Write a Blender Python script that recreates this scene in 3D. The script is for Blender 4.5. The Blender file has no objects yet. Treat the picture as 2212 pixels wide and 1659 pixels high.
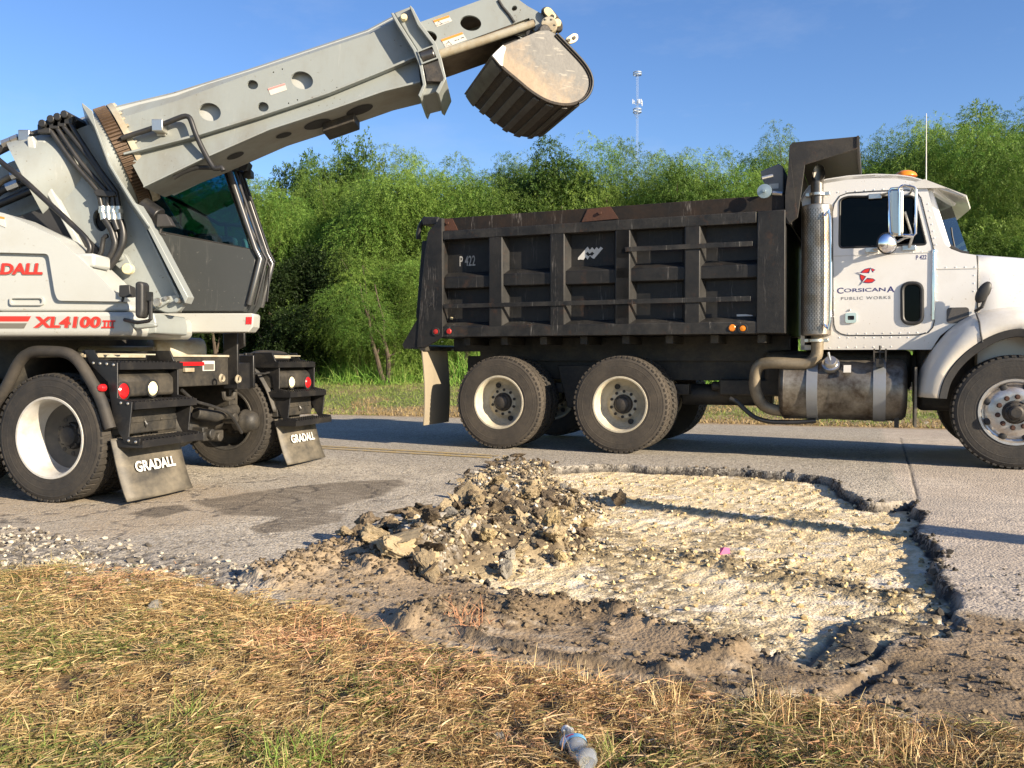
import bpy, bmesh, math, random
import numpy as np
from mathutils import Vector, Matrix, noise as mnoise
R = math.radians
random.seed(7); np.random.seed(7)
scene = bpy.context.scene
COL = scene.collection
# ------------------------------------------------------------------ camera, sky, sun, exposure
FPX, CX, CY, PITCH, CAMZ = 1912.0, 1106.0, 829.5, R(1.501), 1.0
cam_d = bpy.data.cameras.new("camera"); cam = bpy.data.objects.new("camera", cam_d); COL.objects.link(cam)
cam.location = (0, 0, CAMZ); cam.rotation_euler = (R(90) - PITCH, 0, 0)
cam_d.sensor_width = 36.0; cam_d.lens = FPX / 2212 * 36.0
cam_d.clip_start = 0.05; cam_d.clip_end = 3000
scene.camera = cam
SUN_EL, SUN_AZ = R(21), R(-39)            # azimuth as a plain xy angle
sdir = Vector((math.cos(SUN_AZ) * math.cos(SUN_EL), math.sin(SUN_AZ) * math.cos(SUN_EL), math.sin(SUN_EL)))
world = bpy.data.worlds.new("World"); scene.world = world; world.use_nodes = True
wn = world.node_tree; bgn = wn.nodes["Background"]
sky = wn.nodes.new("ShaderNodeTexSky"); sky.sky_type = 'NISHITA'; sky.sun_disc = False
sky.sun_elevation = SUN_EL; sky.sun_rotation = math.atan2(sdir.x, sdir.y)
sky.air_density = 1.0; sky.dust_density = 0.4; sky.ozone_density = 3.0; sky.altitude = 100
hs = wn.nodes.new("ShaderNodeHueSaturation"); hs.inputs['Saturation'].default_value = 1.16; hs.inputs['Hue'].default_value = .511
wn.links.new(sky.outputs[0], hs.inputs['Color']); tcw = wn.nodes.new("ShaderNodeTexCoord"); mpw = wn.nodes.new("ShaderNodeMapping"); mpw.inputs['Scale'].default_value = (1.6, 1.6, 4.5); wn.links.new(tcw.outputs['Generated'], mpw.inputs['Vector'])
nzw = wn.nodes.new("ShaderNodeTexNoise"); nzw.inputs['Scale'].default_value = 2.6; nzw.inputs['Detail'].default_value = 7; nzw.inputs['Roughness'].default_value = .62; wn.links.new(mpw.outputs[0], nzw.inputs['Vector'])
mrw = wn.nodes.new("ShaderNodeMapRange"); mrw.inputs[1].default_value = .50; mrw.inputs[2].default_value = .80; mrw.inputs[4].default_value = .20; wn.links.new(nzw.outputs['Fac'], mrw.inputs[0])     # thin high cloud
mxw = wn.nodes.new("ShaderNodeMix"); mxw.data_type = 'RGBA'; mxw.inputs[7].default_value = (3.6, 3.9, 4.6, 1); wn.links.new(mrw.outputs[0], mxw.inputs[0]); wn.links.new(hs.outputs[0], mxw.inputs[6]); wn.links.new(mxw.outputs[2], bgn.inputs['Color'])
bgn.inputs['Strength'].default_value = 0.082
sun_d = bpy.data.lights.new("sun", 'SUN'); sun_d.energy = 4.8; sun_d.angle = R(0.5); sun_d.color = (1.0, 0.85, 0.65)
sun = bpy.data.objects.new("sun", sun_d); COL.objects.link(sun)
sun.rotation_euler = sdir.to_track_quat('Z', 'Y').to_euler(); sun.location = (6, -6, 8)
scene.view_settings.view_transform = 'Standard'; scene.view_settings.look = 'None'
scene.view_settings.exposure = 1.28; scene.view_settings.gamma = 1.0
# ------------------------------------------------------------------ measuring the photograph
ZM = {'v': (0, 0, 1), '1': (0, 203.3, .27574), '2': (0, 609.9, .33701), '3': (169.4, 0, .36765), '4': (813.2, 0, .2451),
      '5': (867.5, 406.6, .2451), '6': (1287.6, 271.1, .30631), '7': (1694.3, 271.1, .24515), '8': (1558.7, 609.9, .29535),
      'a': (677.7, 948.8, .3983), 'b': (1355.4, 948.8, .42808), 'c': (813.2, 1287.6, .33701), 'd': (542.2, 271.1, .3882),
      'e': (867.5, 711.6, .34314), 'f': (1829.8, 576, .28588), 'g': (1321.5, 135.5, .13066)}
def VV(k, x, y):
    a, b, s = ZM[k]; return (a + x * s, b + y * s)
def ray(u, v):
    a, b = (u - CX) / FPX, (CY - v) / FPX
    return Vector((a, b * math.sin(PITCH) + math.cos(PITCH), b * math.cos(PITCH) - math.sin(PITCH)))
CAMP = Vector((0, 0, CAMZ))
def road_z(x, y):
    w = 0.342 * x + 0.940 * y
    return np.interp(w, [-400, 4.9, 7.4, 8.9, 9.3, 12, 15.8, 20, 25, 60, 500],
                     [-.06, -.06, -.055, 0, 0, -.04, -.08, .45, 1.05, 1.2, 1.2])
def ground_pt(u, v):
    z = 0.0; d = ray(u, v)
    for _ in range(12):
        t = (z - CAMZ) / d.z; p = CAMP + d * t; z = 0.5 * z + 0.5 * float(road_z(p.x, p.y))
    return (p.x, p.y)
class Frame:
    def __init__(s, ox, oy, oz, yaw):
        s.o = Vector((ox, oy, oz)); s.yaw = yaw
        s.M = Matrix.Translation(s.o) @ Matrix.Rotation(yaw, 4, 'Z'); s.I = s.M.inverted()
    def side(s, k, x, y, yl=0.0):             # a photo point on the plane local y = yl -> local (x, z)
        c = s.I @ CAMP; d = s.I.to_3x3() @ ray(*VV(k, x, y)); t = (yl - c.y) / d.y
        p = c + d * t; return (p.x, p.z)
    def rear(s, k, x, y, xl=0.0):             # ... on the plane local x = xl -> local (y, z)
        c = s.I @ CAMP; d = s.I.to_3x3() @ ray(*VV(k, x, y)); t = (xl - c.x) / d.x
        p = c + d * t; return (p.y, p.z)
    def poly(s, k, pts, yl=0.0): return [s.side(k, x, y, yl) for x, y in pts]
    def rpoly(s, k, pts, xl=0.0): return [s.rear(k, x, y, xl) for x, y in pts]
    def p3(s, k, pts, yl=0.0):
        out = []
        for q in pts:
            yy = q[2] if len(q) > 2 else yl
            a = s.side(k, q[0], q[1], yy); out.append((a[0], yy, a[1]))
        return out
# ------------------------------------------------------------------ mesh builder
class MB:
    def __init__(s): s.v = []; s.f = []; s.uv = None
    def add(s, vs, fs):
        b = len(s.v); s.v += [tuple(q) for q in vs]; s.f += [tuple(i + b for i in f) for f in fs]; return s
    def box(s, x0, x1, y0, y1, z0, z1):
        return s.add([(x0,y0,z0),(x1,y0,z0),(x1,y1,z0),(x0,y1,z0),(x0,y0,z1),(x1,y0,z1),(x1,y1,z1),(x0,y1,z1)],
                     [(0,3,2,1),(4,5,6,7),(0,1,5,4),(1,2,6,5),(2,3,7,6),(3,0,4,7)])
    def prism(s, poly, y0, y1, ax='y', poly2=None):
        n = len(poly); q2 = poly2 or poly
        def mk(p, t):
            return {'y': (p[0], t, p[1]), 'x': (t, p[0], p[1]), 'z': (p[0], p[1], t)}[ax]
        vs = [mk(p, y0) for p in poly] + [mk(p, y1) for p in q2]
        return s.add(vs, [tuple(range(n))[::-1], tuple(range(n, 2 * n))] + [(i, (i + 1) % n, n + (i + 1) % n, n + i) for i in range(n)])
    def frust(s, p0, p1, r0, r1=None, seg=20, cap=True):
        r1 = r0 if r1 is None else r1
        a, b = Vector(p0), Vector(p1); d = (b - a).normalized()
        u = d.orthogonal().normalized(); w = d.cross(u); vs = []
        for c, r in ((a, r0), (b, r1)):
            vs += [c + (u * math.cos(6.28318531 * i / seg) + w * math.sin(6.28318531 * i / seg)) * r for i in range(seg)]
        fs = [(i, (i + 1) % seg, seg + (i + 1) % seg, seg + i) for i in range(seg)]
        if cap: fs += [tuple(range(seg))[::-1], tuple(range(seg, 2 * seg))]
        return s.add(vs, fs)
    def tube(s, pts, r, seg=10, smooth=0, closed=False):
        P = [Vector(p) for p in pts]
        if smooth:
            Q = []
            n = len(P)
            for i in range(n - 1):
                p0, p1, p2, p3 = P[max(i-1,0)], P[i], P[i+1], P[min(i+2,n-1)]
                for j in range(smooth):
                    t = j / smooth
                    Q.append(0.5*((2*p1)+(p2-p0)*t+(2*p0-5*p1+4*p2-p3)*t*t+(3*p1-p0-3*p2+p3)*t**3))
            Q.append(P[-1]); P = Q
        n = len(P); vs = []; u = None
        for i in range(n):
            d = (P[min(i+1,n-1)] - P[max(i-1,0)])
            if closed: d = P[(i+1) % n] - P[i-1]
            d.normalize()
            if u is None: u = d.orthogonal().normalized()
            else:
                u = u - d * u.dot(d); u.normalize()
            w = d.cross(u); rr = r[min(i, len(r)-1)] if isinstance(r, (list, tuple)) else r
            vs += [P[i] + (u*math.cos(6.28318531*k/seg) + w*math.sin(6.28318531*k/seg))*rr for k in range(seg)]
        fs = []
        for i in range(n - (0 if closed else 1)):
            j = (i + 1) % n
            fs += [(i*seg+k, i*seg+(k+1)%seg, j*seg+(k+1)%seg, j*seg+k) for k in range(seg)]
        if not closed: fs += [tuple(range(seg))[::-1], tuple(range((n-1)*seg, n*seg))]
        return s.add(vs, fs)
    def lathe(s, prof, c=(0,0,0), ax='y', seg=48, closed=False, a0=0, a1=360):   # prof: (radius, position along the axis)
        n = len(prof); full = abs(a1 - a0) >= 360; m = seg if full else seg + 1; vs = []
        for i in range(m):
            a = R(a0 + (a1 - a0) * i / seg); ca, sa = math.cos(a), math.sin(a)
            for r, t in prof:
                q = {'y': (r*ca, t, r*sa), 'x': (t, r*ca, r*sa), 'z': (r*ca, r*sa, t)}[ax]
                vs.append((q[0]+c[0], q[1]+c[1], q[2]+c[2]))
        fs = []; kk = n if closed else n - 1
        for i in range(seg):
            j = (i + 1) % m
            for k in range(kk):
                l = (k + 1) % n
                fs.append((i*n+k, i*n+l, j*n+l, j*n+k))
        return s.add(vs, fs)
    def ball(s, c, rx, ry=None, rz=None, seg=16, rings=10, cut=None):
        ry = ry or rx; rz = rz or rx
        vs = []; lo = -90 if cut is None else cut
        for j in range(rings + 1):
            t = R(lo + (90 - lo) * j / rings)
            vs += [(c[0]+rx*math.cos(t)*math.cos(6.28318531*i/seg), c[1]+ry*math.cos(t)*math.sin(6.28318531*i/seg), c[2]+rz*math.sin(t)) for i in range(seg)]
        fs = [(j*seg+i, j*seg+(i+1)%seg, (j+1)*seg+(i+1)%seg, (j+1)*seg+i) for j in range(rings) for i in range(seg)]
        return s.add(vs, fs)
    def plate(s, outer, holes, y0, y1, ax='y'):  # flat plate with real holes, through a filled 2D curve
        cu = bpy.data.curves.new("tmp", 'CURVE'); cu.dimensions = '2D'; cu.fill_mode = 'BOTH'; cu.extrude = abs(y1 - y0) / 2
        for lp in [outer] + list(holes):
            sp = cu.splines.new('POLY'); sp.points.add(len(lp) - 1); sp.use_cyclic_u = True
            for p, q in zip(sp.points, lp): p.co = (q[0], q[1], 0, 1)
        o = bpy.data.objects.new("tmp", cu); COL.objects.link(o)
        dg = bpy.context.evaluated_depsgraph_get(); me = bpy.data.meshes.new_from_object(o.evaluated_get(dg))
        ym = (y0 + y1) / 2
        mk = {'y': lambda v: (v.co.x, ym - v.co.z, v.co.y), 'x': lambda v: (ym + v.co.z, v.co.x, v.co.y), 'z': lambda v: (v.co.x, v.co.y, ym + v.co.z)}[ax]
        s.add([mk(v) for v in me.vertices], [tuple(p.vertices) for p in me.polygons])
        bpy.data.meshes.remove(me); bpy.data.objects.remove(o); bpy.data.curves.remove(cu); return s
    def xf(s, M, start=0):
        s.v[start:] = [tuple(M @ Vector(q)) for q in s.v[start:]]; return s
    def build(s, name, mat, parent=None, loc=None, bevel=0, seg=2, angle=32, label=None, weld=False):
        me = bpy.data.meshes.new(name); me.from_pydata(s.v, [], s.f)
        bm = bmesh.new(); bm.from_mesh(me)
        if weld: bmesh.ops.remove_doubles(bm, verts=bm.verts, dist=1e-5)
        bmesh.ops.recalc_face_normals(bm, faces=bm.faces); bm.to_mesh(me); bm.free()
        if isinstance(mat, (list, tuple)):
            for m in mat: me.materials.append(m)
        elif mat: me.materials.append(mat)
        me.polygons.foreach_set('use_smooth', [True] * len(me.polygons)); me.set_sharp_from_angle(angle=R(angle))
        o = bpy.data.objects.new(name, me); COL.objects.link(o)
        if parent: o.parent = parent
        if loc: o.location = loc
        if bevel:
            b = o.modifiers.new('bevel', 'BEVEL'); b.width = bevel; b.segments = seg; b.limit_method = 'ANGLE'; b.angle_limit = R(40)
        if label: o['label'] = label
        return o
def circ(cx, cz, r, n=28, rz=None, rot=0):
    rz = rz or r; out = []
    for i in range(n):
        a = 6.28318531 * i / n; x, z = r * math.cos(a), rz * math.sin(a)
        out.append((cx + x*math.cos(rot) - z*math.sin(rot), cz + x*math.sin(rot) + z*math.cos(rot)))
    return out
def rrect(x0, x1, z0, z1, r, n=5):
    out = []
    for cx, cz, a in ((x1-r, z1-r, 0), (x0+r, z1-r, 90), (x0+r, z0+r, 180), (x1-r, z0+r, 270)):
        out += [(cx + r*math.cos(R(a+90*i/n)), cz + r*math.sin(R(a+90*i/n))) for i in range(n+1)]
    return out
def round_poly(poly, r, n=4):
    out = []; m = len(poly)
    for i in range(m):
        p, a, b = Vector(poly[i]).to_2d(), Vector(poly[i-1]).to_2d(), Vector(poly[(i+1) % m]).to_2d()
        rr = r[i] if isinstance(r, (list, tuple)) else r
        l = min(rr, (a-p).length*.45, (b-p).length*.45)
        p0, p1 = p + (a-p).normalized()*l, p + (b-p).normalized()*l
        for j in range(n+1):
            t = j/n; q = p0*(1-t)**2 + p*2*t*(1-t) + p1*t*t; out.append((q.x, q.y))
    return out
def empty(name, M, label=None, cat=None, group=None, parent=None):
    o = bpy.data.objects.new(name, None); COL.objects.link(o); o.empty_display_size = .2
    if parent: o.parent = parent
    o.matrix_local = M
    tag(o, label, cat, group); return o
def tag(o, label=None, cat=None, group=None, kind=None):
    if label: o['label'] = label
    if cat: o['category'] = cat
    if group: o['group'] = group
    if kind: o['kind'] = kind
    return o
def text(s, box, y, mat, parent, name, bold=0.0, shear=0.0, thick=.0015, M=None, spacing=1.0, label=None):
    """flat raised lettering filling box=(x0,x1,z0,z1) on the plane local y, reading along +x"""
    cu = bpy.data.curves.new("tmp", 'FONT'); cu.body = s; cu.size = 1; cu.offset = bold; cu.shear = shear; cu.fill_mode = 'BOTH'; cu.extrude = .5
    cu.space_character = spacing; cu.resolution_u = 4
    o = bpy.data.objects.new("tmp", cu); COL.objects.link(o)
    dg = bpy.context.evaluated_depsgraph_get(); me = bpy.data.meshes.new_from_object(o.evaluated_get(dg))
    vs = [v.co.copy() for v in me.vertices]
    x0, x1 = min(v.x for v in vs), max(v.x for v in vs); y0, y1 = min(v.y for v in vs), max(v.y for v in vs)
    b = MB(); sx = (box[1]-box[0])/(x1-x0); sz = (box[3]-box[2])/(y1-y0)
    b.add([(box[0]+(v.x-x0)*sx, y - thick*(v.z+.5), box[2]+(v.y-y0)*sz) for v in vs], [tuple(p.vertices) for p in me.polygons])
    bpy.data.meshes.remove(me); bpy.data.objects.remove(o); bpy.data.curves.remove(cu)
    if M: b.xf(M)
    return b.build(name, mat, parent, label=label) if name else b
# ------------------------------------------------------------------ procedural materials
def nd(nt, t, **kw):
    n = nt.nodes.new(t)
    for k, v in kw.items():
        if k in n.inputs.keys(): n.inputs[k].default_value = v
        else: setattr(n, k, v)
    return n
def mix(nt, fac, a, b, blend='MIX'):
    n = nt.nodes.new('ShaderNodeMix'); n.data_type = 'RGBA'; n.blend_type = blend; n.clamp_factor = True
    for sock, val in ((n.inputs[0], fac), (n.inputs[6], a), (n.inputs[7], b)):
        if hasattr(val, 'is_output') or isinstance(val, bpy.types.NodeSocket): nt.links.new(val, sock)
        elif isinstance(val, (int, float)): sock.default_value = val
        else: sock.default_value = (*val, 1)
    return n.outputs[2]
def mth(nt, op, a, b=None, c=None, clamp=False):
    n = nt.nodes.new('ShaderNodeMath'); n.operation = op; n.use_clamp = clamp
    for i, val in enumerate((a, b, c)):
        if val is None: continue
        if isinstance(val, bpy.types.NodeSocket): nt.links.new(val, n.inputs[i])
        else: n.inputs[i].default_value = val
    return n.outputs[0]
def ramp(nt, x, lo, hi):
    n = nt.nodes.new('ShaderNodeMapRange'); n.inputs[1].default_value = lo; n.inputs[2].default_value = hi; nt.links.new(x, n.inputs[0]); return n.outputs[0]
def noise(nt, co, scale, detail=5, rough=.6, stretch=None):
    if stretch:
        mp = nt.nodes.new('ShaderNodeMapping'); mp.inputs['Scale'].default_value = stretch; nt.links.new(co, mp.inputs['Vector']); co = mp.outputs[0]
    n = nd(nt, 'ShaderNodeTexNoise', Scale=scale, Detail=detail, Roughness=rough); nt.links.new(co, n.inputs['Vector']); return n.outputs['Fac']
def base_mat(name):
    m = bpy.data.materials.new(name); m.use_nodes = True; nt = m.node_tree
    return m, nt, nt.nodes['Principled BSDF'], nd(nt, 'ShaderNodeTexCoord').outputs['Object']
def mat(name, col, rough=.5, metal=0, dirt=None, damt=.5, dscale=3, lo=.45, hi=.7, var=.12, bump=0, bscale=60, spec=.5, stretch=None,
        scratch=None, coat=0, rust=None, chips=None, low=None):
    m, nt, bs, co = base_mat(name)
    n1 = noise(nt, co, dscale, 7, .65, stretch); n2 = noise(nt, co, dscale*9, 5, .6)
    c = mix(nt, n2, tuple(x*(1-var) for x in col), tuple(min(1, x*(1+var)) for x in col))
    if dirt:
        f = mth(nt, 'MULTIPLY', ramp(nt, mth(nt, 'ADD', mth(nt, 'MULTIPLY', n1, .8), mth(nt, 'MULTIPLY', n2, .2)), lo, hi), damt, clamp=True)
        c = mix(nt, f, c, dirt)
    if rust:
        n4 = noise(nt, co, 5.5, 8, .75); c = mix(nt, mth(nt, 'MULTIPLY', ramp(nt, n4, .56, .68), .8, clamp=True), c, rust)
    if scratch:
        n3 = noise(nt, co, 7, 3, .5, (1, 1, .12)); n5 = noise(nt, co, 55, 3, .7, (1, 1, .10))
        f = mth(nt, 'MULTIPLY', ramp(nt, n3, .52, .7), ramp(nt, n5, .55, .72), clamp=True); c = mix(nt, f, c, scratch)
    if chips:
        n6 = noise(nt, co, 38, 3, .6); n7 = noise(nt, co, 2.7, 3, .6); c = mix(nt, mth(nt, 'MULTIPLY', ramp(nt, n6, .66, .70), ramp(nt, n7, .46, .60), clamp=True), c, chips)
    if low:                                    # road dirt caked on towards the sills
        sx = nd(nt, 'ShaderNodeSeparateXYZ'); nt.links.new(co, sx.inputs[0]); f = mth(nt, 'MULTIPLY', ramp(nt, mth(nt, 'ADD', sx.outputs[2], mth(nt, 'MULTIPLY', mth(nt, 'SUBTRACT', n1, .5), .9)), low[1], low[0]), low[3], clamp=True); c = mix(nt, f, c, low[2])
    nt.links.new(c, bs.inputs['Base Color'])
    r = mth(nt, 'ADD', mth(nt, 'MULTIPLY', n1, .25), rough - .12, clamp=True); nt.links.new(r, bs.inputs['Roughness'])
    bs.inputs['Metallic'].default_value = metal; bs.inputs['Specular IOR Level'].default_value = spec
    if coat: bs.inputs['Coat Weight'].default_value = coat; bs.inputs['Coat Roughness'].default_value = .15
    if bump:
        bn = noise(nt, co, bscale, 4, .6); b = nd(nt, 'ShaderNodeBump', Strength=bump, Distance=.01); nt.links.new(bn, b.inputs['Height']); nt.links.new(b.outputs[0], bs.inputs['Normal'])
    return m
def glass(name, tint, alpha, rough=.02):
    m = bpy.data.materials.new(name); m.use_nodes = True; nt = m.node_tree; nt.nodes.clear()
    out = nd(nt, 'ShaderNodeOutputMaterial'); tr = nd(nt, 'ShaderNodeBsdfTransparent'); tr.inputs[0].default_value = (*tint, 1)
    gl = nd(nt, 'ShaderNodeBsdfGlossy', Roughness=rough); gl.inputs[0].default_value = (.9, .95, 1, 1)
    fr = nd(nt, 'ShaderNodeFresnel', IOR=1.42); f2 = mth(nt, 'ADD', fr.outputs[0], alpha, clamp=True)
    mx = nd(nt, 'ShaderNodeMixShader'); nt.links.new(f2, mx.inputs[0]); nt.links.new(tr.outputs[0], mx.inputs[1]); nt.links.new(gl.outputs[0], mx.inputs[2])
    nt.links.new(mx.outputs[0], out.inputs[0]); return m
M_ = {}
def defmats():
    A = M_
    A['gray'] = mat('machine_gray_paint', (.238, .260, .252), .45, dirt=(.165, .15, .115), damt=.5, lo=.46, hi=.68, var=.05, stretch=(1, 1, .35), scratch=(.31, .32, .30), chips=(.10, .075, .05), coat=.15)
    A['grayl'] = mat('machine_light_paint', chips=(.24, .21, .16), low=(1.0, 1.7, (.27, .235, .17), .35), col=(.385, .40, .385), rough=.42, dirt=(.30, .275, .21), damt=.4, lo=.52, hi=.8, var=.025, coat=.2)
    A['grayd'] = mat('dusty_light_paint', (.36, .34, .27), .55, dirt=(.25, .19, .11), damt=.8, lo=.42, hi=.6, dscale=5, var=.08)
    A['cabgray'] = mat('charcoal_panel_paint', chips=(.15, .15, .14), scratch=(.13, .13, .125), col=(.040, .044, .045), rough=.5, dirt=(.085, .085, .078), damt=.3, lo=.55, hi=.8, var=.05)
    A['black'] = mat('black_steel_paint', (.011, .011, .012), .38, dirt=(.06, .052, .04), damt=.45, lo=.5, hi=.72, dscale=6, var=.15, bump=.05)
    A['blackd'] = mat('dusty_black_steel', (.016, .0155, .0145), .6, dirt=(.085, .072, .052), damt=.7, lo=.42, hi=.68, dscale=4, var=.2, bump=.15)
    A['hose'] = mat('black_hose_rubber', (.018, .018, .018), .42, dirt=(.1, .09, .08), damt=.3, var=.1)
    A['tyre'] = mat('tyre_rubber', (.018, .017, .016), .72, dirt=(.075, .062, .046), damt=.75, lo=.38, hi=.7, dscale=2.2, var=.12, bump=.2, bscale=45)
    A['tyre2'] = mat('dusty_tyre_rubber', (.024, .021, .018), .8, dirt=(.095, .077, .056), damt=.85, lo=.33, hi=.66, dscale=2.0, var=.12, bump=.2, bscale=45)
    A['rimwhite'] = mat('white_wheel_paint', (.46, .45, .42), .4, dirt=(.27, .22, .15), damt=.7, lo=.45, hi=.72, dscale=7, var=.05)
    A['rimcream'] = mat('cream_wheel_paint', (.50, .45, .34), .45, dirt=(.16, .14, .11), damt=.75, lo=.45, hi=.7, dscale=6, var=.06)
    A['alu'] = mat('worn_wheel_aluminium', (.55, .53, .50), .35, .75, dirt=(.30, .21, .12), damt=.75, lo=.45, hi=.68, dscale=9, var=.1)
    A['chrome'] = mat('chrome', (.82, .82, .83), .12, 1.0, dirt=(.45, .42, .36), damt=.3, var=.04)
    A['steel'] = mat('bare_steel', (.55, .55, .53), .32, .9, dirt=(.25, .2, .15), damt=.5, var=.1)
    A['hub'] = mat('greasy_hub_iron', (.03, .028, .026), .6, .2, dirt=(.10, .08, .06), damt=.7, dscale=12, bump=.3, bscale=40)
    A['bed'] = mat('worn_black_bed_paint', (.0085, .0087, .009), .55, spec=.4, dirt=(.030, .028, .0255), damt=.8, lo=.4, hi=.72, dscale=3.2, var=.22, bump=.12, bscale=25, scratch=(.14, .13, .12), rust=(.040, .022, .014))
    A['bedrail'] = mat('scuffed_bed_rail', (.012, .012, .012), .5, spec=.4, dirt=(.050, .046, .040), damt=.8, lo=.42, hi=.7, dscale=4, var=.22, bump=.12, bscale=25, scratch=(.25, .24, .22), rust=(.055, .03, .017))
    A['bedtop'] = mat('rusty_side_board', (.014, .012, .0105), .65, spec=.3, dirt=(.034, .021, .014), damt=.85, lo=.42, hi=.66, dscale=3.5, var=.25, bump=.2, bscale=20, scratch=(.22, .2, .18))
    A['rust'] = mat('brown_rust', (.075, .03, .016), .7, dirt=(.035, .02, .016), damt=.8, dscale=8, var=.25, bump=.2)
    A['canopy'] = mat('weathered_canopy_steel', (.018, .0165, .015), .62, dirt=(.055, .047, .036), damt=.85, lo=.42, hi=.65, dscale=2.6, var=.22, bump=.15, rust=(.075, .038, .022))
    A['white'] = mat('white_cab_paint', low=(.95, 1.75, (.42, .35, .25), .42), chips=(.45, .40, .32), col=(.70, .69, .665), rough=.3, dirt=(.44, .38, .29), damt=.35, lo=.52, hi=.8, dscale=1.6, var=.015, coat=.4)
    A['whited'] = mat('dusty_white_paint', low=(.55, 1.25, (.36, .29, .20), .55), col=(.62, .60, .55), rough=.36, dirt=(.36, .29, .20), damt=.6, lo=.45, hi=.75, dscale=2.2, var=.03, coat=.3)
    A['rubber'] = mat('black_trim_rubber', (.02, .02, .02), .5, dirt=(.08, .07, .06), damt=.3)
    A['flap'] = mat('rubber_mud_flap', (.03, .029, .027), .6, dirt=(.21, .18, .13), damt=.9, lo=.36, hi=.66, dscale=1.7, var=.08, stretch=(1, 1, 2.4))
    A['flapc'] = mat('dusty_tan_mud_flap', (.26, .22, .155), .8, dirt=(.15, .125, .09), damt=.6, dscale=2, var=.06, stretch=(1, 1, .4))
    A['tank'] = mat('stained_tank_aluminium', (.27, .25, .21), .42, .6, dirt=(.06, .042, .027), damt=.95, lo=.38, hi=.6, dscale=3.2, var=.12, bump=.06, bscale=4)
    A['strap'] = mat('tank_strap_steel', (.26, .275, .29), .42, .4, dirt=(.2, .18, .15), damt=.5)
    A['pipe'] = mat('dusty_exhaust_pipe', (.27, .225, .155), .55, .3, dirt=(.10, .075, .046), damt=.8, lo=.4, hi=.65, dscale=5, var=.1)
    A['stack'] = mat('dark_exhaust_stack', (.10, .095, .09), .38, .8, dirt=(.35, .3, .22), damt=.4, dscale=6)
    A['red'] = mat('red_lens', (.55, .012, .015), .2, spec=.7, var=.05)
    A['redm'] = mat('red_marker_lens', (.42, .02, .02), .3, dirt=(.2, .08, .06), damt=.4)
    A['amber'] = mat('amber_lens', (.72, .22, .015), .28, dirt=(.5, .2, .06), damt=.4)
    A['lens'] = mat('cream_lens', (.75, .68, .45), .25, var=.04)
    A['redpaint'] = mat('red_lettering', (.62, .03, .02), .4, var=.03)
    A['grpaint'] = mat('dark_stripe', (.13, .12, .10), .5, var=.04)
    A['whpaint'] = mat('white_lettering', (.6, .59, .56), .6, dirt=(.45, .4, .32), damt=.5, lo=.5, hi=.7, dscale=14)
    A['grlet2'] = mat('worn_gray_lettering', (.36, .355, .34), .6, dirt=(.12,.11,.1), damt=.6, lo=.5, hi=.7, dscale=14)
    A['cabgray2'] = mat('shaded_boom_paint', (.25, .255, .23), .5, dirt=(.16, .13, .09), damt=.6, lo=.45, hi=.7)
    A['steeld'] = mat('dark_polished_pillar', (.10, .10, .10), .22, .6, var=.05)
    A['darkrim'] = mat('dull_black_rim', (.04, .038, .035), .6, dirt=(.14,.12,.09), damt=.7)  # dark rims; the shade deep in the wheel dish is in this colour
    A['navy'] = mat('navy_lettering', (.035, .03, .14), .4, var=.03)
    A['grlet'] = mat('gray_lettering', (.17, .17, .17), .5)
    A['stk'] = mat('white_sticker', (.52, .50, .46), .45, dirt=(.45, .4, .3), damt=.4, dscale=18)
    A['orange'] = mat('orange_sticker', (.72, .22, .03), .45)
    A['pink'] = mat('faded_red_sticker', (.6, .22, .2), .5)
    A['gear'] = mat('greasy_gear_steel', (.10, .065, .04), .55, .35, dirt=(.03, .02, .015), damt=.8, dscale=10, var=.2, bump=.2)
    A['mudsteel'] = mat('muddy_slide_steel', (.12, .088, .058), .7, dirt=(.055, .037, .025), damt=.8, lo=.4, hi=.62, dscale=5, var=.2, bump=.3, bscale=40)
    A['bucket'] = mat('polished_bucket_steel', (.075, .072, .068), .5, .1, dirt=(.27, .19, .115), damt=.9, lo=.46, hi=.62, dscale=1.7, var=.15, bump=.15, bscale=14, scratch=(.27, .22, .16))
    A['shell'] = mat('muddy_bucket_shell', (.022, .018, .015), .8, dirt=(.07, .055, .04), damt=.8, lo=.45, hi=.7, dscale=9, var=.3, bump=.6, bscale=45)
    A['bar'] = mat('worn_wear_bar', (.085, .082, .076), .45, .4, dirt=(.05, .04, .03), damt=.8, lo=.45, hi=.68, dscale=6, var=.15, bump=.15)
    A['edge'] = mat('bright_cutting_edge', (.5, .48, .45), .4, .4, dirt=(.4, .33, .25), damt=.5, dscale=6)
    A['yellow'] = mat('pale_yellow_pin_paint', (.72, .62, .38), .5, dirt=(.3, .22, .12), damt=.6, dscale=10)
    A['zinc'] = mat('zinc_plated_steel', (.62, .60, .54), .3, .9, var=.05)
    A['blueglass'] = glass('blue_tinted_glass', (.34, .56, .62), .01)
    A['darkglass'] = glass('dark_cab_glass', (.13, .14, .14), -.02)
    A['wsglass'] = glass('windscreen_glass', (.30, .38, .34), -.14)
    A['dark'] = mat('dark_cab_interior', (.02, .02, .021), .7)
    A['disc'] = mat('galvanised_disc', (.34, .42, .44), .4, .6, var=.05)
    A['tarpbox'] = mat('gray_tarp_housing', (.17, .165, .155), .5, dirt=(.3, .27, .22), damt=.3)
defmats()
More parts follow.
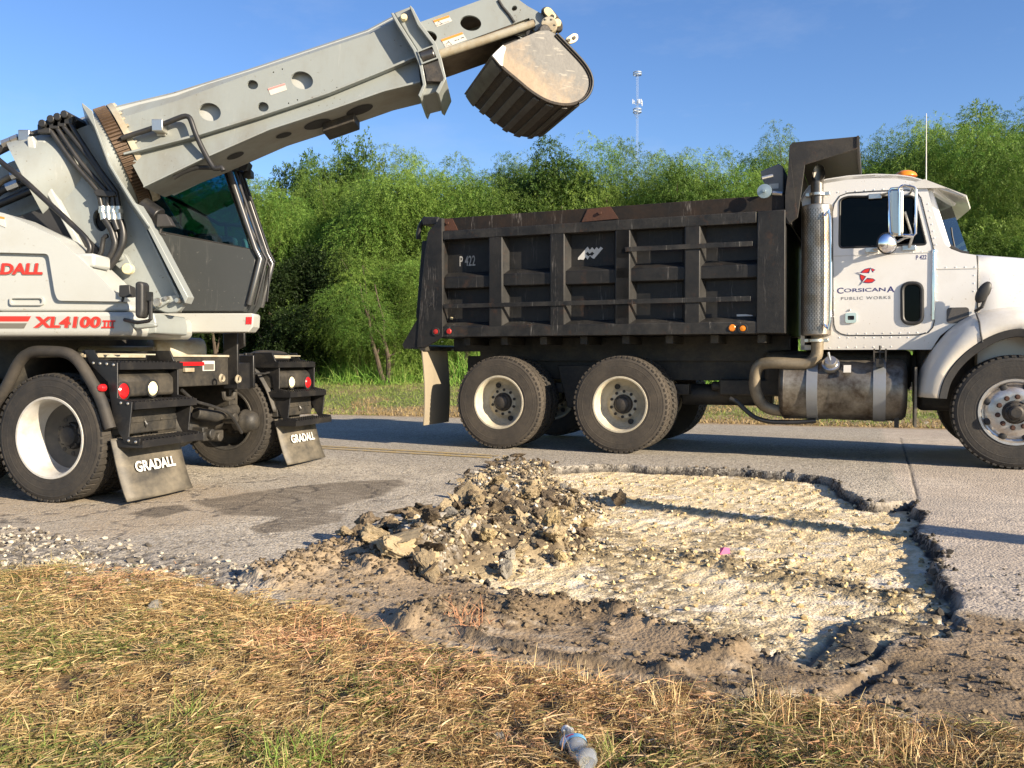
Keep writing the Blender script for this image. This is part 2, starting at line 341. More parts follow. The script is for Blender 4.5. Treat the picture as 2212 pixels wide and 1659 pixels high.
# ------------------------------------------------------------------ ground: one sheet, split into road, slab, pit, dirt and verge
_rng = np.random.RandomState(11); _TAB = _rng.rand(512, 512).astype(np.float32)
def vnoise(x, y):
    xi, yi = np.floor(x).astype(np.int64), np.floor(y).astype(np.int64); fx, fy = x - xi, y - yi
    fx, fy = fx*fx*(3-2*fx), fy*fy*(3-2*fy); a, b, c, d = xi & 511, (xi+1) & 511, yi & 511, (yi+1) & 511
    return (_TAB[a, c]*(1-fx)+_TAB[b, c]*fx)*(1-fy) + (_TAB[a, d]*(1-fx)+_TAB[b, d]*fx)*fy
def fbm(x, y, size, octv=4, gain=.5, ox=0):
    s, t, a, f = 0, 0, 1, 1.0/size
    for i in range(octv):
        s = s + a*vnoise(x*f+17.3*i+ox, y*f+9.1*i+ox*1.7); t += a; a *= gain; f *= 2.03
    return s/t
def sst(x, lo, hi):
    t = np.clip((x-lo)/(hi-lo), 0, 1); return t*t*(3-2*t)
def sdist(px, py, poly):
    P = np.array(poly); n = len(P); d2 = np.full(px.shape, 1e9); ins = np.zeros(px.shape, bool)
    for i in range(n):
        ax, ay = P[i]; bx, by = P[(i+1) % n]; ex, ey = bx-ax, by-ay; l2 = ex*ex+ey*ey+1e-12
        t = np.clip(((px-ax)*ex+(py-ay)*ey)/l2, 0, 1); d2 = np.minimum(d2, (px-ax-t*ex)**2+(py-ay-t*ey)**2)
        c = ((ay > py) != (by > py)); xx = ex*(py-ay)/(ey if abs(ey) > 1e-12 else 1e-12)+ax; ins ^= (c & (px < xx))
    d = np.sqrt(d2); return np.where(ins, d, -d)
def ldist(px, py, pts):
    d2 = np.full(px.shape, 1e9)
    for (ax, ay), (bx, by) in zip(pts[:-1], pts[1:]):
        ex, ey = bx-ax, by-ay; t = np.clip(((px-ax)*ex+(py-ay)*ey)/(ex*ex+ey*ey+1e-12), 0, 1)
        d2 = np.minimum(d2, (px-ax-t*ex)**2+(py-ay-t*ey)**2)
    return np.sqrt(d2)
def GP(pts): return [ground_pt(*p) for p in pts]
def axis(lo, hi, a, b, st, g, g2):
    mid = list(np.arange(a, b, st)); up = [mid[-1]]; s = st
    while up[-1] < hi: s = s*(g if up[-1] < 30 else g2); up.append(up[-1]+s)
    dn = [mid[0]]; s = st
    while dn[-1] > lo: s = s*(g if dn[-1] > -30 else g2); dn.append(dn[-1]-s)
    return np.array(dn[:0:-1]+mid+up[1:])
gx = axis(-700, 700, -4.0, 5.0, .0145, 1.035, 1.25); gy = axis(-60, 1200, 1.5, 8.9, .0145, 1.022, 1.25)
X, Y = np.meshgrid(gx, gy); NX, NY = len(gx), len(gy)
W = .342*X + .940*Y; L = .940*X - .342*Y                  # across the road, along the road
pit_px = [(1185,1008),(1300,1003),(1450,1008),(1600,1013),(1720,1020),(1790,1035),(1835,1062),(1860,1083),(1905,1086),(1960,1082),(1985,1108),(2003,1150),(2012,1195),
          (2008,1235),(2038,1255),(2052,1300),(2030,1345),(1960,1390),(1880,1440),(1830,1452),(1760,1440),(1690,1425),(1620,1405),(1580,1388),(1400,1347),(1330,1328),(1200,1312),(1130,1293),
          (1060,1268),(1000,1255),(960,1235),(1040,1170),(1120,1090),(1160,1040)]
mud_px = [(515,1258),(600,1225),(700,1190),(770,1180),(900,1200),(1000,1255),(1060,1268),(1130,1293),(1200,1312),(1330,1328),(1400,1347),(1580,1388),(1690,1425),(1830,1452),(1960,1390),(2052,1315),
          (2130,1330),(2260,1345),(2900,1360),(3600,1750),(2700,1690),(2212,1602),(1900,1550),(1700,1512),(1400,1492),(1200,1468),(1000,1442),(850,1402),(720,1362),(600,1318)]
conc_px = [(1893,880),(1905,930),(1920,990),(1935,1040),(1975,1085),(2010,1150),(2040,1250),(2056,1312),(2130,1330),(2260,1345),(3500,1400),(5200,1250),(3500,960),(2500,900)]
grav_px = [(-900,1105),(-200,1138),(0,1148),(150,1165),(350,1192),(470,1215),(560,1232),(515,1262),(480,1300),(300,1275),(200,1245),(0,1225),(-900,1195)]
pile_px = [(1055,1000),(1100,988),(1190,1000),(1225,1040),(1300,1062),(1300,1090),(1270,1115),(1300,1150),(1270,1190),(1190,1198),(1060,1220),(930,1262),(830,1235),(760,1190),(790,1150),(960,1120),(1010,1075),(990,1045)]
row_a = GP([(1330,1062),(1450,1085),(1600,1102),(1800,1122),(1950,1150)]); row_b = GP([(1230,1170),(1400,1170),(1560,1195),(1720,1222),(1850,1242),(1950,1262)])
wx = X + (fbm(X, Y, .35, 4, ox=3)-.5)*.22; wy = Y + (fbm(X, Y, .35, 4, ox=8)-.5)*.22
sp = sdist(wx, wy, GP(pit_px)); sm = sdist(wx, wy, GP(mud_px)); sc = sdist(X + (wx-X)*.25, Y + (wy-Y)*.25, GP(conc_px))
sg = sdist(wx, wy, GP(grav_px)); spl = sdist(wx, wy, GP(pile_px))
wedge = sdist(wx, wy, GP([(1838,1325),(1930,1296),(2052,1300),(2040,1350),(1960,1400),(1880,1450),(1800,1460),(1722,1424)]))
edge_g = GP([(-1500,1170),(-300,1215),(0,1226),(200,1243),(370,1262),(480,1296),(600,1325),(720,1362),(850,1405),(1000,1445),(1200,1470),(1400,1494),(1700,1516),(1900,1556),(2212,1606),(2700,1694),(3600,1760)])
sgr = sdist(wx, wy, edge_g + [(14, -40), (-40, -40)])
f_lo = fbm(X, Y, .6, 5, ox=1); f_mid = fbm(X, Y, .12, 4, ox=2); f_hi = fbm(X, Y, .035, 3, ox=4); f_st = fbm(L*.22, W, .022, 4, ox=5); f_cl = fbm(X, Y, .05, 3, .6, ox=6)
NEAR = (X > -4.2) & (X < 5.4) & (Y > 1.2) & (Y < 9.3)
Z = road_z(X, Y).astype(np.float64)
pit = sst(sp, -.008, .028); pitfl = sst(sp, .012, .055); mud = sst(sm, -.06, .08)*(1-pit); conc = sst(sc, -.02, .02)*(1-pit)*(1-mud)
pile = sst(spl, -.08, .22); grs = sst(sgr, -.05, .12); grav = sst(sg, -.15, .12)*(1-mud)
wdg = sst(wedge, -.04, .10)
ra = np.exp(-(ldist(wx, wy, row_a)/.10)**2); rb = np.exp(-(ldist(wx, wy, row_b)/.20)**2)*np.clip(.5+f_lo, 0, 1.2)
Z = Z - .072*pit + pit*(wdg*(.055+.05*(f_mid-.5)) + .04*ra*(.3+f_cl) + .035*rb*(.2+.9*f_cl))
# teeth marks of the milling drum: short scallops in slanted rows, loose crumbs on top
ang = R(54); U1 = X*math.cos(ang)+Y*math.sin(ang); U2 = -X*math.sin(ang)+Y*math.cos(ang)
rows = .5+.5*np.sin((U2+.07*f_mid+.16*f_lo)*2*math.pi/.12)*sst(fbm(X, Y, .5, 3, ox=160), .3, .65); scal = fbm(U1*.42, U2, .040, 3, ox=12)
crumb = sst(f_cl, .56, .74)
pitd = pitfl*(1-wdg)
Z = Z + pitd*(.0065*(rows-.5) + .011*(scal-.5) + .006*crumb + .006*(f_hi-.5))
# mud: smeared by the blade along the road, pushed up into banks
def bank(pts, wd, hgt): return hgt*np.exp(-(ldist(wx, wy, GP(pts))/wd)**2)
bnk = bank([(540,1262),(640,1228),(740,1205),(830,1228)], .20, .07) + bank([(940,1350),(1020,1332),(1105,1326)], .15, .06) + bank([(1130,1300),(1230,1330),(1400,1352),(1560,1392)], .10, .045) \
    + bank([(1560,1420),(1660,1412),(1740,1436)], .05, .03) + bank([(1440,1452),(1520,1432),(1600,1430)], .045, .03)
lip = sst(ldist(wx, wy, GP([(880,1330),(960,1352),(1020,1378),(1100,1400),(1200,1422),(1330,1436),(1500,1478),(1700,1500)]))*-1, -.05, -.005)
mcl = sst(fbm(X, Y, .07, 4, .62, ox=21), .5, .72)
Z = Z + mud*(1-grs)*(bnk + .018*(f_lo-.5) + .012*(f_st-.5) + .035*lip*(.3+f_mid) + (.022*mcl + .014*(f_hi-.4) + .012*(f_cl-.5))*sst(bnk+.03*(f_mid-.5), .006, .04) + (.008*mcl*sst(f_lo, .45, .6) + .004*(f_hi-.5))*(1-.6*sst(X, 1.3, 1.9))) 
Z = Z + (pile*(.03+.13*sst(spl, .0, .35))*(.55+.9*f_lo)*(.16+.90*np.exp(-(ldist(wx, wy, GP([(1180,1120),(1100,1165),(960,1200)]))/.5)**2)) + pile*.05*(f_mid-.5) + pile*.03*(f_cl-.5))
Z = Z + grav*(.022*(f_cl-.5)+.012*(f_hi-.5)) + grs*(.03*(f_mid-.5)+.03*(f_lo-.5)) + (1-pit)*(1-mud)*NEAR*(.004*(f_hi-.5))
cut = ldist(X, Y, GP([(1762,1552),(1800,1522),(1860,1476),(1925,1428)])); cutm = sst(-cut, -.035, -.012)*sst(f_lo, .2, .4); Z = Z - .025*cutm*mud
cut2 = sst(-ldist(X, Y, GP([(1722,1420),(1780,1372),(1835,1326),(1850,1305)])), -.03, -.01); Z = Z - .02*cut2
joint = sst(-ldist(X + .014*(f_mid-.5), Y, GP([(1946,945),(1958,990),(1984,1084)])), -.014, -.004); Z = Z - .006*joint*conc
# ---- colours (what the surface is made of, plus shade in the pit's hollows)
def C(*c): return np.array(c)[None, None, :]
def lerp(a, b, t): return a*(1-t[..., None]) + b*t[..., None]
asph = lerp(C(.385,.335,.26), C(.50,.44,.345), sst(f_lo, .35, .65)); asph = lerp(asph, C(.25,.225,.185), .5*sst(f_mid, .5, .75))
dst = sdist(wx, wy, GP([(-600,1040),(250,1078),(420,1045),(560,1062),(600,1090),(450,1130),(250,1160),(-600,1130)])); asph = lerp(asph, C(.36,.29,.205), .85*sst(dst, -.25, .15)*sst(f_lo, .22, .5))
patchm = np.zeros(X.shape)
for pp, w in (([(425,1085),(520,1065),(640,1050),(760,1040),(860,1035),(882,1045),(820,1070),(740,1090),(690,1107),(610,1118),(480,1112)], .06), ([(270,1110),(330,1095),(400,1091),(416,1103),(340,1119)], .03),
              ([(533,1139),(600,1118),(690,1104),(744,1110),(735,1126),(640,1146),(560,1152)], .03)):
    d = sdist(X+(wx-X)*.5, Y+(wy-Y)*.35, GP(pp)); patchm = np.maximum(patchm, sst(d, -w*.5, w*.5)); asph = lerp(asph, C(.135,.112,.084)*(.8+.4*f_st[..., None]), .90*sst(d, -w*.7, w*.7)*np.clip(.60+1.2*sst(f_st+.5*(f_lo-.5), .38, .58), 0, 1))
crk = sst(-np.abs(fbm(X, Y, .45, 4, ox=31)-.5), -.026, -.007)*sst(fbm(X, Y, 1.3, 3, ox=33), .42, .55)*(W < 6.9); asph = lerp(asph, C(.07,.06,.05), .8*crk); Z = Z - .004*crk*(1-pit)*(1-mud)*(1-grs)
asph = lerp(asph, C(.30,.27,.225), .6*sst(W, 7.6, 8.4))
cc = lerp(C(.40,.34,.275), C(.49,.425,.35), sst(f_lo, .35, .7)); cc = lerp(cc, C(.31,.265,.215), .6*sst(f_st, .5, .75)); cc = lerp(cc, C(.05,.045,.04), .9*joint)
cc = lerp(cc, C(.33,.29,.245), .5*sst(fbm(L*.3, W, .3, 4, ox=41), .45, .7)); cc = lerp(cc, C(.14,.125,.11), .8*sst(f_cl, .60, .78)*sst(-W, -5.6, -4.4))
mm = lerp(C(.195,.142,.084), C(.275,.205,.13), sst(f_lo, .35, .65)); mm = lerp(mm, C(.37,.315,.24), .8*sst(f_st, .46, .66)*sst(fbm(X, Y, .8, 3, ox=51), .38, .56)*(1-sst(bnk, .01, .05)))
mm = lerp(mm, C(.07,.052,.035), .8*sst(mcl, .25, .8)*sst(f_hi, .35, .55)*(1-.75*sst(X, 1.3, 1.9))); mm = lerp(mm, C(.06,.047,.033), .8*lip); mm = lerp(mm, C(.05,.045,.042), .9*cutm)
mm = lerp(mm, C(.34,.265,.175), .6*sst(-X, -.1, .9)); mm = lerp(mm, C(.135,.10,.063), .7*sst(X, -.2, .8)*(1-.85*sst(X+.25*(f_lo-.5), 1.35, 1.95))*sst(f_mid, .35, .6))
gv = lerp(C(.13,.115,.095), C(.34,.305,.25), sst(f_cl, .45, .62))
sl = lerp(C(.085,.06,.036), C(.15,.11,.062), sst(f_mid, .35, .65)); sl = lerp(sl, C(.055,.045,.038), .8*sst(fbm(X, Y, .2, 4, ox=61), .55, .7))
pf = lerp(C(.58,.47,.285), C(.68,.575,.39), sst(f_lo*.5+f_mid*.5, .38, .6)); pf = lerp(pf, C(.42,.33,.19), .7*sst(scal, .50, .30)); pf = lerp(pf, C(.70,.645,.53), .6*sst(f_st, .54, .66)*sst(scal, .48, .62))  # tooth-mark hollows tinted darker, their shade put into the colour
pf = lerp(pf, C(.54,.43,.245), .8*crumb); pf = lerp(pf, C(.70,.66,.59), .5*sst(fbm(L*.5, W, .12, 4, ox=71), .63, .73))
pf = lerp(pf, C(.20,.155,.085), .9*sst(rb+.5*(f_mid-.5), .25, .6)*sst(f_cl, .30, .50)); pf = lerp(pf, C(.30,.225,.12), .75*sst(ra+.5*(f_mid-.5), .2, .6))
pf = lerp(pf, C(.16,.125,.075), .8*sst(fbm(X, Y, .7, 4, ox=77), .54, .70)*sst(f_hi, .42, .58)); pf = lerp(pf, C(.075,.06,.045), .92*wdg*sst(f_mid, .30, .5)); pf = lerp(pf, C(.10,.09,.08), .8*cut2)
tar = sst(-np.abs(sp-.01+.09*(fbm(X, Y, .16, 4, ox=140)-.5)), -.038, -.010)*sst(X+.4*W, 1.4, 2.4)*(W > 3.6); 
far = lerp(C(.13,.15,.05), C(.23,.18,.09), sst(f_lo, .4, .62))
col = lerp(np.broadcast_to(asph, X.shape+(3,)), cc, conc); col = lerp(col, gv, grav*sst(f_cl+.3*grav, .35, .6)); col = lerp(col, mm, mud); col = lerp(col, pf, pitfl)
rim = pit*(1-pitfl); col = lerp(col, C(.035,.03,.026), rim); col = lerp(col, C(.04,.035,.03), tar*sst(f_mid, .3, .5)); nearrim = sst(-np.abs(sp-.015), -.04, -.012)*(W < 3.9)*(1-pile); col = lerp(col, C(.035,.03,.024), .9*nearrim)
col = lerp(col, lerp(C(.095,.073,.048), C(.22,.172,.108), sst(f_mid, .35, .65)), pile*sst(spl, -.06, .06)); col = lerp(col, sl, grs)
vg = sst(W, 14.9, 15.5); col = lerp(col, lerp(C(.30,.22,.13), far, sst(W, 15.6, 17.2)), vg)
spk = np.stack([np.clip((1-pit)*(1-mud)*(1-grs)*(1-.72*conc)*(1-.7*grav), 0, 1)*np.where(W > 15, .2, 1)*(1-.85*patchm)*(1-.5*sst(dst, -.25, .15)), pitfl, np.clip(mud+pile+grs, 0, 1), np.ones_like(X)], -1)
ground_m, nt, bs, co = base_mat("ground_surface")
at = nd(nt, 'ShaderNodeAttribute', attribute_name='base'); sk = nd(nt, 'ShaderNodeAttribute', attribute_name='kinds'); sp3 = nd(nt, 'ShaderNodeSeparateColor'); nt.links.new(sk.outputs['Color'], sp3.inputs[0])
n1 = noise(nt, co, 75, 3, .7); n2 = noise(nt, co, 16, 5, .65); n3 = noise(nt, co, 190, 2, .6)
vo = nd(nt, 'ShaderNodeTexVoronoi', Scale=62.0); nt.links.new(co, vo.inputs['Vector'])
vsp = nd(nt, 'ShaderNodeSeparateColor'); nt.links.new(vo.outputs['Color'], vsp.inputs[0])
c0 = mix(nt, 1.0, at.outputs['Color'], mix(nt, n1, (.62,.62,.62), (1.38,1.38,1.38)), 'MULTIPLY')
c0 = mix(nt, 1.0, c0, mix(nt, n2, (.82,.82,.82), (1.18,1.17,1.15)), 'MULTIPLY')
stone = mth(nt, 'MULTIPLY', sp3.outputs[0], mth(nt, 'GREATER_THAN', vsp.outputs[0], .55)); dk = mth(nt, 'MULTIPLY', sp3.outputs[0], mth(nt, 'LESS_THAN', vsp.outputs[1], .30))
c0 = mix(nt, mth(nt, 'MULTIPLY', stone, .55), c0, mix(nt, vsp.outputs[2], (.36,.33,.28), (.56,.52,.45))); c0 = mix(nt, mth(nt, 'MULTIPLY', dk, .5), c0, (.07,.063,.055))
nt.links.new(c0, bs.inputs['Base Color']); bs.inputs['Roughness'].default_value = .9; bs.inputs['Specular IOR Level'].default_value = .25
hh = mth(nt, 'ADD', mth(nt, 'MULTIPLY', n1, 1.1), mth(nt, 'ADD', mth(nt, 'MULTIPLY', vo.outputs['Distance'], -.8), mth(nt, 'MULTIPLY', n2, .40)))
bst = mth(nt, 'SUBTRACT', .66, mth(nt, 'MULTIPLY', sp3.outputs[2], .16)); bp = nd(nt, 'ShaderNodeBump', Strength=.6, Distance=.010); nt.links.new(bst, bp.inputs['Strength']); nt.links.new(hh, bp.inputs['Height']); nt.links.new(bp.outputs[0], bs.inputs['Normal'])
zone = np.zeros(X.shape, np.int8); zone[sc > 0] = 1; zone[sg > 0] = 5; zone[sm > 0] = 2; zone[spl > 0] = 2; zone[sp > .0] = 3; zone[sgr > 0] = 4; zone[W > 15.2] = 6
verts = np.stack([X, Y, Z], -1).reshape(-1, 3)
idx = np.arange(NX*NY).reshape(NY, NX); quads = np.stack([idx[:-1,:-1], idx[:-1,1:], idx[1:,1:], idx[1:,:-1]], -1).reshape(-1, 4); fz = zone[:-1,:-1].reshape(-1)
def mesh_np(name, V_, F_, m, cols=None, smooth=True):
    me = bpy.data.meshes.new(name); k = F_.shape[1]
    me.vertices.add(len(V_)); me.vertices.foreach_set('co', np.ascontiguousarray(V_, dtype=np.float32).ravel())
    me.loops.add(F_.size); me.loops.foreach_set('vertex_index', np.ascontiguousarray(F_, dtype=np.int32).ravel())
    me.polygons.add(len(F_)); me.polygons.foreach_set('loop_start', np.arange(0, F_.size, k, dtype=np.int32))
    me.polygons.foreach_set('use_smooth', np.full(len(F_), smooth)); me.update(calc_edges=True)
    for nm, arr in (cols or {}).items():
        a = me.attributes.new(nm, 'FLOAT_COLOR', 'POINT'); arr = np.asarray(arr, dtype=np.float32)
        if arr.shape[1] == 3: arr = np.concatenate([arr, np.ones((len(arr), 1), np.float32)], 1)
        a.data.foreach_set('color', arr.ravel())
    me.materials.append(m); o = bpy.data.objects.new(name, me); COL.objects.link(o); return o
cflat, kflat = col.reshape(-1, 3), spk.reshape(-1, 4)
for zi, nm in enumerate(('road', 'concrete_slab', 'dirt', 'pit_floor', 'grass_verge', 'gravel_shoulder', 'far_ground')):
    q = quads[fz == zi]; used = np.unique(q); rem = np.zeros(NX*NY, np.int32); rem[used] = np.arange(len(used))
    tag(mesh_np(nm, verts[used], rem[q], ground_m, {'base': cflat[used], 'kinds': kflat[used]}), kind='structure')
def gz(x, y):                                # height of the built ground at a point
    i = int(np.clip(np.searchsorted(gx, x)-1, 0, NX-2)); j = int(np.clip(np.searchsorted(gy, y)-1, 0, NY-2)); return float(Z[j, i])
def gz_np(x, y):
    i = np.clip(np.searchsorted(gx, x)-1, 0, NX-2); j = np.clip(np.searchsorted(gy, y)-1, 0, NY-2); return Z[j, i]
def gmask(a, x, y):
    i = np.clip(np.searchsorted(gx, x)-1, 0, NX-2); j = np.clip(np.searchsorted(gy, y)-1, 0, NY-2); return a[j, i]
# faded double yellow centre line, a thin sheet on the road
M_['ylw'] = mat('faded_yellow_line', (.42, .29, .09), .8, dirt=(.27, .245, .20), damt=1.0, lo=.40, hi=.62, dscale=9, var=.1)
for off in (0, .16):
    p0, p1 = Vector(ground_pt(560, 961)), Vector(ground_pt(1062, 989.5)); d = (p1-p0).normalized(); nn = Vector((-d.y, d.x)); b = MB(); K = 40
    vs = []
    for i in range(K+1):
        c = p0 + (p1-p0)*i/K + nn*off
        for s in (-.045, .045): q = c + nn*s; vs.append((q.x, q.y, float(road_z(q.x, q.y))+.006))
    b.add(vs, [(2*i, 2*i+1, 2*i+3, 2*i+2) for i in range(K)]); tag(b.build('lane_marking', M_['ylw']), kind='structure')

GD = dict(ra=ra, rb=rb, sp=sp, spl=spl, sgr=sgr, grav=grav, pile=pile, pitd=pitd, crumb=crumb, wdg=wdg, pitfl=pitfl, mud=mud, grs=grs, bnk=bnk, mcl=mcl, pit=pit)
# ------------------------------------------------------------------ dump truck
T = Frame(1.195, 9.48, 0.0, R(-22.3)); M = M_
truck = empty("dump_truck", T.M, "black and white dump truck with a white cab and a long black ribbed bed", "dump truck")
TW = 2.44                                       # overall width
# ---- wheels: an empty holding tyre, rim and hub
def tyre_mesh(r, w, rr, lug=0, seg=72):
    b = MB(); h = w/2
    b.lathe([(rr, -h*.86), (rr+.012, -h*.97), (rr+.05, -h*1.0), (r*.86, -h*1.0), (r*.94, -h*.97), (r*.975, -h*.88), (r-.012, -h*.80), (r-.012, h*.80), (r*.975, h*.88), (r*.94, h*.97),
             (r*.86, h), (rr+.05, h), (rr+.012, h*.97), (rr, h*.86)], seg=seg)
    for rad, t in ((r*.90, h*.995), (r*.80, h*1.0), (rr+.035, h*.99)):
        for sgn in (-1, 1): b.lathe([(rad+.006, sgn*t), (rad, sgn*(t+.0018)), (rad-.006, sgn*t)], seg=seg)
    n = 54
    for i in range(n):
        for s in (-1, 1):
            a0 = 6.28318531*(i+.25*s)/n; da = 6.28318531/n*.30
            vs = []
            for a, t in ((a0-da, s*h*.98), (a0+da, s*h*.98), (a0+da+.02, s*h*.42), (a0-da+.02, s*h*.42)):
                for rad in (r*.955 if abs(t) > h*.6 else r-.03, r*.985 if abs(t) > h*.6 else r):
                    vs.append((rad*math.cos(a), t, rad*math.sin(a)))
            b.add(vs, [(0,2,4,6),(1,3,5,7),(0,1,3,2),(2,3,5,4),(4,5,7,6),(6,7,1,0)])
    for t in (-.22, 0, .22): b.lathe([(r-.014, h*(t-.09)), (r, h*(t-.08)), (r, h*(t+.08)), (r-.014, h*(t+.09))], seg=seg)
    return b
def add_wheel(parent, x, y, z, r, w, rr, kind, tm, rm, near=True):
    """near wheels face -y; kind: 'dish' deep steel rear rim, 'flat' front rim with hub standing out"""
    M0 = Matrix.Translation((x, y, z)) @ (Matrix.Identity(4) if near else Matrix.Rotation(math.pi, 4, 'Z'))
    e = empty("wheel", M0, parent=parent)
    tyre_mesh(r, w, rr).build("tyre", tm, e, angle=40)
    b = MB(); h = w/2
    if kind == 'dish':
        dp = .155
        prof = [(rr+.012, -h*.9), (rr+.004, -h*.99), (rr-.012, -h*.98), (rr-.022, -h*.86), (rr-.030, -h*.55), (rr-.032, -h+.10), (rr-.05, -h+dp+.02), (rr-.10, -h+dp+.045), (.17, -h+dp+.03), (.15, -h+dp), (.0, -h+dp)]
        b.lathe(prof, seg=56); holes = MB()
        for i in range(10):
            holes = MB(); a = 6.28318531*(i+.4)/10; c = (.135*1.03*math.cos(a), -h+dp+.004, .135*1.03*math.sin(a)); holes.frust((c[0], c[1]-.012, c[2]), (c[0], c[1]+.02, c[2]), .017, seg=10); near and holes.build("bolt_hole", M['dark'], e)
        for i in range(2):
            a = 6.28318531*(i/2)+1.95; hh_ = MB(); hh_.frust((.203*math.cos(a), -h+dp+.02, .203*math.sin(a)), (.203*math.cos(a), -h+dp+.05, .203*math.sin(a)), .030, seg=14); near and hh_.build("wheel_hole", M['dark'], e)
        rim = b.build("rim", rm, e, angle=50)
        hb = MB(); hb.lathe([(.0, -h+dp-.085), (.05, -h+dp-.085), (.07, -h+dp-.075), (.085, -h+dp-.05), (.098, -h+dp-.045), (.105, -h+dp-.02), (.108, -h+dp+.01)], seg=28)
        for i in range(8):
            a = 6.28318531*i/8; hb.frust((.088*math.cos(a), -h+dp-.058, .088*math.sin(a)), (.088*math.cos(a), -h+dp-.02, .088*math.sin(a)), .010, seg=6)
        hb.build("hub", M['hub'], e)
    else:
        prof = [(rr+.014, -h*.90), (rr+.006, -h*1.01), (rr-.014, -h*1.0), (rr-.026, -h*.86), (rr-.030, -h*.70), (rr-.045, -h*.66), (.235, -h*.80), (.20, -h*.92), (.165, -h*.95), (.145, -h*.95), (0, -h*.95)]
        b.lathe(prof, seg=56); b.build("rim", rm, e, angle=50); holes = MB()
        for i in range(8):
            a = 6.28318531*(i+.5)/8
            hh_ = MB(); hh_.ball((.238*math.cos(a), -h*.80, .238*math.sin(a)), .034, .012, .034, 14, 8); near and hh_.build("wheel_hole", M['dark'], e)
        hb = MB()
        hb.lathe([(0, -h*.95-.10), (.045, -h*.95-.10), (.062, -h*.95-.085), (.066, -h*.95-.05), (.088, -h*.95-.045), (.095, -h*.95-.02), (.108, -h*.95-.012), (.11, -h*.95+.01)], seg=28)
        for i in range(6):
            a = 6.28318531*i/6; hb.frust((.078*math.cos(a), -h*.95-.058, .078*math.sin(a)), (.078*math.cos(a), -h*.95-.04, .078*math.sin(a)), .007, seg=6)
        hb.build("hub", M['hub'], e); nb = MB()
        for i in range(10):
            a = 6.28318531*(i+.3)/10; c = (.143*math.cos(a), .143*math.sin(a)); nb.frust((c[0], -h*.95-.042, c[1]), (c[0], -h*.95+.005, c[1]), .0165, seg=6); nb.frust((c[0], -h*.95-.012, c[1]), (c[0], -h*.95+.005, c[1]), .023, seg=12)
        nb.build("wheel_nut", M['rust'], e)
    return e
RT = .528; ZCU = T.side('8', 1000, 492, .26)[1]-.006
x1, _ = T.side('e', 608, 465, 0); x2, _ = T.side('e', 1372, 478, 0); x3, z3 = T.side('f', 1270, 1140, .02)
for xx in (x1, x2):
    add_wheel(truck, xx, .135, RT, RT, .27, .298, 'dish', M['tyre2'], M['rimcream'])
    e = add_wheel(truck, xx, .135+.325, RT, RT, .27, .298, 'dish', M['tyre'], M['rimcream'], near=False)
    add_wheel(truck, xx, TW-.135, RT, RT, .27, .298, 'dish', M['tyre2'], M['rimcream'], near=False)
    add_wheel(truck, xx, TW-.46, RT, RT, .27, .298, 'dish', M['tyre'], M['rimcream'])
add_wheel(truck, x3, .17, RT, RT, .30, .298, 'flat', M['tyre'], M['alu'])
add_wheel(truck, x3, TW-.17, RT, RT, .30, .298, 'flat', M['tyre'], M['alu'], near=False)
# ---- frame, axles and everything dark below the bed
zf0, zf1 = .78, 1.06
b = MB(); b.box(x1-.75, x3+1.1, .78, .86, zf0, zf1); b.box(x1-.75, x3+1.1, TW-.86, TW-.78, zf0, zf1)
for xx in (x1-.7, x1+.7, x2+.6, x2+1.6, x3-.9, x3+.9): b.box(xx-.05, xx+.05, .86, TW-.86, zf0+.05, zf1-.05)
b.build("frame_rail", M['blackd'], truck, bevel=.006)
for xx in (x1, x2):
    b = MB(); b.frust((xx, .55, RT), (xx, TW-.55, RT), .085, seg=16); b.ball((xx, TW/2, RT), .23, .2, .23); b.box(xx-.5, xx+.5, .66, .76, RT+.02, RT+.12); b.box(xx-.5, xx+.5, TW-.76, TW-.66, RT+.02, RT+.12)
    b.build("axle", M['blackd'], truck)
b = MB(); b.frust((x2+.2, TW/2, RT+.08), (x3-1.2, TW/2, zf0+.1), .06); b.build("drive_shaft", M['blackd'], truck)
b = MB(); b.frust((x3, .35, RT), (x3, TW-.35, RT-.02), .06); b.build("front_axle", M['blackd'], truck)
b = MB(); b.box(x3-.80, x3+.72, .55, TW-.55, .50, 1.42); b.box(x3-2.3, x3-.85, .62, TW-.62, .70, ZCU); b.build("engine", M['blackd'], truck, bevel=.05)
b = MB(); b.box(x2+.95, x2+1.75, .62, 1.1, .62, .80); b.frust((x2+.85, .75, .72), (x2+1.9, .75, .72), .05); b.frust((x2+.5, .9, .62), (x2+1.5, .9, .62), .12)
b.build("air_tank", M['blackd'], truck, bevel=.02)
# hanger brackets and spring ends between the rear wheels
b = MB(); xm = (x1+x2)/2; b.prism([(xm-.22, .95), (xm+.22, .95), (xm+.09, .45), (xm-.09, .45)], .62, .80); b.box(x1-.62, x2+.62, .64, .78, .62, .74); b.build("spring_hanger", M['blackd'], truck, bevel=.01)
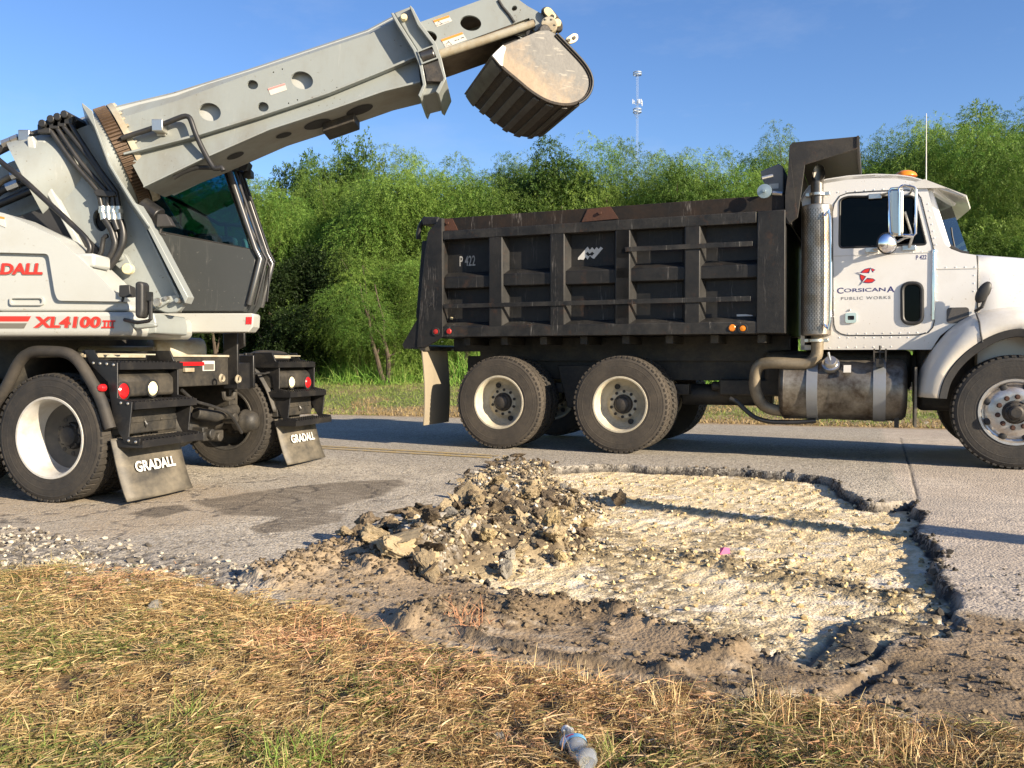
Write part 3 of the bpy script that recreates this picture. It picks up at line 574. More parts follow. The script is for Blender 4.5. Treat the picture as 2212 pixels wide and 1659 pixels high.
# ---- bed
YP = .12                                         # panel plane lies this far behind the rib faces
zb = T.side('5', 900, 1306)[1]; zt = T.side('5', 900, 1212)[1]
xr0 = T.side('5', 205, 900)[0]; xf = T.side('6', 1332, 1000)[0]; xpost = T.side('5', 362, 900)[0]
topL, topR = T.side('5', 345, 262), T.side('6', 1332, 478)
rtL, rtR = T.side('5', 362, 378), T.side('6', 1332, 591)
rbL, rbR = T.side('5', 362, 456), T.side('6', 1130, 686)
lin = lambda a, c, x: a[1] + (c[1]-a[1])*(x-a[0])/(c[0]-a[0])
bed = MB(); ztop = lambda x: lin(topL, topR, x)
bed.prism([(xpost-.02, zb), (xf-.01, zb), (xf-.01, lin(rtL, rtR, xf)), (xpost-.02, lin(rtL, rtR, xpost))], YP, YP+.012)
bed.prism([(xpost-.02, zb), (xf-.01, zb), (xf-.01, lin(topL, topR, xf)), (xpost-.02, lin(topL, topR, xpost))], TW-YP-.012, TW-YP)
bed.box(xpost-.3, xf, YP, TW-YP, zb, zb+.02)
bed.prism([(YP+.012, zb+.02), (TW-YP-.012, zb+.02), (TW-YP-.012, topR[1]), (YP+.012, topR[1])], xf-.03, xf-.012, ax='x')
bed.build("bed_panel", M['bed'], truck)
b = MB(); b.prism([(0, zb), (0, zt), (YP-.003, zt+.055), (YP-.003, zb)], xpost, xf-.16, ax='x'); b.build("bottom_rail", M['bedrail'], truck, bevel=.006)
b = MB(); b.prism([(0, zb), (0, zt), (-YP, zt+.055), (-YP, zb)], xpost, xf, ax='x'); b.xf(Matrix.Translation((0, TW, 0))); b.build("bottom_rail", M['bedrail'], truck)
b = MB(); b.prism([rbL, T.side('6', 1130, 686), T.side('6', 1130, 606), rtL], -.004, YP+.02); b.build("top_rail", M['bedrail'], truck, bevel=.006)
b = MB(); b.prism([(rbL[0], rbL[1]), (rbR[0], rbR[1]), (rtR[0], rtR[1]), (rtL[0], rtL[1])], TW-YP-.01, TW); b.build("top_rail", M['bedrail'], truck)
b = MB(); b.prism([(rtL[0]+.005, rtL[1]+.002), (rtR[0]-.01, rtR[1]+.002), (topR[0]-.01, topR[1]), (topL[0]+.005, topL[1])], .05, .088); b.build("side_board", M['bedtop'], truck, bevel=.004)
b = MB(); b.prism([(rtL[0]+.005, rtL[1]+.002), (rtR[0]-.01, rtR[1]+.002), (topR[0]-.01, topR[1]), (topL[0]+.005, topL[1])], TW-.088, TW-.05); b.build("side_board", M['bedtop'], truck)
b = MB(); b.prism(T.poly('5', [(1640,186),(1840,160),(1912,268),(1588,298)], .045), .040, .049); b.frust(*[(T.side('5',1750,218,.04)[0], yy, T.side('5',1750,218,.04)[1]) for yy in (.02,.045)], .018, seg=10); b.build("rust_patch", M['rust'], truck)
b = MB(); b.prism(T.poly('5', [(362,268),(448,268),(497,370),(364,376)], .045), .040, .049); b.frust(*[(T.side('5',405,308,.04)[0], yy, T.side('5',405,308,.04)[1]) for yy in (.02,.045)], .018, seg=10); b.build("rust_patch", M['rust'], truck)
ribs = [('5', [(770,455),(875,447),(883,1197),(778,1201)]), ('5', [(1310,418),(1420,413),(1430,1190),(1313,1193)]), ('5', [(1885,385),(2003,378),(2005,1180),(1885,1184)]),
        ('6', [(138,752),(233,745),(235,1386),(138,1389)]), ('6', [(627,722),(728,715),(728,1378),(628,1381)])]
rx = []
for k, q in ribs:
    p = T.poly(k, q); rx.append((p[0][0], p[1][0])); zt_, zb_ = max(p[0][1], p[1][1])+.03, zt
    b = MB(); x0, xx1 = min(p[0][0], p[3][0]), max(p[1][0], p[2][0])
    b.prism([(x0, 0), (xx1, 0), (xx1+.05, YP), (x0-.05, YP)], zb_-.01, zt_, ax='z'); b.build("side_rib", M['bed'], truck, bevel=.008)
    b = MB(); b.prism([(x0, TW), (xx1, TW), (xx1+.05, TW-YP), (x0-.05, TW-YP)], zb_-.01, zt_, ax='z'); b.build("side_rib", M['bed'], truck)
b = MB(); fp = T.poly('6', [(1138,605),(1335,592),(1332,1465),(1130,1467)]); b.prism(fp, -.006, YP+.02); b.build("front_post", M['bed'], truck, bevel=.008)
b = MB(); fp2 = [(q[0], q[1]) for q in fp]; b.prism(fp2, TW-YP-.02, TW); b.build("front_post", M['bed'], truck)
# half-height boxes with a sloped dirt-shedding top, bay by bay
mids = [('5', 380, 785, 885), ('5', 895, 758, 860), ('5', 1440, 733, 850), ('5', 2030, 735, 832), ('6', 245, 1010, 1101), ('6', 740, 994, 1083)]
edges = [xpost+.02] + [v for r_ in rx for v in r_] + [fp[0][0]]
for i, (k, px, ya, yb) in enumerate(mids):
    xa, xb = edges[2*i]-.01, edges[2*i+1]+.01; za = T.side(k, px, ya, .025)[1]; zc = T.side(k, px, yb, .025)[1]
    b = MB(); b.prism([(.025, zc), (.025, za), (YP-.002, za+.06), (YP-.002, zc-.015)], xa, xb, ax='x'); b.build("side_stiffener", M['bed'], truck, bevel=.008)
b = MB(); q = [T.side('5', 370, 1022, -.012), T.side('5', 2212, 985, -.012), T.side('6', 1090, 1203, -.012)]
za, ze = q[0][1], q[2][1]; b.prism([(q[0][0], za-.05), (q[2][0], ze-.05), (q[2][0], ze), (q[0][0], za)], -.014, -.002); b.build("strap_bar", M['bedrail'], truck, bevel=.003)
q = [T.side('6', 205, 858, -.012), T.side('6', 1103, 815, -.012)]; b = MB(); b.prism([(q[0][0], q[0][1]-.05), (q[1][0], q[1][1]-.05), q[1], q[0]], -.014, -.002); b.build("strap_bar", M['bedrail'], truck, bevel=.003)
# rear post, tailgate and spill apron
b = MB(); b.prism(T.poly('5', [(340,262),(357,262),(362,1310),(212,1402),(132,1406),(152,1125),(165,960),(205,560),(232,385)], -.01), -.01, .02); b.prism(T.poly('5', [(345,262),(362,262),(362,1310),(350,1312)], -.01), .02, YP+.02); b.build("rear_post", M['bed'], truck, bevel=.005)
b = MB(); b.prism(T.poly('5', [(340,262),(357,262),(362,1310),(212,1402),(132,1406),(152,1125),(165,960),(205,560),(232,385)], -.01), TW-.02, TW+.01); b.build("rear_post", M['bed'], truck)
b = MB(); b.prism(T.poly('5', [(152,1128),(132,1404),(22,1415),(4,1380)], 0), .002, .016); tgp = T.poly('5', [(152,1128),(132,1404),(22,1415),(4,1380)], 0)
b.prism(tgp, TW-.016, TW-.002); b.prism([tgp[1], tgp[2], tgp[3], (tgp[3][0]+.03, tgp[3][1]+.01), (tgp[1][0], tgp[1][1]+.02)], .016, TW-.016); b.build("spill_apron", M['bed'], truck)
b = MB(); tg = T.poly('5', [(205,470),(165,960),(150,1128),(200,1300),(230,1290),(260,470)], .1); b.prism(tg, .03, TW-.03); hk = T.p3('5', [(330,275),(200,272),(165,330),(148,400),(150,450)], .1); b.tube(hk, .03, 8); hk2 = [(p[0], TW-.1, p[2]) for p in hk]; b.tube(hk2, .03, 8)
b.box(hk[1][0], hk[0][0], .05, TW-.05, hk[0][2]-.06, hk[0][2]+.0); b.build("tailgate", M['bed'], truck, bevel=.006)
b = MB(); kp = T.side('5', 258, 1020, -.012); b.frust((kp[0], -.0125, kp[1]), (kp[0], .0, kp[1]), .022, seg=14); kq = T.side('5', 238, 1044, -.012); b.tube([(kp[0], -.0115, kp[1]), (kq[0], -.0115, kq[1])], .006, 6); b.build("key_slot", M['dark'], truck)
# lights, lettering and the zigzag emblem on the bed
for k, x, y, r_, m_, nm in (('5',300,1263,.034,'redm','marker_light'), ('5',411,1261,.032,'redm','reflector'), ('6',958,1427,.036,'amber','reflector'), ('6',1034,1431,.034,'amber','marker_light')):
    c = T.side(k, x, y, -.02); b = MB(); b.lathe([(0,-.022 if nm=='marker_light' else -.006),(r_*.8,-.018 if nm=='marker_light' else -.006),(r_,0),(r_,.012)], (c[0], -.006, c[1]), seg=24); o = b.build(nm, M[m_], truck)
    if nm == 'marker_light': b = MB(); b.lathe([(r_,-.016),(r_+.012,-.016),(r_+.016,.01)], (c[0], -.006, c[1]), seg=24); b.build("bezel", M['rubber'], o)
def tbox(k, x0, y0, x1, y1, yl):
    a, c = T.side(k, x0, y1, yl), T.side(k, x1, y0, yl); return (a[0], c[0], a[1], c[1])
text("P 422", tbox('5', 512, 592, 650, 688, YP), YP-.001, M['grlet2'] if 'grlet2' in M else M['whpaint'], truck, "fleet_number", bold=.008)
zig = [(1555,632),(1575,628),(1603,631),(1622,607),(1640,629),(1660,594),(1680,616),(1697,622),(1775,531),(1755,515),(1738,537),(1719,519),(1700,543),(1680,520),(1660,545),(1640,516),(1556,612)]
b = MB(); b.plate(T.poly('5', zig, YP), [T.poly('5', [(1622,578),(1640,560),(1658,578),(1680,560),(1700,575),(1680,596),(1662,590),(1645,600)], YP)], YP-.004, YP-.001); b.build("zigzag_emblem", M['whpaint'], truck)
bx = tbox('6', 992, 1330, 1103, 1346, YP); b = MB(); b.prism([(bx[0],bx[2]),(bx[0],bx[3]),(bx[0]+.09,bx[3]),(bx[1],bx[2]+.01),(bx[1],bx[2])], YP-.004, YP-.001); b.build("torn_decal", M['whpaint'], truck)
b = MB(); c = T.side('5', 440, 1146, YP); b.ball((c[0], YP-.005, c[1]), .022, .01, .014); b.build("yellow_tag", M['yellow'], truck)
# underside sills of the bed
b = MB(); b.box(xpost-.2, xf, .70, .80, zb-.16, zb-.004); b.box(xpost-.2, xf, TW-.80, TW-.70, zb-.16, zb-.004)
for i in range(8): xx = xpost + (xf-xpost)*(i+.5)/8; b.box(xx-.04, xx+.04, .15, TW-.15, zb-.09, zb-.006)
b.build("bed_sill", M['blackd'], truck)
b = MB(); b.box(x1-.55, x2+1.6, .72, TW-.72, 1.0, zb-.1); b.build("subframe", M['blackd'], truck)
# rear mud flap hanging square across the wheels
for ya in (.0, TW-.66):
    xfp = T.side('e', 125, 300, .0)[0]; b = MB(); pts = []; n = 12
    for i in range(n+1):
        z = 1.12 - (1.12-.24)*i/n; bow = .035*math.sin(i/n*2.6)
        for y in (ya, ya+.66): pts.append((xfp+bow, y, z))
    vs = pts + [(p[0]+.012, p[1], p[2]) for p in pts]; m2 = len(pts); fs = []
    for i in range(n): fs += [(2*i,2*i+1,2*i+3,2*i+2), (m2+2*i,m2+2*i+2,m2+2*i+3,m2+2*i+1), (2*i,2*i+2,m2+2*i+2,m2+2*i), (2*i+1,m2+2*i+1,m2+2*i+3,2*i+3)]
    fs += [(0,m2,m2+1,1), (2*n,2*n+1,m2+2*n+1,m2+2*n)]; b.add(vs, fs); b.build("mud_flap", M['flapc'], truck, angle=50)
    b = MB(); b.box(xfp-.02, xfp+.05, ya-.0, ya+.70, 1.12, 1.17); b.build("flap_bracket", M['blackd'], truck)
# ---- cab shield over the cab
sh = T.poly('7', [(45,178),(75,150),(640,98),(655,108),(640,206),(182,348),(150,600),(118,812),(40,872),(10,860)], .04)
b = MB(); b.prism(sh, .03, .05); b.prism(sh, TW-.05, TW-.03)
top = [T.side('7', 75, 150, .04), T.side('7', 640, 98, .04)]; b.prism([top[0], top[1], (top[1][0], top[1][1]-.02), (top[0][0], top[0][1]-.02)], .05, TW-.05)
b.prism([(top[0][0]-.03, topR[1]-.3), (top[0][0]-.01, topR[1]-.3), (top[0][0]+.0, top[0][1]-.02), (top[0][0]-.02, top[0][1]-.02)], .05, TW-.05)
b.build("cab_shield", M['canopy'], truck, bevel=.004)
b = MB(); b.prism([(top[1][0]-.002, top[1][1]-.10), (top[1][0]+.02, top[1][1]-.10), (top[1][0]+.02, top[1][1]+.004), (top[1][0]-.002, top[1][1]+.004)], .02, TW-.02); b.build("shield_lip", M['canopy'], truck)
b = MB(); sb = T.poly('6', [(1335,480),(1365,235),(1372,240),(1420,640),(1365,690),(1335,640)], .02); b.prism(sb, .01, .03); b.build("shield_bracket", M['canopy'], truck)
# tarp housing with its pivot disc
b = MB(); b.prism(T.poly('6', [(1158,322),(1288,268),(1322,292),(1322,476),(1238,482),(1178,395)], .15), .15, .95); b.build("tarp_housing", M['tarpbox'], truck, bevel=.01)
b = MB(); c = T.side('6', 1187, 463, -.03); b.lathe([(0,-.04),(.014,-.04),(.016,-.014),(.04,-.010),(.070,-.008),(.072,.004),(0,.004)], (c[0], -.03, c[1]), seg=36); b.tube([(c[0], 0, c[1]), (c[0]+.02, .16, c[1]+.03)], .02, 8); b.build("pivot_disc", M['disc'], truck)
b = MB(); b.box(*tbox('6', 1222, 408, 1287, 448, .15)[:2], .146, .149, *tbox('6', 1222, 408, 1287, 448, .15)[2:]); b.build("housing_decal", M['stk'], truck)
b = MB(); p = T.side('6', 1187, 463, 0); b.tube([(p[0]-.03, .0, p[1]+.13), (p[0]+.07, .06, p[1]+.16)], .018, 8); b.tube([(T.side('6',1240,470)[0], .06, T.side('6',1240,470)[1]), (T.side('6',1310,475)[0], .06, T.side('6',1310,475)[1])], .025, 8); b.build("tarp_bracket", M['steel'], truck)
# ---- exhaust
YM = .22
cx_, zmt = T.side('6', 1558, 565, YM); _, zmb = T.side('6', 1558, 1482, YM); rm_ = (T.side('6', 1668, 1000, YM)[0]-T.side('6', 1448, 1000, YM)[0])/2*.98
m, nt, bs, co = base_mat('perforated_heat_shield'); uv = nd(nt, 'ShaderNodeSeparateXYZ'); nt.links.new(co, uv.inputs[0])
xx_ = mth(nt, 'SUBTRACT', uv.outputs[0], cx_); yy_ = mth(nt, 'SUBTRACT', uv.outputs[1], YM); an = mth(nt, 'MULTIPLY', mth(nt, 'ARCTAN2', yy_, xx_), 58/6.2832)
vv_ = mth(nt, 'ADD', mth(nt, 'MULTIPLY', uv.outputs[2], 24.0), mth(nt, 'MULTIPLY', mth(nt, 'MODULO', mth(nt, 'FLOOR', mth(nt, 'ADD', an, 100.0)), 2.0), .5))
slot = mth(nt, 'MULTIPLY', mth(nt, 'LESS_THAN', mth(nt, 'FRACT', mth(nt, 'ADD', an, 100.0)), .36), mth(nt, 'LESS_THAN', mth(nt, 'FRACT', vv_), .68))
slot = mth(nt, 'MULTIPLY', slot, mth(nt, 'LESS_THAN', mth(nt, 'ABSOLUTE', mth(nt, 'SUBTRACT', uv.outputs[2], (zmt+zmb)/2)), (zmt-zmb)/2*.935))
g1 = noise(nt, co, 3, 5); sc_ = mix(nt, ramp(nt, g1, .42, .62), (.36,.345,.32), (.22,.18,.13)); nt.links.new(mix(nt, slot, sc_, (.02,.018,.015)), bs.inputs['Base Color'])
nt.links.new(mth(nt, 'MULTIPLY', mth(nt, 'SUBTRACT', 1.0, slot), .8), bs.inputs['Metallic']); bs.inputs['Roughness'].default_value = .38
b = MB(); b.frust((cx_, YM, zmb), (cx_, YM, zmt), rm_, seg=40); b.build("muffler_shield", m, truck, bevel=.012)
b = MB(); _, zs = T.side('6', 1562, 395, YM); rs = rm_*.42
b.frust((cx_, YM, zmt-.01), (cx_, YM, zs), rs, seg=24, cap=False); n = 24
ringa = [(cx_+rs*math.cos(6.2832*i/n), YM+rs*math.sin(6.2832*i/n)) for i in range(n)]; tl = lambda q: zs+.09+ (q[0]-cx_)*-.15 + (q[1]-YM)*1.5
b.add([(q[0], q[1], zs-.002) for q in ringa]+[(q[0]+.015, q[1], tl(q)) for q in ringa]+[(cx_+(q[0]-cx_)*.93+.015, YM+(q[1]-YM)*.93, tl(q)-.004) for q in ringa]+[(cx_+(q[0]-cx_)*.9, YM+(q[1]-YM)*.9, zs-.05) for q in ringa],
      [(j*n+i, j*n+(i+1)%n, (j+1)*n+(i+1)%n, (j+1)*n+i) for j in range(3) for i in range(n)]); b.build("exhaust_stack", M['stack'], truck, angle=40)
b = MB(); b.frust((cx_, YM, zs-.055), (cx_, YM, zs-.05), rs*.9, seg=24); b.build("stack_bore", M['dark'], truck)
_, zc1 = T.side('6', 1562, 487, YM); _, zc2 = T.side('8', 700, 425, YM)
b = MB()
for z_ in (zc1, zc2): b.lathe([(rs+.002,-.018),(rs+.018,-.016),(rs+.018,.016),(rs+.002,.018)], (cx_, YM, z_), ax='z', seg=28); b.box(cx_+rs, cx_+rs+.06, YM-.03, YM+.0, z_-.018, z_+.018); b.box(cx_-rs-.05, cx_-rs, YM-.03, YM+.0, z_-.018, z_+.018)
b.build("exhaust_clamp", M['zinc'], truck, bevel=.004)
pp = T.p3('8', [(700,365),(700,480),(690,540),(640,590),(560,598),(420,590),(320,592),(262,618),(238,700),(244,800),(285,890),(350,930),(440,945)], YM); pp = [(p[0], YM + (0 if i < 6 else .06*(i-5)/3), p[2]) for i, p in enumerate(pp)]
b = MB(); b.tube(pp, rs*.98, 20, smooth=4); b.build("exhaust_pipe", M['pipe'], truck, angle=60)
b = MB(); g = T.p3('6', [(1612,640),(1650,650),(1650,1380),(1610,1400)], YM-rm_*1.05); b.tube(g, .014, 8, smooth=3); b.build("grab_rail", M['chrome'], truck)
# ---- fuel tank
YT = .12; xa, zta = T.side('8', 405, 560, YT); xb, ztb = T.side('8', 1362, 1022, YT); zc_ = T.side('8', 900, 790, YT)[1]; ra = (T.side('8', 900, 562, YT)[1]-T.side('8', 900, 1022, YT)[1])/2
b = MB(); b.lathe([(0, xa-.0), (ra*.6, xa-.0), (ra*.9, xa+.015), (ra, xa+.05), (ra+.004, xa+.06), (ra, xa+.07), (ra, xa+.42), (ra-.008, xa+.5), (ra, xa+.6), (ra, xb-.12), (ra*.97, xb-.05), (ra*.86, xb-.012), (ra*.6, xb), (0, xb)], (0, YT+ra, zc_), ax='x', seg=56)
cdent = Vector((T.side('8', 760, 830, YT)[0], YT+.02, T.side('8', 760, 830, YT)[1]))
def dent(q):
    if q[1] > YT+ra: return q
    return (q[0], q[1] + .035*math.exp(-((q[0]-cdent.x)/.10)**2 - ((q[2]-cdent.z)/.16)**2), q[2])
b.v = [dent(q) for q in b.v]
tank = b.build("fuel_tank", M['tank'], truck, angle=40)
for xs, w_ in ((T.side('8', 658, 800, YT)[0], .105), (T.side('8', 1155, 800, YT)[0], .115)):
    b = MB(); b.lathe([(ra-.005, xs-w_/2), (ra+.009, xs-w_/2), (ra+.009, xs+w_/2), (ra-.005, xs+w_/2)], (0, YT+ra, zc_), ax='x', seg=56, a0=0, a1=360); b.build("tank_strap", M['strap'], truck)
xs = T.side('8', 1158, 560, YT)[0]; zz = T.side('8', 1158, 560, YT)[1]; b = MB(); b.box(xs-.035, xs+.035, YT-.004, YT+.16, zz-.08, zz+.0); b.box(xs-.06, xs-.045, .10, .22, zz-.03, zz+.10); b.box(xs+.045, xs+.06, .10, .22, zz-.03, zz+.10); b.box(xs-.06, xs+.06, .12, .2, zz+.06, zz+.075); b.frust((xs, .13, zz-.05), (xs, .16, zz+.13), .01); b.build("tank_bracket", M['blackd'], truck)
c = T.side('8', 797, 592, YT+.06); b = MB(); b.lathe([(0,-.05),(.055,-.05),(.064,-.035),(.066,.0),(.085,.005),(.088,.05)], (c[0], YT+.07, c[1]), seg=28); b.xf(Matrix.Translation((c[0], YT+.07, c[1])) @ Matrix.Rotation(R(-38), 4, 'X') @ Matrix.Translation((-c[0], -YT-.07, -c[1]))); b.tube([(c[0], YT+.0, c[1]+.03), (c[0]-.02, YT+.0, c[1]+.11)], .012, 8); b.build("filler_cap", M['steel'], truck)
b = MB(); bx = tbox('8', 893, 605, 948, 668, YT+.06); b.box(bx[0], bx[1], YT+.02, YT+.024, bx[2], bx[3]); 
b.xf(Matrix.Translation((0, YT+.02, bx[3])) @ Matrix.Rotation(R(-32), 4, 'X') @ Matrix.Translation((0, -YT-.02, -bx[3]))); b.xf(Matrix.Translation((0, .018, 0))); b.build("warning_label", M['stk'], truck)
b = MB(); hp = T.p3('8', [(60,850),(110,872),(170,930),(250,990),(350,1018),(450,1022),(560,1022),(690,1012)], .3); b.tube(hp, .024, 10, smooth=3); b.build("air_hose", M['hose'], truck)
b = MB(); bx = tbox('8', 1262, 1022, 1297, 1062, .3); b.box(bx[0], bx[1], .28, .34, bx[2], bx[3]+.08); b.build("tank_step", M['blackd'], truck)
# ---- cab: hollow, with real window openings
YC = .26; ZC0 = T.side('8', 1000, 492, YC)[1]
side = T.poly('7', [(150,640),(172,590),(215,530),(290,497),(370,470),(560,440),(800,425),(1000,432),(1120,448),(1215,475),(1262,558),(1300,700),(1340,840),(1415,1042)], YC) + \
       T.poly('7', [(1470,1088),(1560,1122),(1690,1142),(1700,1250)], YC) + T.poly('8', [(1866,20),(1872,170),(1870,240),(1700,312),(1600,390),(1532,492),(690,492)], YC) + [T.side('6', 1520, 1200, YC)]
win = round_poly(T.poly('7', [(484,1078),(490,650),(560,625),(1120,622),(1150,640),(1252,1048)], YC), [.04,.09,.08,.05,.05,.03])
port = [(q[0], q[1]) for q in round_poly(T.poly('8', [(1322,6),(1466,6),(1466,300),(1322,300)], YC), .30, 8)]
b = MB(); b.plate(side, [win, port], YC, YC+.05); cabo = b.build("cab", M['white'], truck, bevel=.004, label=None)
CW = TW - 2*YC
roofp = T.poly('7', [(150,640),(172,590),(215,530),(290,497),(370,470),(560,440),(800,425),(1000,432),(1120,448),(1215,475),(1215,500),(800,455),(400,500),(230,560),(180,650)], YC)
# crowned roof and closed shell pieces
rp = roofp[:10]; vs = []; NRY = 14
for i in range(NRY+1):
    t = i/NRY; y = YC + CW*t; cr = .075*(1-(2*t-1)**2) - .05*(abs(2*t-1))**6
    for (x, z) in rp: vs.append((x, y, z+cr+.008))
b = MB(); npx = len(rp); b.add(vs, [(i*npx+j, i*npx+j+1, (i+1)*npx+j+1, (i+1)*npx+j) for i in range(NRY) for j in range(npx-1)])
for i in (0, NRY): b.add([vs[i*npx+j] for j in range(npx)]+[(p[0], YC if i == 0 else TW-YC, p[1]-.01) for p in rp], [(j, j+1, npx+j+1, npx+j) for j in range(npx-1)])
b.build("cab_roof", M['whited'], truck, angle=50)
b = MB(); xb_ = side[0][0]; b.box(xb_, xb_+.04, YC+.05, TW-YC-.05, ZC0, side[0][1]); b.box(xb_, side[-4][0]+.3, YC+.05, TW-YC-.05, ZC0, ZC0+.05); b.build("cab_rear_wall", M['white'], truck)
b = MB(); b.plate(side, [win], TW-YC-.05, TW-YC); b.build("cab_far_side", M['white'], truck)
b = MB(); b.prism(win, YC+.028, YC+.032); b.build("side_window", M['darkglass'], truck)
b = MB(); b.prism(win, TW-YC-.032, TW-YC-.028); b.build("side_window", M['darkglass'], truck)
b = MB(); b.prism(port, YC+.028, YC+.032); b.build("peep_window", M['darkglass'], truck)
b = MB(); pm = [(sum(q[0] for q in port)/len(port), sum(q[1] for q in port)/len(port))][0]; b.tube([(q[0], YC-.004, q[1]) for q in port], .019, 8, closed=True); b.build("window_seal", M['rubber'], truck)
b = MB(); b.tube([(q[0], YC+.004, q[1]) for q in win], .011, 8, closed=True); b.build("window_seal", M['rubber'], truck)
# windscreen, pillars, cowl
wl, wt = T.side('7', 1425, 1045, YC), T.side('7', 1262, 556, YC)
b = MB(); b.add([(wl[0]-.0, YC+.07, wl[1]), (wl[0], TW-YC-.07, wl[1]), (wt[0], TW-YC-.1, wt[1]), (wt[0], YC+.1, wt[1])], [(0,1,2,3)])
b.v = [b.v[0], b.v[1], b.v[2], b.v[3]]; b.v += [(wl[0]+.27, TW/2, wl[1]+.02), (wt[0]+.27, TW/2, wt[1])]; b.f = [(0,4,5,3), (4,1,2,5)]; b.build("windscreen", M['wsglass'], truck)
b = MB()
for y0_, y1_ in ((YC+.05, YC+.10), (TW-YC-.10, TW-YC-.05)): b.prism([(wl[0]-.02, wl[1]-.02), (wl[0]+.045, wl[1]-.02), (wt[0]+.045, wt[1]), (wt[0]-.02, wt[1])], y0_, y1_)
b.tube([(wt[0]+.03, YC+.06, wt[1]+.01), (wt[0]+.28, TW/2, wt[1]+.01), (wt[0]+.03, TW-YC-.06, wt[1]+.01)], .05, 8); b.build("windscreen_pillar", M['white'], truck, bevel=.01)
cw = T.poly('7', [(1415,1042),(1470,1088),(1560,1122),(1690,1142)], YC); hx = cw[-1][0]
b = MB(); b.prism(cw+[(hx, cw[-1][1]-.5), (cw[0][0]-.05, cw[-1][1]-.5)], YC+.05, TW-YC-.05); b.build("cowl", M['white'], truck)
b = MB(); b.tube(T.p3('7', [(1430,1040),(1500,1085),(1560,1115),(1625,1125)], YC+.12), .016, 8); b.tube(T.p3('7', [(1500,1070),(1480,980),(1470,900)], YC+.25), .008, 6); b.build("wiper", M['rubber'], truck)
# interior
b = MB(); b.box(wl[0]-.45, wl[0]+.02, YC+.05, TW-YC-.05, ZC0+.45, wl[1]-.02); b.build("dashboard", M['dark'], truck, bevel=.05)
for ya in (YC+.18, TW-YC-.68):
    b = MB(); b.box(xb_+.25, xb_+.75, ya, ya+.5, ZC0+.05, ZC0+.55); b.prism([(xb_+.2, ZC0+.55), (xb_+.34, ZC0+.55), (xb_+.24, ZC0+1.25), (xb_+.12, ZC0+1.25)], ya, ya+.5); b.build("cab_seat", M['dark'], truck, bevel=.05)
b = MB(); b.lathe([(.215,-.012),(.227,0),(.215,.012),(.203,0)], (0,0,0), ax='z', seg=32, closed=True); b.tube([(-.2,0,0),(.2,0,0)], .012, 6); b.xf(Matrix.Translation((wl[0]-.55, TW-YC-.43, ZC0+.78)) @ Matrix.Rotation(R(-35), 4, 'Y')); b.build("steering_wheel", M['dark'], truck)
b = MB(); b.box(xb_+.04, xb_+.06, YC+.05, TW-YC-.05, ZC0+.05, side[0][1]); b.build("rear_trim", M['dark'], truck)
# door seam, hinge, handle, rivets, ledges
seam = T.p3('7', [(425,1000),(425,760),(440,690),(490,620),(560,594),(800,578),(1080,568),(1160,580),(1205,640),(1260,860),(1312,1060),(1326,1200)], YC-.001) + T.p3('8', [(1556,100),(1556,285),(1545,330),(1510,368),(1450,383),(1200,388),(920,388),(870,375),(835,350),(822,310),(815,200)], YC-.001)
b = MB(); b.tube(seam, .0055, 6, closed=True); b.build("door_seam", M['rubber'], truck)
b = MB(); q0, q1 = T.side('7', 1318, 1092, YC), T.side('8', 1551, 275, YC); b.box(q0[0]-.014, q0[0]+.014, YC-.014, YC+.002, q1[1], q0[1]); b.build("door_hinge", M['chrome'], truck, bevel=.004)
bx = tbox('8', 905, 222, 988, 298, YC); b = MB(); b.plate(rrect(*bx, .02), [rrect(bx[0]+.022, bx[1]-.022, bx[2]+.03, bx[3]-.03, .01)], YC-.016, YC-.001); b.build("door_handle", M['chrome'], truck, bevel=.003)
b = MB(); b.box(bx[0]+.02, bx[1]-.02, YC-.004, YC-.001, bx[2]+.03, bx[3]-.03); b.build("handle_recess", M['dark'], truck)
b = MB(); c = T.side('8', 937, 203, YC); b.ball((c[0], YC, c[1]), .012); b.build("door_lock", M['steel'], truck)
b = MB()
def rivets(k, a, c, n):
    for i in range(n):
        t = i/(n-1); q = T.side(k, a[0]+(c[0]-a[0])*t, a[1]+(c[1]-a[1])*t, YC); b.ball((q[0], YC, q[1]), .0075, .005, .0075, 6, 4)
rivets('7', (470,588), (870,560), 6); rivets('7', (435,1148), (1290,1108), 12); rivets('8', (790,478), (1240,470), 8); rivets('8', (865,377), (1495,366), 11); rivets('8', (860,404), (1490,402), 11)
rivets('7', (1340,1252), (1680,1245), 5); rivets('7', (1265,690), (1345,1110), 8); rivets('7', (1342,1180), (1340,1620), 7); rivets('7', (1672,1320), (1670,1460), 3); rivets('8', (825,60), (818,300), 6); b.build("rivets", M['white'], truck)
b = MB(); q0, q1 = T.side('7', 432, 1152, YC), T.side('7', 1300, 1116, YC); b.prism([(q0[0], q0[1]-.004), (q1[0], q1[1]-.004), (q1[0], q1[1]+.004), (q0[0], q0[1]+.004)], YC-.004, YC+.002); q0, q1 = T.side('7', 1335, 1266, YC), T.side('7', 1695, 1258, YC)
b.prism([(q0[0], q0[1]-.004), (q1[0], q1[1]-.004), (q1[0], q1[1]+.004), (q0[0], q0[1]+.004)], YC-.004, YC+.002); b.build("panel_lap", M['whited'], truck)
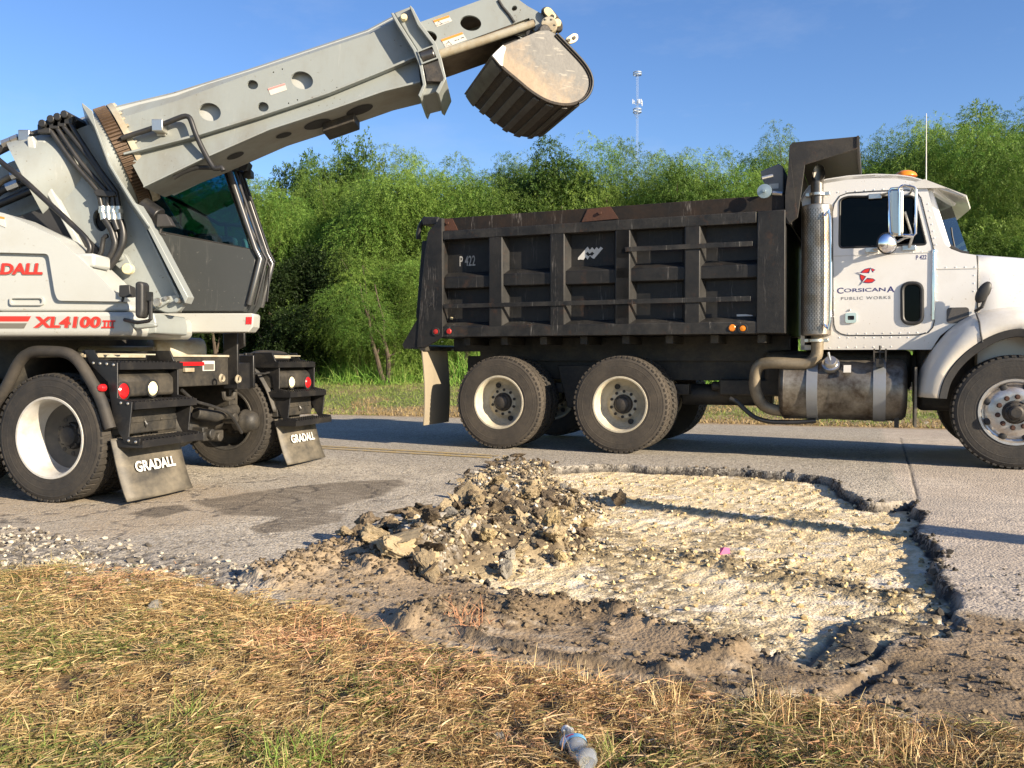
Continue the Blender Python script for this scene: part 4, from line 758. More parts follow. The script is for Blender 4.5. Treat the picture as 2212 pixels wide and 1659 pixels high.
# lettering and the town emblem on the door
text("C", tbox('7', 465, 1428, 522, 1482, YC), YC, M['navy'], truck, "door_lettering", bold=.012)
text("ORSICAN", tbox('7', 527, 1427, 893, 1470, YC), YC, M['navy'], truck, "door_lettering", bold=.008); text("A", tbox('7', 905, 1416, 972, 1470, YC), YC, M['navy'], truck, "door_lettering", bold=.012)
text("PUBLIC WORKS", tbox('7', 500, 1501, 937, 1538, YC), YC, M['grlet'], truck, "door_lettering", bold=.006, spacing=1.25)
text("P 422", tbox('7', 1161, 1140, 1254, 1182, YC), YC, M['navy'], truck, "fleet_number", bold=.01)
cc = (735, 1322)
def arc(r0, r1, a0, a1, n=16): return [(cc[0]+r1*1.02*math.cos(R(a0+(a1-a0)*i/n)), cc[1]-r1*math.sin(R(a0+(a1-a0)*i/n))) for i in range(n+1)] + [(cc[0]+r0*1.02*math.cos(R(a1-(a1-a0)*i/n)), cc[1]-r0*math.sin(R(a1-(a1-a0)*i/n))) for i in range(n+1)]
def poly_mb(pts, m_, nm, off, th=.0012): q = MB(); q.prism(T.poly('7', pts, YC), YC-off-th, YC-off); return q.build(nm, m_, truck)
ring = [(803,1272),(780,1260),(745,1255),(712,1262),(685,1280),(668,1302),(664,1325),(668,1350),(682,1372),(705,1386),(740,1390),(775,1386),(804,1363),(770,1340),(745,1350),(722,1335),(730,1300),(760,1285),(780,1290)]
poly_mb(ring, M['navy'], "town_emblem", .0008)
poly_mb([(796,1274),(778,1264),(745,1261),(715,1268),(690,1285),(674,1304),(670,1325),(674,1348),(687,1368),(707,1380),(740,1384),(772,1380),(796,1364),(770,1347),(745,1357),(716,1338),(724,1298),(760,1279),(780,1284)], M['redpaint'], "town_emblem", .0022)
star = [(634,1297),(742,1301),(760,1255),(775,1290),(800,1300),(768,1325),(800,1352),(735,1345),(664,1408),(705,1350),(720,1330)]
poly_mb([(630,1295),(741,1298),(759,1250),(779,1288),(790,1300),(765,1328),(780,1345),(732,1349),(661,1411),(700,1350),(716,1330)], M['navy'], "town_emblem", .0036); poly_mb([(644,1300),(745,1303),(760,1262),(772,1294),(800,1300),(800,1315),(762,1328),(800,1350),(730,1343),(672,1400),(708,1350),(722,1330)], M['white'], "town_emblem", .0050)
# mirrors
def ml(pts, r_, y_, nm, m_, sm=3, closed=False): q = MB(); q.tube(T.p3('7', pts, y_), r_, 8, smooth=0 if closed else sm, closed=closed); return q.build(nm, m_, truck)
YR = YC-.20
b = MB(); mp = round_poly(T.poly('7', [(925,565),(1050,560),(1050,962),(945,962)], YR), .03); b.prism(mp, YR-.01, YR+.07); mr = b.build("mirror", M['zinc'], truck, bevel=.015)
ml([(925,580),(940,558),(1010,552),(1060,530),(1140,545),(1160,565),(1155,950),(1140,972),(1050,965),(950,968),(928,940)], .014, YR+.02, "mirror_frame", M['chrome'], closed=True)
ml([(1015,970),(1010,600),(1020,545),(1050,528)], .012, YR-.015, "mirror_frame", M['chrome'])
b = MB(); b.tube(T.p3('7', [(985,1030,YR+.05),(1060,990,YR+.05),(1130,975,YR+.05)], YR), .012, 8); b.tube(T.p3('7', [(1130,975,YR+.05),(1098,1080,YC)], YR), .014, 8); b.tube(T.p3('7', [(985,1040,YR+.04),(860,1080,YC-.05),(770,1098,YC)], YR), .014, 8); b.tube(T.p3('7', [(1135,545,YR+.02),(1105,600,YC)], YR), .012, 8)
b.build('mirror_arm', M['steel'], truck); b = MB(); b.tube(T.p3('7', [(1060,760,YR+.05),(1110,920,YR+.1),(1120,975,YR+.06)], YR), .012, 8); b.build("mirror_arm", M['steel'], truck); b = MB(); b.tube(T.p3('7', [(1020,560,YR+.03),(900,600,YC-.03),(820,618,YC)], YR), .012, 8); b.build("mirror_arm", M['steel'], truck)
for x, y in ((770,1098),(1098,1080),(800,625)): b = MB(); q = T.side('7', x, y, YC); b.box(q[0]-.06, q[0]+.06, YC-.02, YC+.002, q[1]-.025, q[1]+.025); b.build("arm_bracket", M['steel'], truck, bevel=.004)
c = T.side('7', 905, 1037, YR-.02); b = MB(); b.ball((0,0,0), .100, .100, .045, 28, 8, cut=0); b.xf(Matrix.Translation((c[0], YR-.0, c[1])) @ Matrix.Rotation(R(28), 4, 'Z') @ Matrix.Rotation(R(90), 4, 'X') @ Matrix.Scale(1.0, 4)); b.build("round_mirror", M['chrome'], truck, angle=60)
b = MB(); b.lathe([(.100,-.012),(.106,0),(.100,.012),(.02,.03)], (0,0,0), seg=28); b.xf(Matrix.Translation((c[0], YR, c[1])) @ Matrix.Rotation(R(28), 4, 'Z')); b.build("mirror_rim", M['rubber'], truck)
b = MB(); v0 = T.side('7', 1200, 470, YC); v1 = T.side('7', 1605, 616, YC); v2 = T.side('7', 1150, 506, YC)
b.add([(v0[0]-.05, YC+.02, v0[1]+.01), (v1[0], YC-.02, v1[1]), (v1[0]+.12, TW/2, v1[1]+.03), (v1[0], TW-YC+.02, v1[1]), (v0[0]-.05, TW-YC-.02, v0[1]+.01), (v0[0]+.04, TW/2, v0[1]+.10)], [(0,1,2,5),(5,2,3,4)])
b.v += [(q[0]-.005, q[1], q[2]-.02) for q in b.v]; b.f += [(6,11,8,7),(11,10,9,8),(1,7,8,2),(2,8,9,3),(0,6,7,1),(4,3,9,10),(0,5,11,6),(5,4,10,11)]
for ya in (YC-.02, TW-YC+.0): b.prism(T.poly('7', [(1100,515),(1235,472),(1605,614),(1590,622),(1425,548),(1150,552)], ya), ya, ya+.012)
b.build("sun_visor", M['whited'], truck)
c = T.side('7', 1068, 445, TW/2); b = MB(); b.ball((c[0], TW/2, c[1]-.01), .115, .115, .07, 24, 8, cut=0); b.build("beacon", M['amber'], truck)
b = MB(); c0, c1 = T.side('7', 1250, 470, YC+.25), T.side('v', 2001, 245, YC+.25); b.tube([(c0[0], YC+.25, c0[1]-.05), (c1[0], YC+.25, c1[1])], [.006, .0035], 6); b.build("whip_antenna", M['whpaint'], truck)
# cowl vent and hood
bx = tbox('8', 1645, 182, 1810, 300, YC); m, nt, bs, co = base_mat('vent_mesh'); ck = nd(nt, 'ShaderNodeTexChecker', Scale=160.0); nt.links.new(co, ck.inputs['Vector']); nt.links.new(mix(nt, ck.outputs['Fac'], (.03,.028,.026), (.12,.11,.10)), bs.inputs['Base Color'])
b = MB(); b.prism(rrect(bx[0], bx[1], bx[2], bx[3], .03), YC-.008, YC+.002); b.build("vent_grille", m, truck)
YH = YC+.02; hq = T.side('7', 1702, 1142, YH); hq2 = T.side('7', 2112, 1172, YH); xend = x3+.95; slope = (hq2[1]-hq[1])/(hq2[0]-hq[0])
xs_ = [hq[0]+.012, hq[0]+.03] + list(np.linspace(hq[0]+.2, xend, 8)); prof = []
zlow = .95
vs = []; NS = 18
for x in xs_:
    ins = 0 if x > hq[0]+.02 else .012
    zt_ = hq[1] + slope*(x-hq[0]) - .10*max(0, (x-hq[0]-.7))**2
    wv = CW/2 - .02 - ins - .12*max(0, (x-hq[0]))*.55
    for j in range(NS+1):
        a = math.pi*j/NS; cx2 = -math.cos(a); sx2 = math.sin(a); e_ = .35
        yy = TW/2 + wv*math.copysign(abs(cx2)**e_, cx2); zz = zlow + (zt_+.06-zlow)*(abs(sx2)**e_)
        vs.append((x, yy, zz-ins))
n = NS+1; b = MB(); b.add(vs, [(i*n+j, i*n+j+1, (i+1)*n+j+1, (i+1)*n+j) for i in range(len(xs_)-1) for j in range(NS)]+[tuple(range(n)), tuple(range((len(xs_)-1)*n, len(xs_)*n))]); b.build("hood", M['white'], truck, angle=50)
b = MB(); b.box(xend-.02, xend+.06, .35, TW-.35, .55, hq[1]-.35); b.build("radiator_grille", M['chrome'], truck, bevel=.03)
b = MB(); b.box(xend+.02, xend+.18, .03, TW-.03, .42, .72); b.build("front_bumper", M['chrome'], truck, bevel=.05)
for ya in (.2, TW-.5): b = MB(); b.lathe([(0,.06),(.09,.05),(.11,0),(.11,-.1)], (xend+.03, ya+.15, 1.05), ax='x', seg=24); b.build("headlight", M['lens'], truck)
# front fender: arch shell swept over the wheel
cxw, czw = x3, T.side('f', 1270, 1140, .02)[1]
op = T.poly('f', [(520,985),(530,880),(558,790),(610,690),(680,590),(775,475),(860,405),(980,345),(1100,312),(1337,288)], .02); ip = T.poly('f', [(697,995),(722,870),(800,745),(900,645),(1020,562),(1150,500),(1337,462)], .02)
mir = lambda ps: ps + [(2*cxw-p[0], p[1]-.02) for p in ps[::-1] if 2*cxw-p[0] > ps[-1][0]+.05]
op, ip = mir(op), mir(ip)
def resamp(ps, n):
    P = [Vector(p) for p in ps]; ds = [0]
    for a, c in zip(P[:-1], P[1:]): ds.append(ds[-1]+(c-a).length)
    out = []
    for i in range(n):
        t = ds[-1]*i/(n-1); j = min(max(np.searchsorted(ds, t)-1, 0), len(P)-2); out.append(P[j]+(P[j+1]-P[j])*((t-ds[j])/(ds[j+1]-ds[j])))
    return out
def smooth(ps, k=3):
    for _ in range(k): ps = [ps[0]] + [(ps[i-1]+ps[i]*2+ps[i+1])/4 for i in range(1, len(ps)-1)] + [ps[-1]]
    return ps
NF = 44; o_, i_ = smooth(resamp(op, NF)), smooth(resamp(ip, NF)); vs = []
def fender(flip):
    b = MB(); vs = []
    for a, c in zip(i_, o_):
        d = c - a
        rows_ = [(a, .02), (a+d*.05, .0), (a+d*.35, -.002), (a+d*.62, .03), (a+d*.85, .10), (c, .22), (c+d*.03, .60)]
        vs += [(p.x, y if not flip else TW-y, p.y) for p, y in rows_]
    n = 7; b.add(vs, [(i*n+j, i*n+j+1, (i+1)*n+j+1, (i+1)*n+j) for i in range(NF-1) for j in range(n-1)]); return b
o = fender(False).build("fender", M['whited'], truck, angle=60); o2 = fender(True).build("fender", M['whited'], truck, angle=60)
for oo in (o, o2): s = oo.modifiers.new('thickness', 'SOLIDIFY'); s.thickness = .012
b = MB(); vs = []
for a, c in zip(i_, o_):
    d = (c-a).normalized(); vs += [(p.x, y, p.y) for p, y in ((a-d*.065, .035), (a-d*.06, .005), (a+d*.0, -.008), (a+d*.012, .01), (a-d*.02, .09))]
b.add(vs, [(i*5+j, i*5+(j+1)%5, (i+1)*5+(j+1)%5, (i+1)*5+j) for i in range(NF-1) for j in range(5)]); b.build("fender_lip", M['rubber'], truck, angle=50)
b = MB(); sx_ = T.p3('f', [(985,345),(1003,420),(1010,500),(1024,572)], -.004); b.tube([(p[0], p[1]+(.13 if i == 0 else .035 if i == 1 else 0), p[2]) for i, p in enumerate(sx_)], .008, 6); hs_ = T.p3('7', [(1702,1145),(1704,1640)], YC-.004); b.tube([(hs_[0][0], YH-.0, hs_[0][2]), (hs_[1][0], YC-.0, hs_[1][2])], .010, 6); b.build("hood_seam", M['rubber'], truck)
bx = tbox('8', 1392, 850, 1465, 1062, .1); b = MB(); b.box(bx[0]+.02, bx[0]+.04, .08, .55, bx[2], bx[3]+.3); b.build("mud_flap", M['flap'], truck)
b = MB(); q = T.p3('8', [(1865,205),(1905,180),(1950,60)], .15); b.tube([(q[0][0], .24, q[0][2]), q[1], q[2]], .016, 8); mc = T.side('8', 1915, 80, .12); b.ball((0,0,0), .11, .03, .055, 20, 10); 
b.v[-20*11:] = [tuple(Matrix.Translation((mc[0], .13, mc[1]+.01)) @ Matrix.Rotation(R(-62), 4, 'Y') @ Vector(v)) for v in b.v[-20*11:]]; b.build("hood_mirror", M['rubber'], truck)
# ------------------------------------------------------------------ excavator: wheeled carrier + turned upper body + telescopic boom
K = Frame(-3.41, 6.56, -.06, R(-16)); U = Frame(-3.42, 6.5, 0.0, 0.0)
exc = empty("excavator", K.M, "gray wheeled excavator with its telescopic boom and ditching bucket raised beside the truck", "excavator")
U2K = K.I @ U.M
def ub(b, name, m, bevel=0, parent=None, label=None, **kw):       # a part traced in the upper body's frame
    b.xf(U2K); return b.build(name, m, parent or exc, bevel=bevel, label=label, **kw)
US = U.side
def utext(s, k, x0, y0, x1, y1, yl, m, name, **kw):
    a, c = US(k, x0, y1, yl), US(k, x1, y0, yl); return text(s, (a[0], c[0], a[1], c[1]), yl, m, exc, name, M=U2K, **kw)
# ---- upper body shell, near side
cov = U.poly('1', [(-700,900),(-300,890),(0,925),(40,935),(200,1010),(420,1110),(620,1280),(780,1430),(900,1560),(1000,1645)], .03) + U.poly('2', [(832,150),(836,184),(0,186)], .03) + U.poly('1', [(-700,1585)], .03)
b = MB(); b.prism(cov, .05, .46); ub(b, "engine_cover", M['grayl'], .05, seg=4)
bor = U.poly('1', [(-700,900),(-300,890),(0,925),(40,935),(200,1010),(420,1110),(620,1280),(780,1430),(900,1560),(985,1632)], .01) + U.poly('1', [(960,1625),(450,1618),(425,1560),(375,1250),(0,1240),(-700,1235)], .01)
b = MB(); b.prism(round_poly(bor, .03, 3), .015, .06); ub(b, "cover_rim", M['grayl'], .02, seg=4)
a, c = US('1', 80, 1655, .04), US('1', 345, 1588, .04)
b = MB(); b.plate(rrect(a[0], c[0], a[1], c[1], .02), [rrect(a[0]+.012, c[0]-.012, a[1]+.012, c[1]-.012, .015)], .030, .052); ub(b, "cover_handle", M['grayl'], .004)
stp = U.poly('2', [(-900,188),(825,188),(860,202),(863,322),(832,342),(0,347),(-900,352)], 0)
b = MB(); b.prism(stp, 0, 1.2); ub(b, "body_skirt", M['grayl'], .035, seg=4)
b = MB(); b.prism(U.poly('2', [(0-700,217),(199,217),(180,250),(-700,250)], -.002), -.003, -.0005); ub(b, "red_stripe", M['redpaint'])
b = MB(); b.prism(U.poly('2', [(-700,262),(172,262),(154,295),(-700,295)], -.002), -.003, -.0005); ub(b, "dark_stripe", M['grpaint'])
utext("XL4100", '2', 222, 222, 650, 295, -.001, M['grpaint'], "model_lettering", bold=.035, shear=.12); utext("XL4100", '2', 214, 218, 643, 291, -.003, M['redpaint'], "model_lettering", bold=.035, shear=.12)
def three(dx, dy, yl, m_):
    b = MB()
    for i in range(3):
        x = 668+i*24+dx
        b.prism(U.poly('2', [(x,250+dy),(x+9,250+dy),(x+6,287+dy),(x-3,287+dy)], yl), yl-.0015, yl-.0005)
    for y0_, y1_, s in ((243,252,3),(284,293,-5)): b.prism(U.poly('2', [(656+s,y0_+dy),(737+s,y0_+dy),(736+s,y1_+dy),(655+s,y1_+dy)], yl), yl-.0015, yl-.0005)
    b.v = [(q[0]+dx*0, q[1], q[2]) for q in b.v]; ub(b, "model_lettering", m_)
three(5, 3, -.001, M['grpaint']); three(0, 0, -.003, M['redpaint'])
utext("GRADALL", '1', -262, 1327, 336, 1417, .044, M['grpaint'], "maker_lettering", bold=.035, shear=.14); utext("GRADALL", '1', -268, 1323, 331, 1413, .042, M['redpaint'], "maker_lettering", bold=.035, shear=.14)
b = MB(); b.prism(U.poly('1', [(-10,958),(36,968),(45,1045),(-10,1022)], .012), .010, .0145); ub(b, "warning_label", M['stk']); b = MB(); b.prism(U.poly('1', [(-10,955),(36,965),(38,980),(-10,972)], .010), .0085, .010); ub(b, "warning_label", M['orange'])
# front bracket of the deck, lug, mirror, lamps
b = MB(); b.prism(U.poly('2', [(862,196),(985,196),(1002,262),(1000,325),(905,335),(862,325)], .25), .25, .9); b.prism(U.poly('2', [(800,228),(1000,262),(1000,285),(880,300),(860,296),(800,250)], -.0), .0, .05); ub(b, "deck_bracket", M['gray'], .012)
b = MB(); b.prism(round_poly(U.poly('2', [(980,110),(1075,88),(1090,125),(1020,165),(985,158)], .40), .05), .38, .43); b.prism(round_poly(U.poly('2', [(985,105),(1145,75),(1220,85),(1140,192),(1060,196),(985,165)], .43), .03), .43, .50); ub(b, "boom_lug", M['gray'], .008)
for x, y, r_ in ((1010,128,.035),(1065,103,.018),(1137,115,.02)): c = US('2', x, y, .38); b = MB(); b.lathe([(0,-.02),(r_*.8,-.02),(r_,-.01),(r_,.05)], (c[0], .38, c[1]), seg=20); ub(b, "pin", M['zinc'])
mo = U.poly('2', [(886,10),(900,-2),(925,-2),(940,15),(940,190),(928,228),(900,232),(886,215)], -.18); b = MB(); b.prism(round_poly(mo, .02), -.24, -.12); ub(b, "mirror", M['rubber'], .02, seg=3)
b = MB(); b.tube(U.p3('2', [(800,240,.0),(880,258,-.1),(950,248,-.16),(966,235,-.17),(966,90,-.17),(958,75,-.17),(938,95,-.17)], -.1), .014, 8); b.box(*[US('2',945,118,-.17)[0], US('2',975,62,-.17)[0]], -.19, -.15, *[US('2',945,118,-.17)[1], US('2',975,62,-.17)[1]]); ub(b, "mirror_arm", M['hose'])
def lamp(k, pts, yl, d=.10, sten=None):
    b = MB(); P = U.poly(k, pts, yl); cx0 = sum(p[0] for p in P)/len(P); cz0 = sum(p[1] for p in P)/len(P); P2 = [(cx0+(p[0]-cx0)*.8, cz0+(p[1]-cz0)*.8) for p in P]
    b.prism(P, yl, yl+d, poly2=P2)
    if sten: b.tube(U.p3(k, sten, yl+.04), .012, 6)
    return ub(b, "work_lamp", M['rubber'], .012)
lamp('2', [(762,18),(830,14),(838,92),(812,98),(760,90)], -.02, .12, [(790,92),(785,125)]); lamp('1', [(1232,940),(1300,940),(1350,1030),(1225,1040)], .44, .12, [(1270,1035),(1250,1090),(1300,1100)])
# ---- cradle: side plate, edge flange, dome and swivel drum
crad = U.poly('1', [(215,335),(262,330),(300,338),(480,330),(640,260),(720,230),(780,300),(870,560),(1050,850),(1180,1030),(1330,1300),(1480,1590),(1440,1650)], .50) + U.poly('2', [(1150,190),(1060,198),(985,165),(900,200),(836,190)], .50) + U.poly('1', [(1000,1640),(780,1430),(630,1285),(600,1190),(430,870),(330,700),(282,580),(240,470),(218,380)], .50)
slot = U.poly('1', circ(785, 988, 55, 20, 88, R(-12)), .50)
b = MB(); b.plate(crad, [slot], .50, .54); ub(b, "boom_cradle", M['gray'], .004); b = MB(); b.prism(crad, 1.36, 1.40); ub(b, "boom_cradle", M['gray'])
b = MB(); b.prism(slot, .56, .58); ub(b, "cable_opening", M['dark'])
b = MB(); b.prism(U.poly('1', [(648,75),(660,78),(735,140),(760,250),(870,545),(1050,840),(1185,1035),(1170,1045),(1040,860),(858,560),(745,260),(655,105)], .28), .26, 1.30); b.v = [(q[0]-.42*(q[1]-.26), q[1], q[2]) for q in b.v]; ub(b, "cradle_flange", M['gray'], .004)
b = MB(); b.prism(U.poly('1', [(650,78),(662,82),(1180,1030),(1480,1590),(1455,1640),(1150,1040)], .34)[:0] or U.poly('1', [(1050,850),(1075,860),(1200,1060),(1480,1590),(1455,1640),(1440,1600),(1165,1060)], .38), .36, .50); ub(b, "cradle_flange", M['gray'], .004)
b = MB(); b.prism(U.poly('1', [(1130,1060),(1145,1060),(1405,1590),(1388,1600)], .40), .41, .50); ub(b, "cradle_flange", M['gray'], .003)
b = MB(); b.prism(round_poly(U.poly('1', [(218,338),(265,332),(270,348),(300,470),(345,600),(440,800),(650,1190),(640,1215),(600,1190),(425,870),(320,700),(270,580),(232,470)], .44), .02), .42, .50); ub(b, "cradle_flange", M['grayl'], .008)
# rounded cheek on the cradle
ch = U.poly('1', [(275,345),(360,348),(440,390),(510,470),(560,590),(590,700),(560,720),(470,690),(380,600),(310,470)], .50); ccx, ccz = sum(p[0] for p in ch)/len(ch), sum(p[1] for p in ch)/len(ch)
b = MB(); b.prism([(ccx+(p[0]-ccx)*.8, ccz+(p[1]-ccz)*.8) for p in ch], .455, .50, poly2=ch); ub(b, "cradle_cheek", M['grayl'], .03, seg=4)
YB = .95; r1, r2 = US('1', 785, 125, YB), US('1', 1135, 858, YB); rc = Vector(((r1[0]+r2[0])/2, YB, (r1[1]+r2[1])/2)); rdv = Vector((r1[0]-r2[0], 0, r1[1]-r2[1])); RR = rdv.length/2*.97; rdv.normalize(); bx_ = Vector((-rdv.z, 0, rdv.x)) * -1
if bx_.x < 0: bx_ = -bx_
Mr = Matrix.Translation(rc) @ Matrix((( bx_.x, 0, rdv.x), (bx_.y, 1, rdv.y), (bx_.z, 0, rdv.z))).to_4x4(); Mr = Matrix.Translation(rc) @ Matrix.Rotation(R(22), 4, 'Z') @ Matrix.Translation(-rc) @ Mr     # local x = swivel axis
b = MB(); b.lathe([(RR*.9,-.055),(RR*.965,-.05),(RR*.965,.05),(RR*.9,.055)], ax='x', seg=80)
for i in range(84):
    a = 6.28318531*i/84; ca, sa = math.cos(a), math.sin(a); vs = []
    for t in (-.048, .048):
        for da, r_ in ((-.024, RR*.96), (-.011, RR*1.005), (.011, RR*1.005), (.024, RR*.96)): vs.append((t, r_*math.cos(a+da), r_*math.sin(a+da)))
    b.add(vs, [(0,1,2,3),(7,6,5,4),(0,4,5,1),(1,5,6,2),(2,6,7,3)])
b.xf(Mr); ub(b, "ring_gear", M['gear'], angle=25)
b = MB(); b.lathe([(RR*.5,.06),(RR*1.0,.06),(RR*1.01,.105),(RR*.98,.11),(RR*.5,.11)], ax='x', seg=72)
for i in range(36): a = 6.28318531*i/36; b.frust((.105, RR*.965*math.cos(a), RR*.965*math.sin(a)), (.128, RR*.965*math.cos(a), RR*.965*math.sin(a)), .013, seg=6)
b.xf(Mr); ub(b, "swivel_flange", M['grayd'], angle=30)
b = MB(); b.frust((-.75,0,0), (-.05,0,0), RR*.93, seg=64); b.xf(Mr); ub(b, "swivel_drum", M['gray'])
b = MB(); q = U.p3('1', [(1110,880),(1240,970)], .75); b.frust(q[0], q[1], .085, seg=24); ub(b, "swivel_motor", M['black'], .01)
# boom tail behind the cradle, and the dark engine bay
b = MB(); b.prism(U.poly('1', [(-700,720),(0,560),(85,522),(240,468),(700,330),(720,560),(430,880),(165,965),(-700,1180)], .78), .78, 1.15); ub(b, "boom_tail", M['gray'], .02)
b = MB(); b.prism(U.poly('1', [(-700,950),(150,960),(420,860),(760,1200),(900,1640),(-700,1640)], .47), .47, 1.25); ub(b, "engine_bay", M['dark'])
# ---- hydraulic lines
hz = lambda pts, r_, yl, nm, m_, sm=4: ub((lambda q: q.tube(U.p3('1', pts, yl), r_, 10, smooth=sm))(MB()), nm, m_, angle=60)
for pts in ([(345,245),(385,270),(560,520),(755,745),(775,790),(795,880)], [(412,208),(450,270),(620,520),(810,735),(840,790),(845,880)], [(465,192),(510,270),(700,505),(860,740),(882,790),(888,880)], [(515,168),(585,290),(780,590),(895,745),(915,790),(930,880)]):
    hz(pts, .0185, .42, "hydraulic_line", M['hose'])
b = MB()
for x, y in ((352,240),(418,205),(470,188),(525,168)): q = US('1', x, y, .42); b.frust((q[0], .37, q[1]), (q[0], .50, q[1]), .030, seg=10); b.box(q[0]-.05, q[0]+.05, .40, .46, q[1]-.07, q[1]+.0)
for q4 in ([(330,230),(400,240),(395,300),(345,290)], [(400,195),(500,175),(515,215),(420,245)], [(505,160),(575,160),(612,205),(560,240),(520,210)]): b.prism(U.poly('1', q4, .44), .44, .62)
ub(b, "hose_clamp", M['rubber'], .006)
b = MB(); b.prism(U.poly('1', [(735,765),(770,745),(905,765),(915,800),(860,805),(760,800)], .40), .385, .46); ub(b, "hose_clamp", M['rubber'], .006)
for x0, x1 in ((800,815),(845,850),(888,893),(930,940)):
    b = MB(); q = U.p3('1', [(x0,880),(x1,985)], .42); b.frust(q[0], q[1], .026, seg=12); d = Vector(q[1])-Vector(q[0]); b.frust(Vector(q[0])+d*.25, Vector(q[0])+d*.5, .034, seg=6); ub(b, "hose_fitting", M['zinc'])
hz([(820,980),(870,1060),(890,1120),(900,1180),(860,1280),(770,1395),(680,1460)], .026, .40, "hydraulic_hose", M['hose']); hz([(850,985),(895,1060),(915,1120),(920,1180),(880,1290),(790,1400),(700,1470)], .026, .43, "hydraulic_hose", M['hose'])
hz([(943,985),(962,1060),(966,1120),(950,1200),(890,1310),(800,1410),(720,1480)], .028, .41, "hydraulic_hose", M['hose']); hz([(895,985),(905,1020),(922,1065)], .024, .39, "hydraulic_hose", M['hose'])
hz([(-60,470),(0,438),(120,380),(240,330),(375,292)], .034, .55, "hydraulic_line", M['hose'], 3); hz([(-60,760),(0,695),(90,645),(190,612),(290,585)], .026, .66, "hydraulic_line", M['pipe'], 3); hz([(-60,820),(0,765),(100,720),(200,690),(310,680)], .03, .66, "hydraulic_hose", M['hose'], 3); hz([(-60,890),(0,862),(240,760),(320,735)], .03, .64, "hydraulic_hose", M['hose'], 3)
for q in ([(28,398),(95,372)], [(100,368),(150,348)], [(95,645),(180,615)], [(60,735),(150,700)]): b = MB(); p = U.p3('1', q, .545 if q[0][1] < 500 else .64); b.frust(p[0], p[1], .041, seg=8); ub(b, "hose_fitting", M['zinc'])
b = MB(); q = US('1', 205, 315, .52); b.box(q[0]-.05, q[0]+.04, .49, .60, q[1]-.06, q[1]+.03); ub(b, "hose_clamp", M['steel'], .008)
hz([(-120,410),(0,525),(170,660),(330,805),(630,1085),(690,1160),(706,1210),(690,1250),(645,1280)], .022, .30, "handrail", M['black'], 4)
b = MB(); q = US('1', 690, 1310, .12); b.box(q[0]-.09, q[0]+.09, .03, .30, q[1]-.05, q[1]+.05); ub(b, "rail_bracket", M['grayl'], .02)
hz([(845,1110),(810,1130),(795,1230),(775,1280),(800,1310)], .018, .42, "linkage", M['rubber'], 2)
b = MB(); b.prism(round_poly(U.poly('1', [(885,1325),(935,1240),(985,1250),(1045,1360),(1035,1400),(985,1405)], .46), .04), .45, .50); ub(b, "lock_arm", M['gray'], .006)
b = MB(); c = US('1', 1003, 1370, .43); b.lathe([(0,-.03),(.035,-.03),(.042,-.02),(.042,.03)], (c[0], .43, c[1]), seg=24); ub(b, "pin", M['yellow'])
b = MB(); c = US('1', 940, 1278, .44); b.lathe([(0,-.02),(.026,-.02),(.03,-.01),(.03,.03)], (c[0], .44, c[1]), seg=20); ub(b, "pin", M['gray'])
# ---- boom main section
Tt = [(180,632),(560,541),(1000,405),(1400,272),(1700,172),(1850,92)]; Ut = [(235,700),(590,592),(1020,434),(1420,300),(1715,202),(1860,122)]
Lt = [(288,912),(680,812),(1075,690),(1480,555),(1800,425),(1992,343)]; Bt = [(390,1103),(730,940),(1130,765),(1500,645),(1800,540),(2010,488)]
yT, yU, yL, yB = .74, .645, .645, .59; mirr = lambda y: 2*YB - y
P3 = lambda pts, y: U.p3('3', pts, y)
up, lp = U.poly('3', Ut, yU), U.poly('3', Lt, yL)
hol = [U.poly('3', circ(775, 660, 66, 28, 52, R(18)), yU), U.poly('3', circ(1026, 500, 33, 20, 27, R(18)), yU), U.poly('3', circ(1316, 474, 66, 28, 51, R(18)), yU), U.poly('3', circ(1088, 630, 33, 20, 28, R(18)), yU)]
for x, y in ((1148,427),(1200,409),(1237,609),(1289,590),(1520,518)): hol.append(U.poly('3', circ(x, y, 4.5, 8), yU))
b = MB(); b.plate(up + lp[::-1], hol, yU-.012, yU+.012); ub(b, "boom_web", M['gray'], angle=25)
def strip(b, A, B):
    n = len(A); b.add(A + B, [(i, i+1, n+i+1, n+i) for i in range(n-1)])
b = MB(); T3, U3, L3, B3 = P3(Tt, yT), P3(Ut, yU), P3(Lt, yL), P3(Bt, yB); fl = lambda ps: [(p[0], (mirr(p[1]) if i else 1.0) - (.20 if p[1] < .6 and i else 0), p[2]) for i, p in enumerate(ps)]
strip(b, T3, U3); strip(b, U3, [(p[0], p[1]+.012, p[2]) for p in U3]); strip(b, T3, fl(T3)); strip(b, fl(T3), fl(U3)); strip(b, fl(U3), fl(L3)); strip(b, fl(L3), fl(B3)); strip(b, L3, B3)
b.add([T3[0], U3[0], L3[0], B3[0]]+[fl(q)[0] for q in (B3, L3, U3, T3)], [tuple(range(8))]); b.add([T3[-1], U3[-1], L3[-1], B3[-1]]+[fl(q)[-1] for q in (B3, L3, U3, T3)], [tuple(range(8))])
ub(b, "boom_section", M['gray'], angle=20)
b = MB(); strip(b, B3, fl(B3)); o = ub(b, "boom_underside", M['cabgray2'] if 'cabgray2' in M else M['gray'])
b = MB(); b.prism([(p[0], p[2]+.004) for p in L3] + [(p[0], p[2]-.014) for p in L3[::-1]], yL-.075, yL+.01); b.prism([(p[0], p[2]+.012) for p in B3] + [(p[0], p[2]-.004) for p in B3[::-1]], yB-.03, yB+.02); ub(b, "boom_flange", M['gray'], .002)
b = MB(); b.prism([(p[0], p[2]-.03) for p in T3] + [(p[0], p[2]+.05) for p in B3[::-1]], .70, 1.20); ub(b, "inner_tube", M['grayl'])
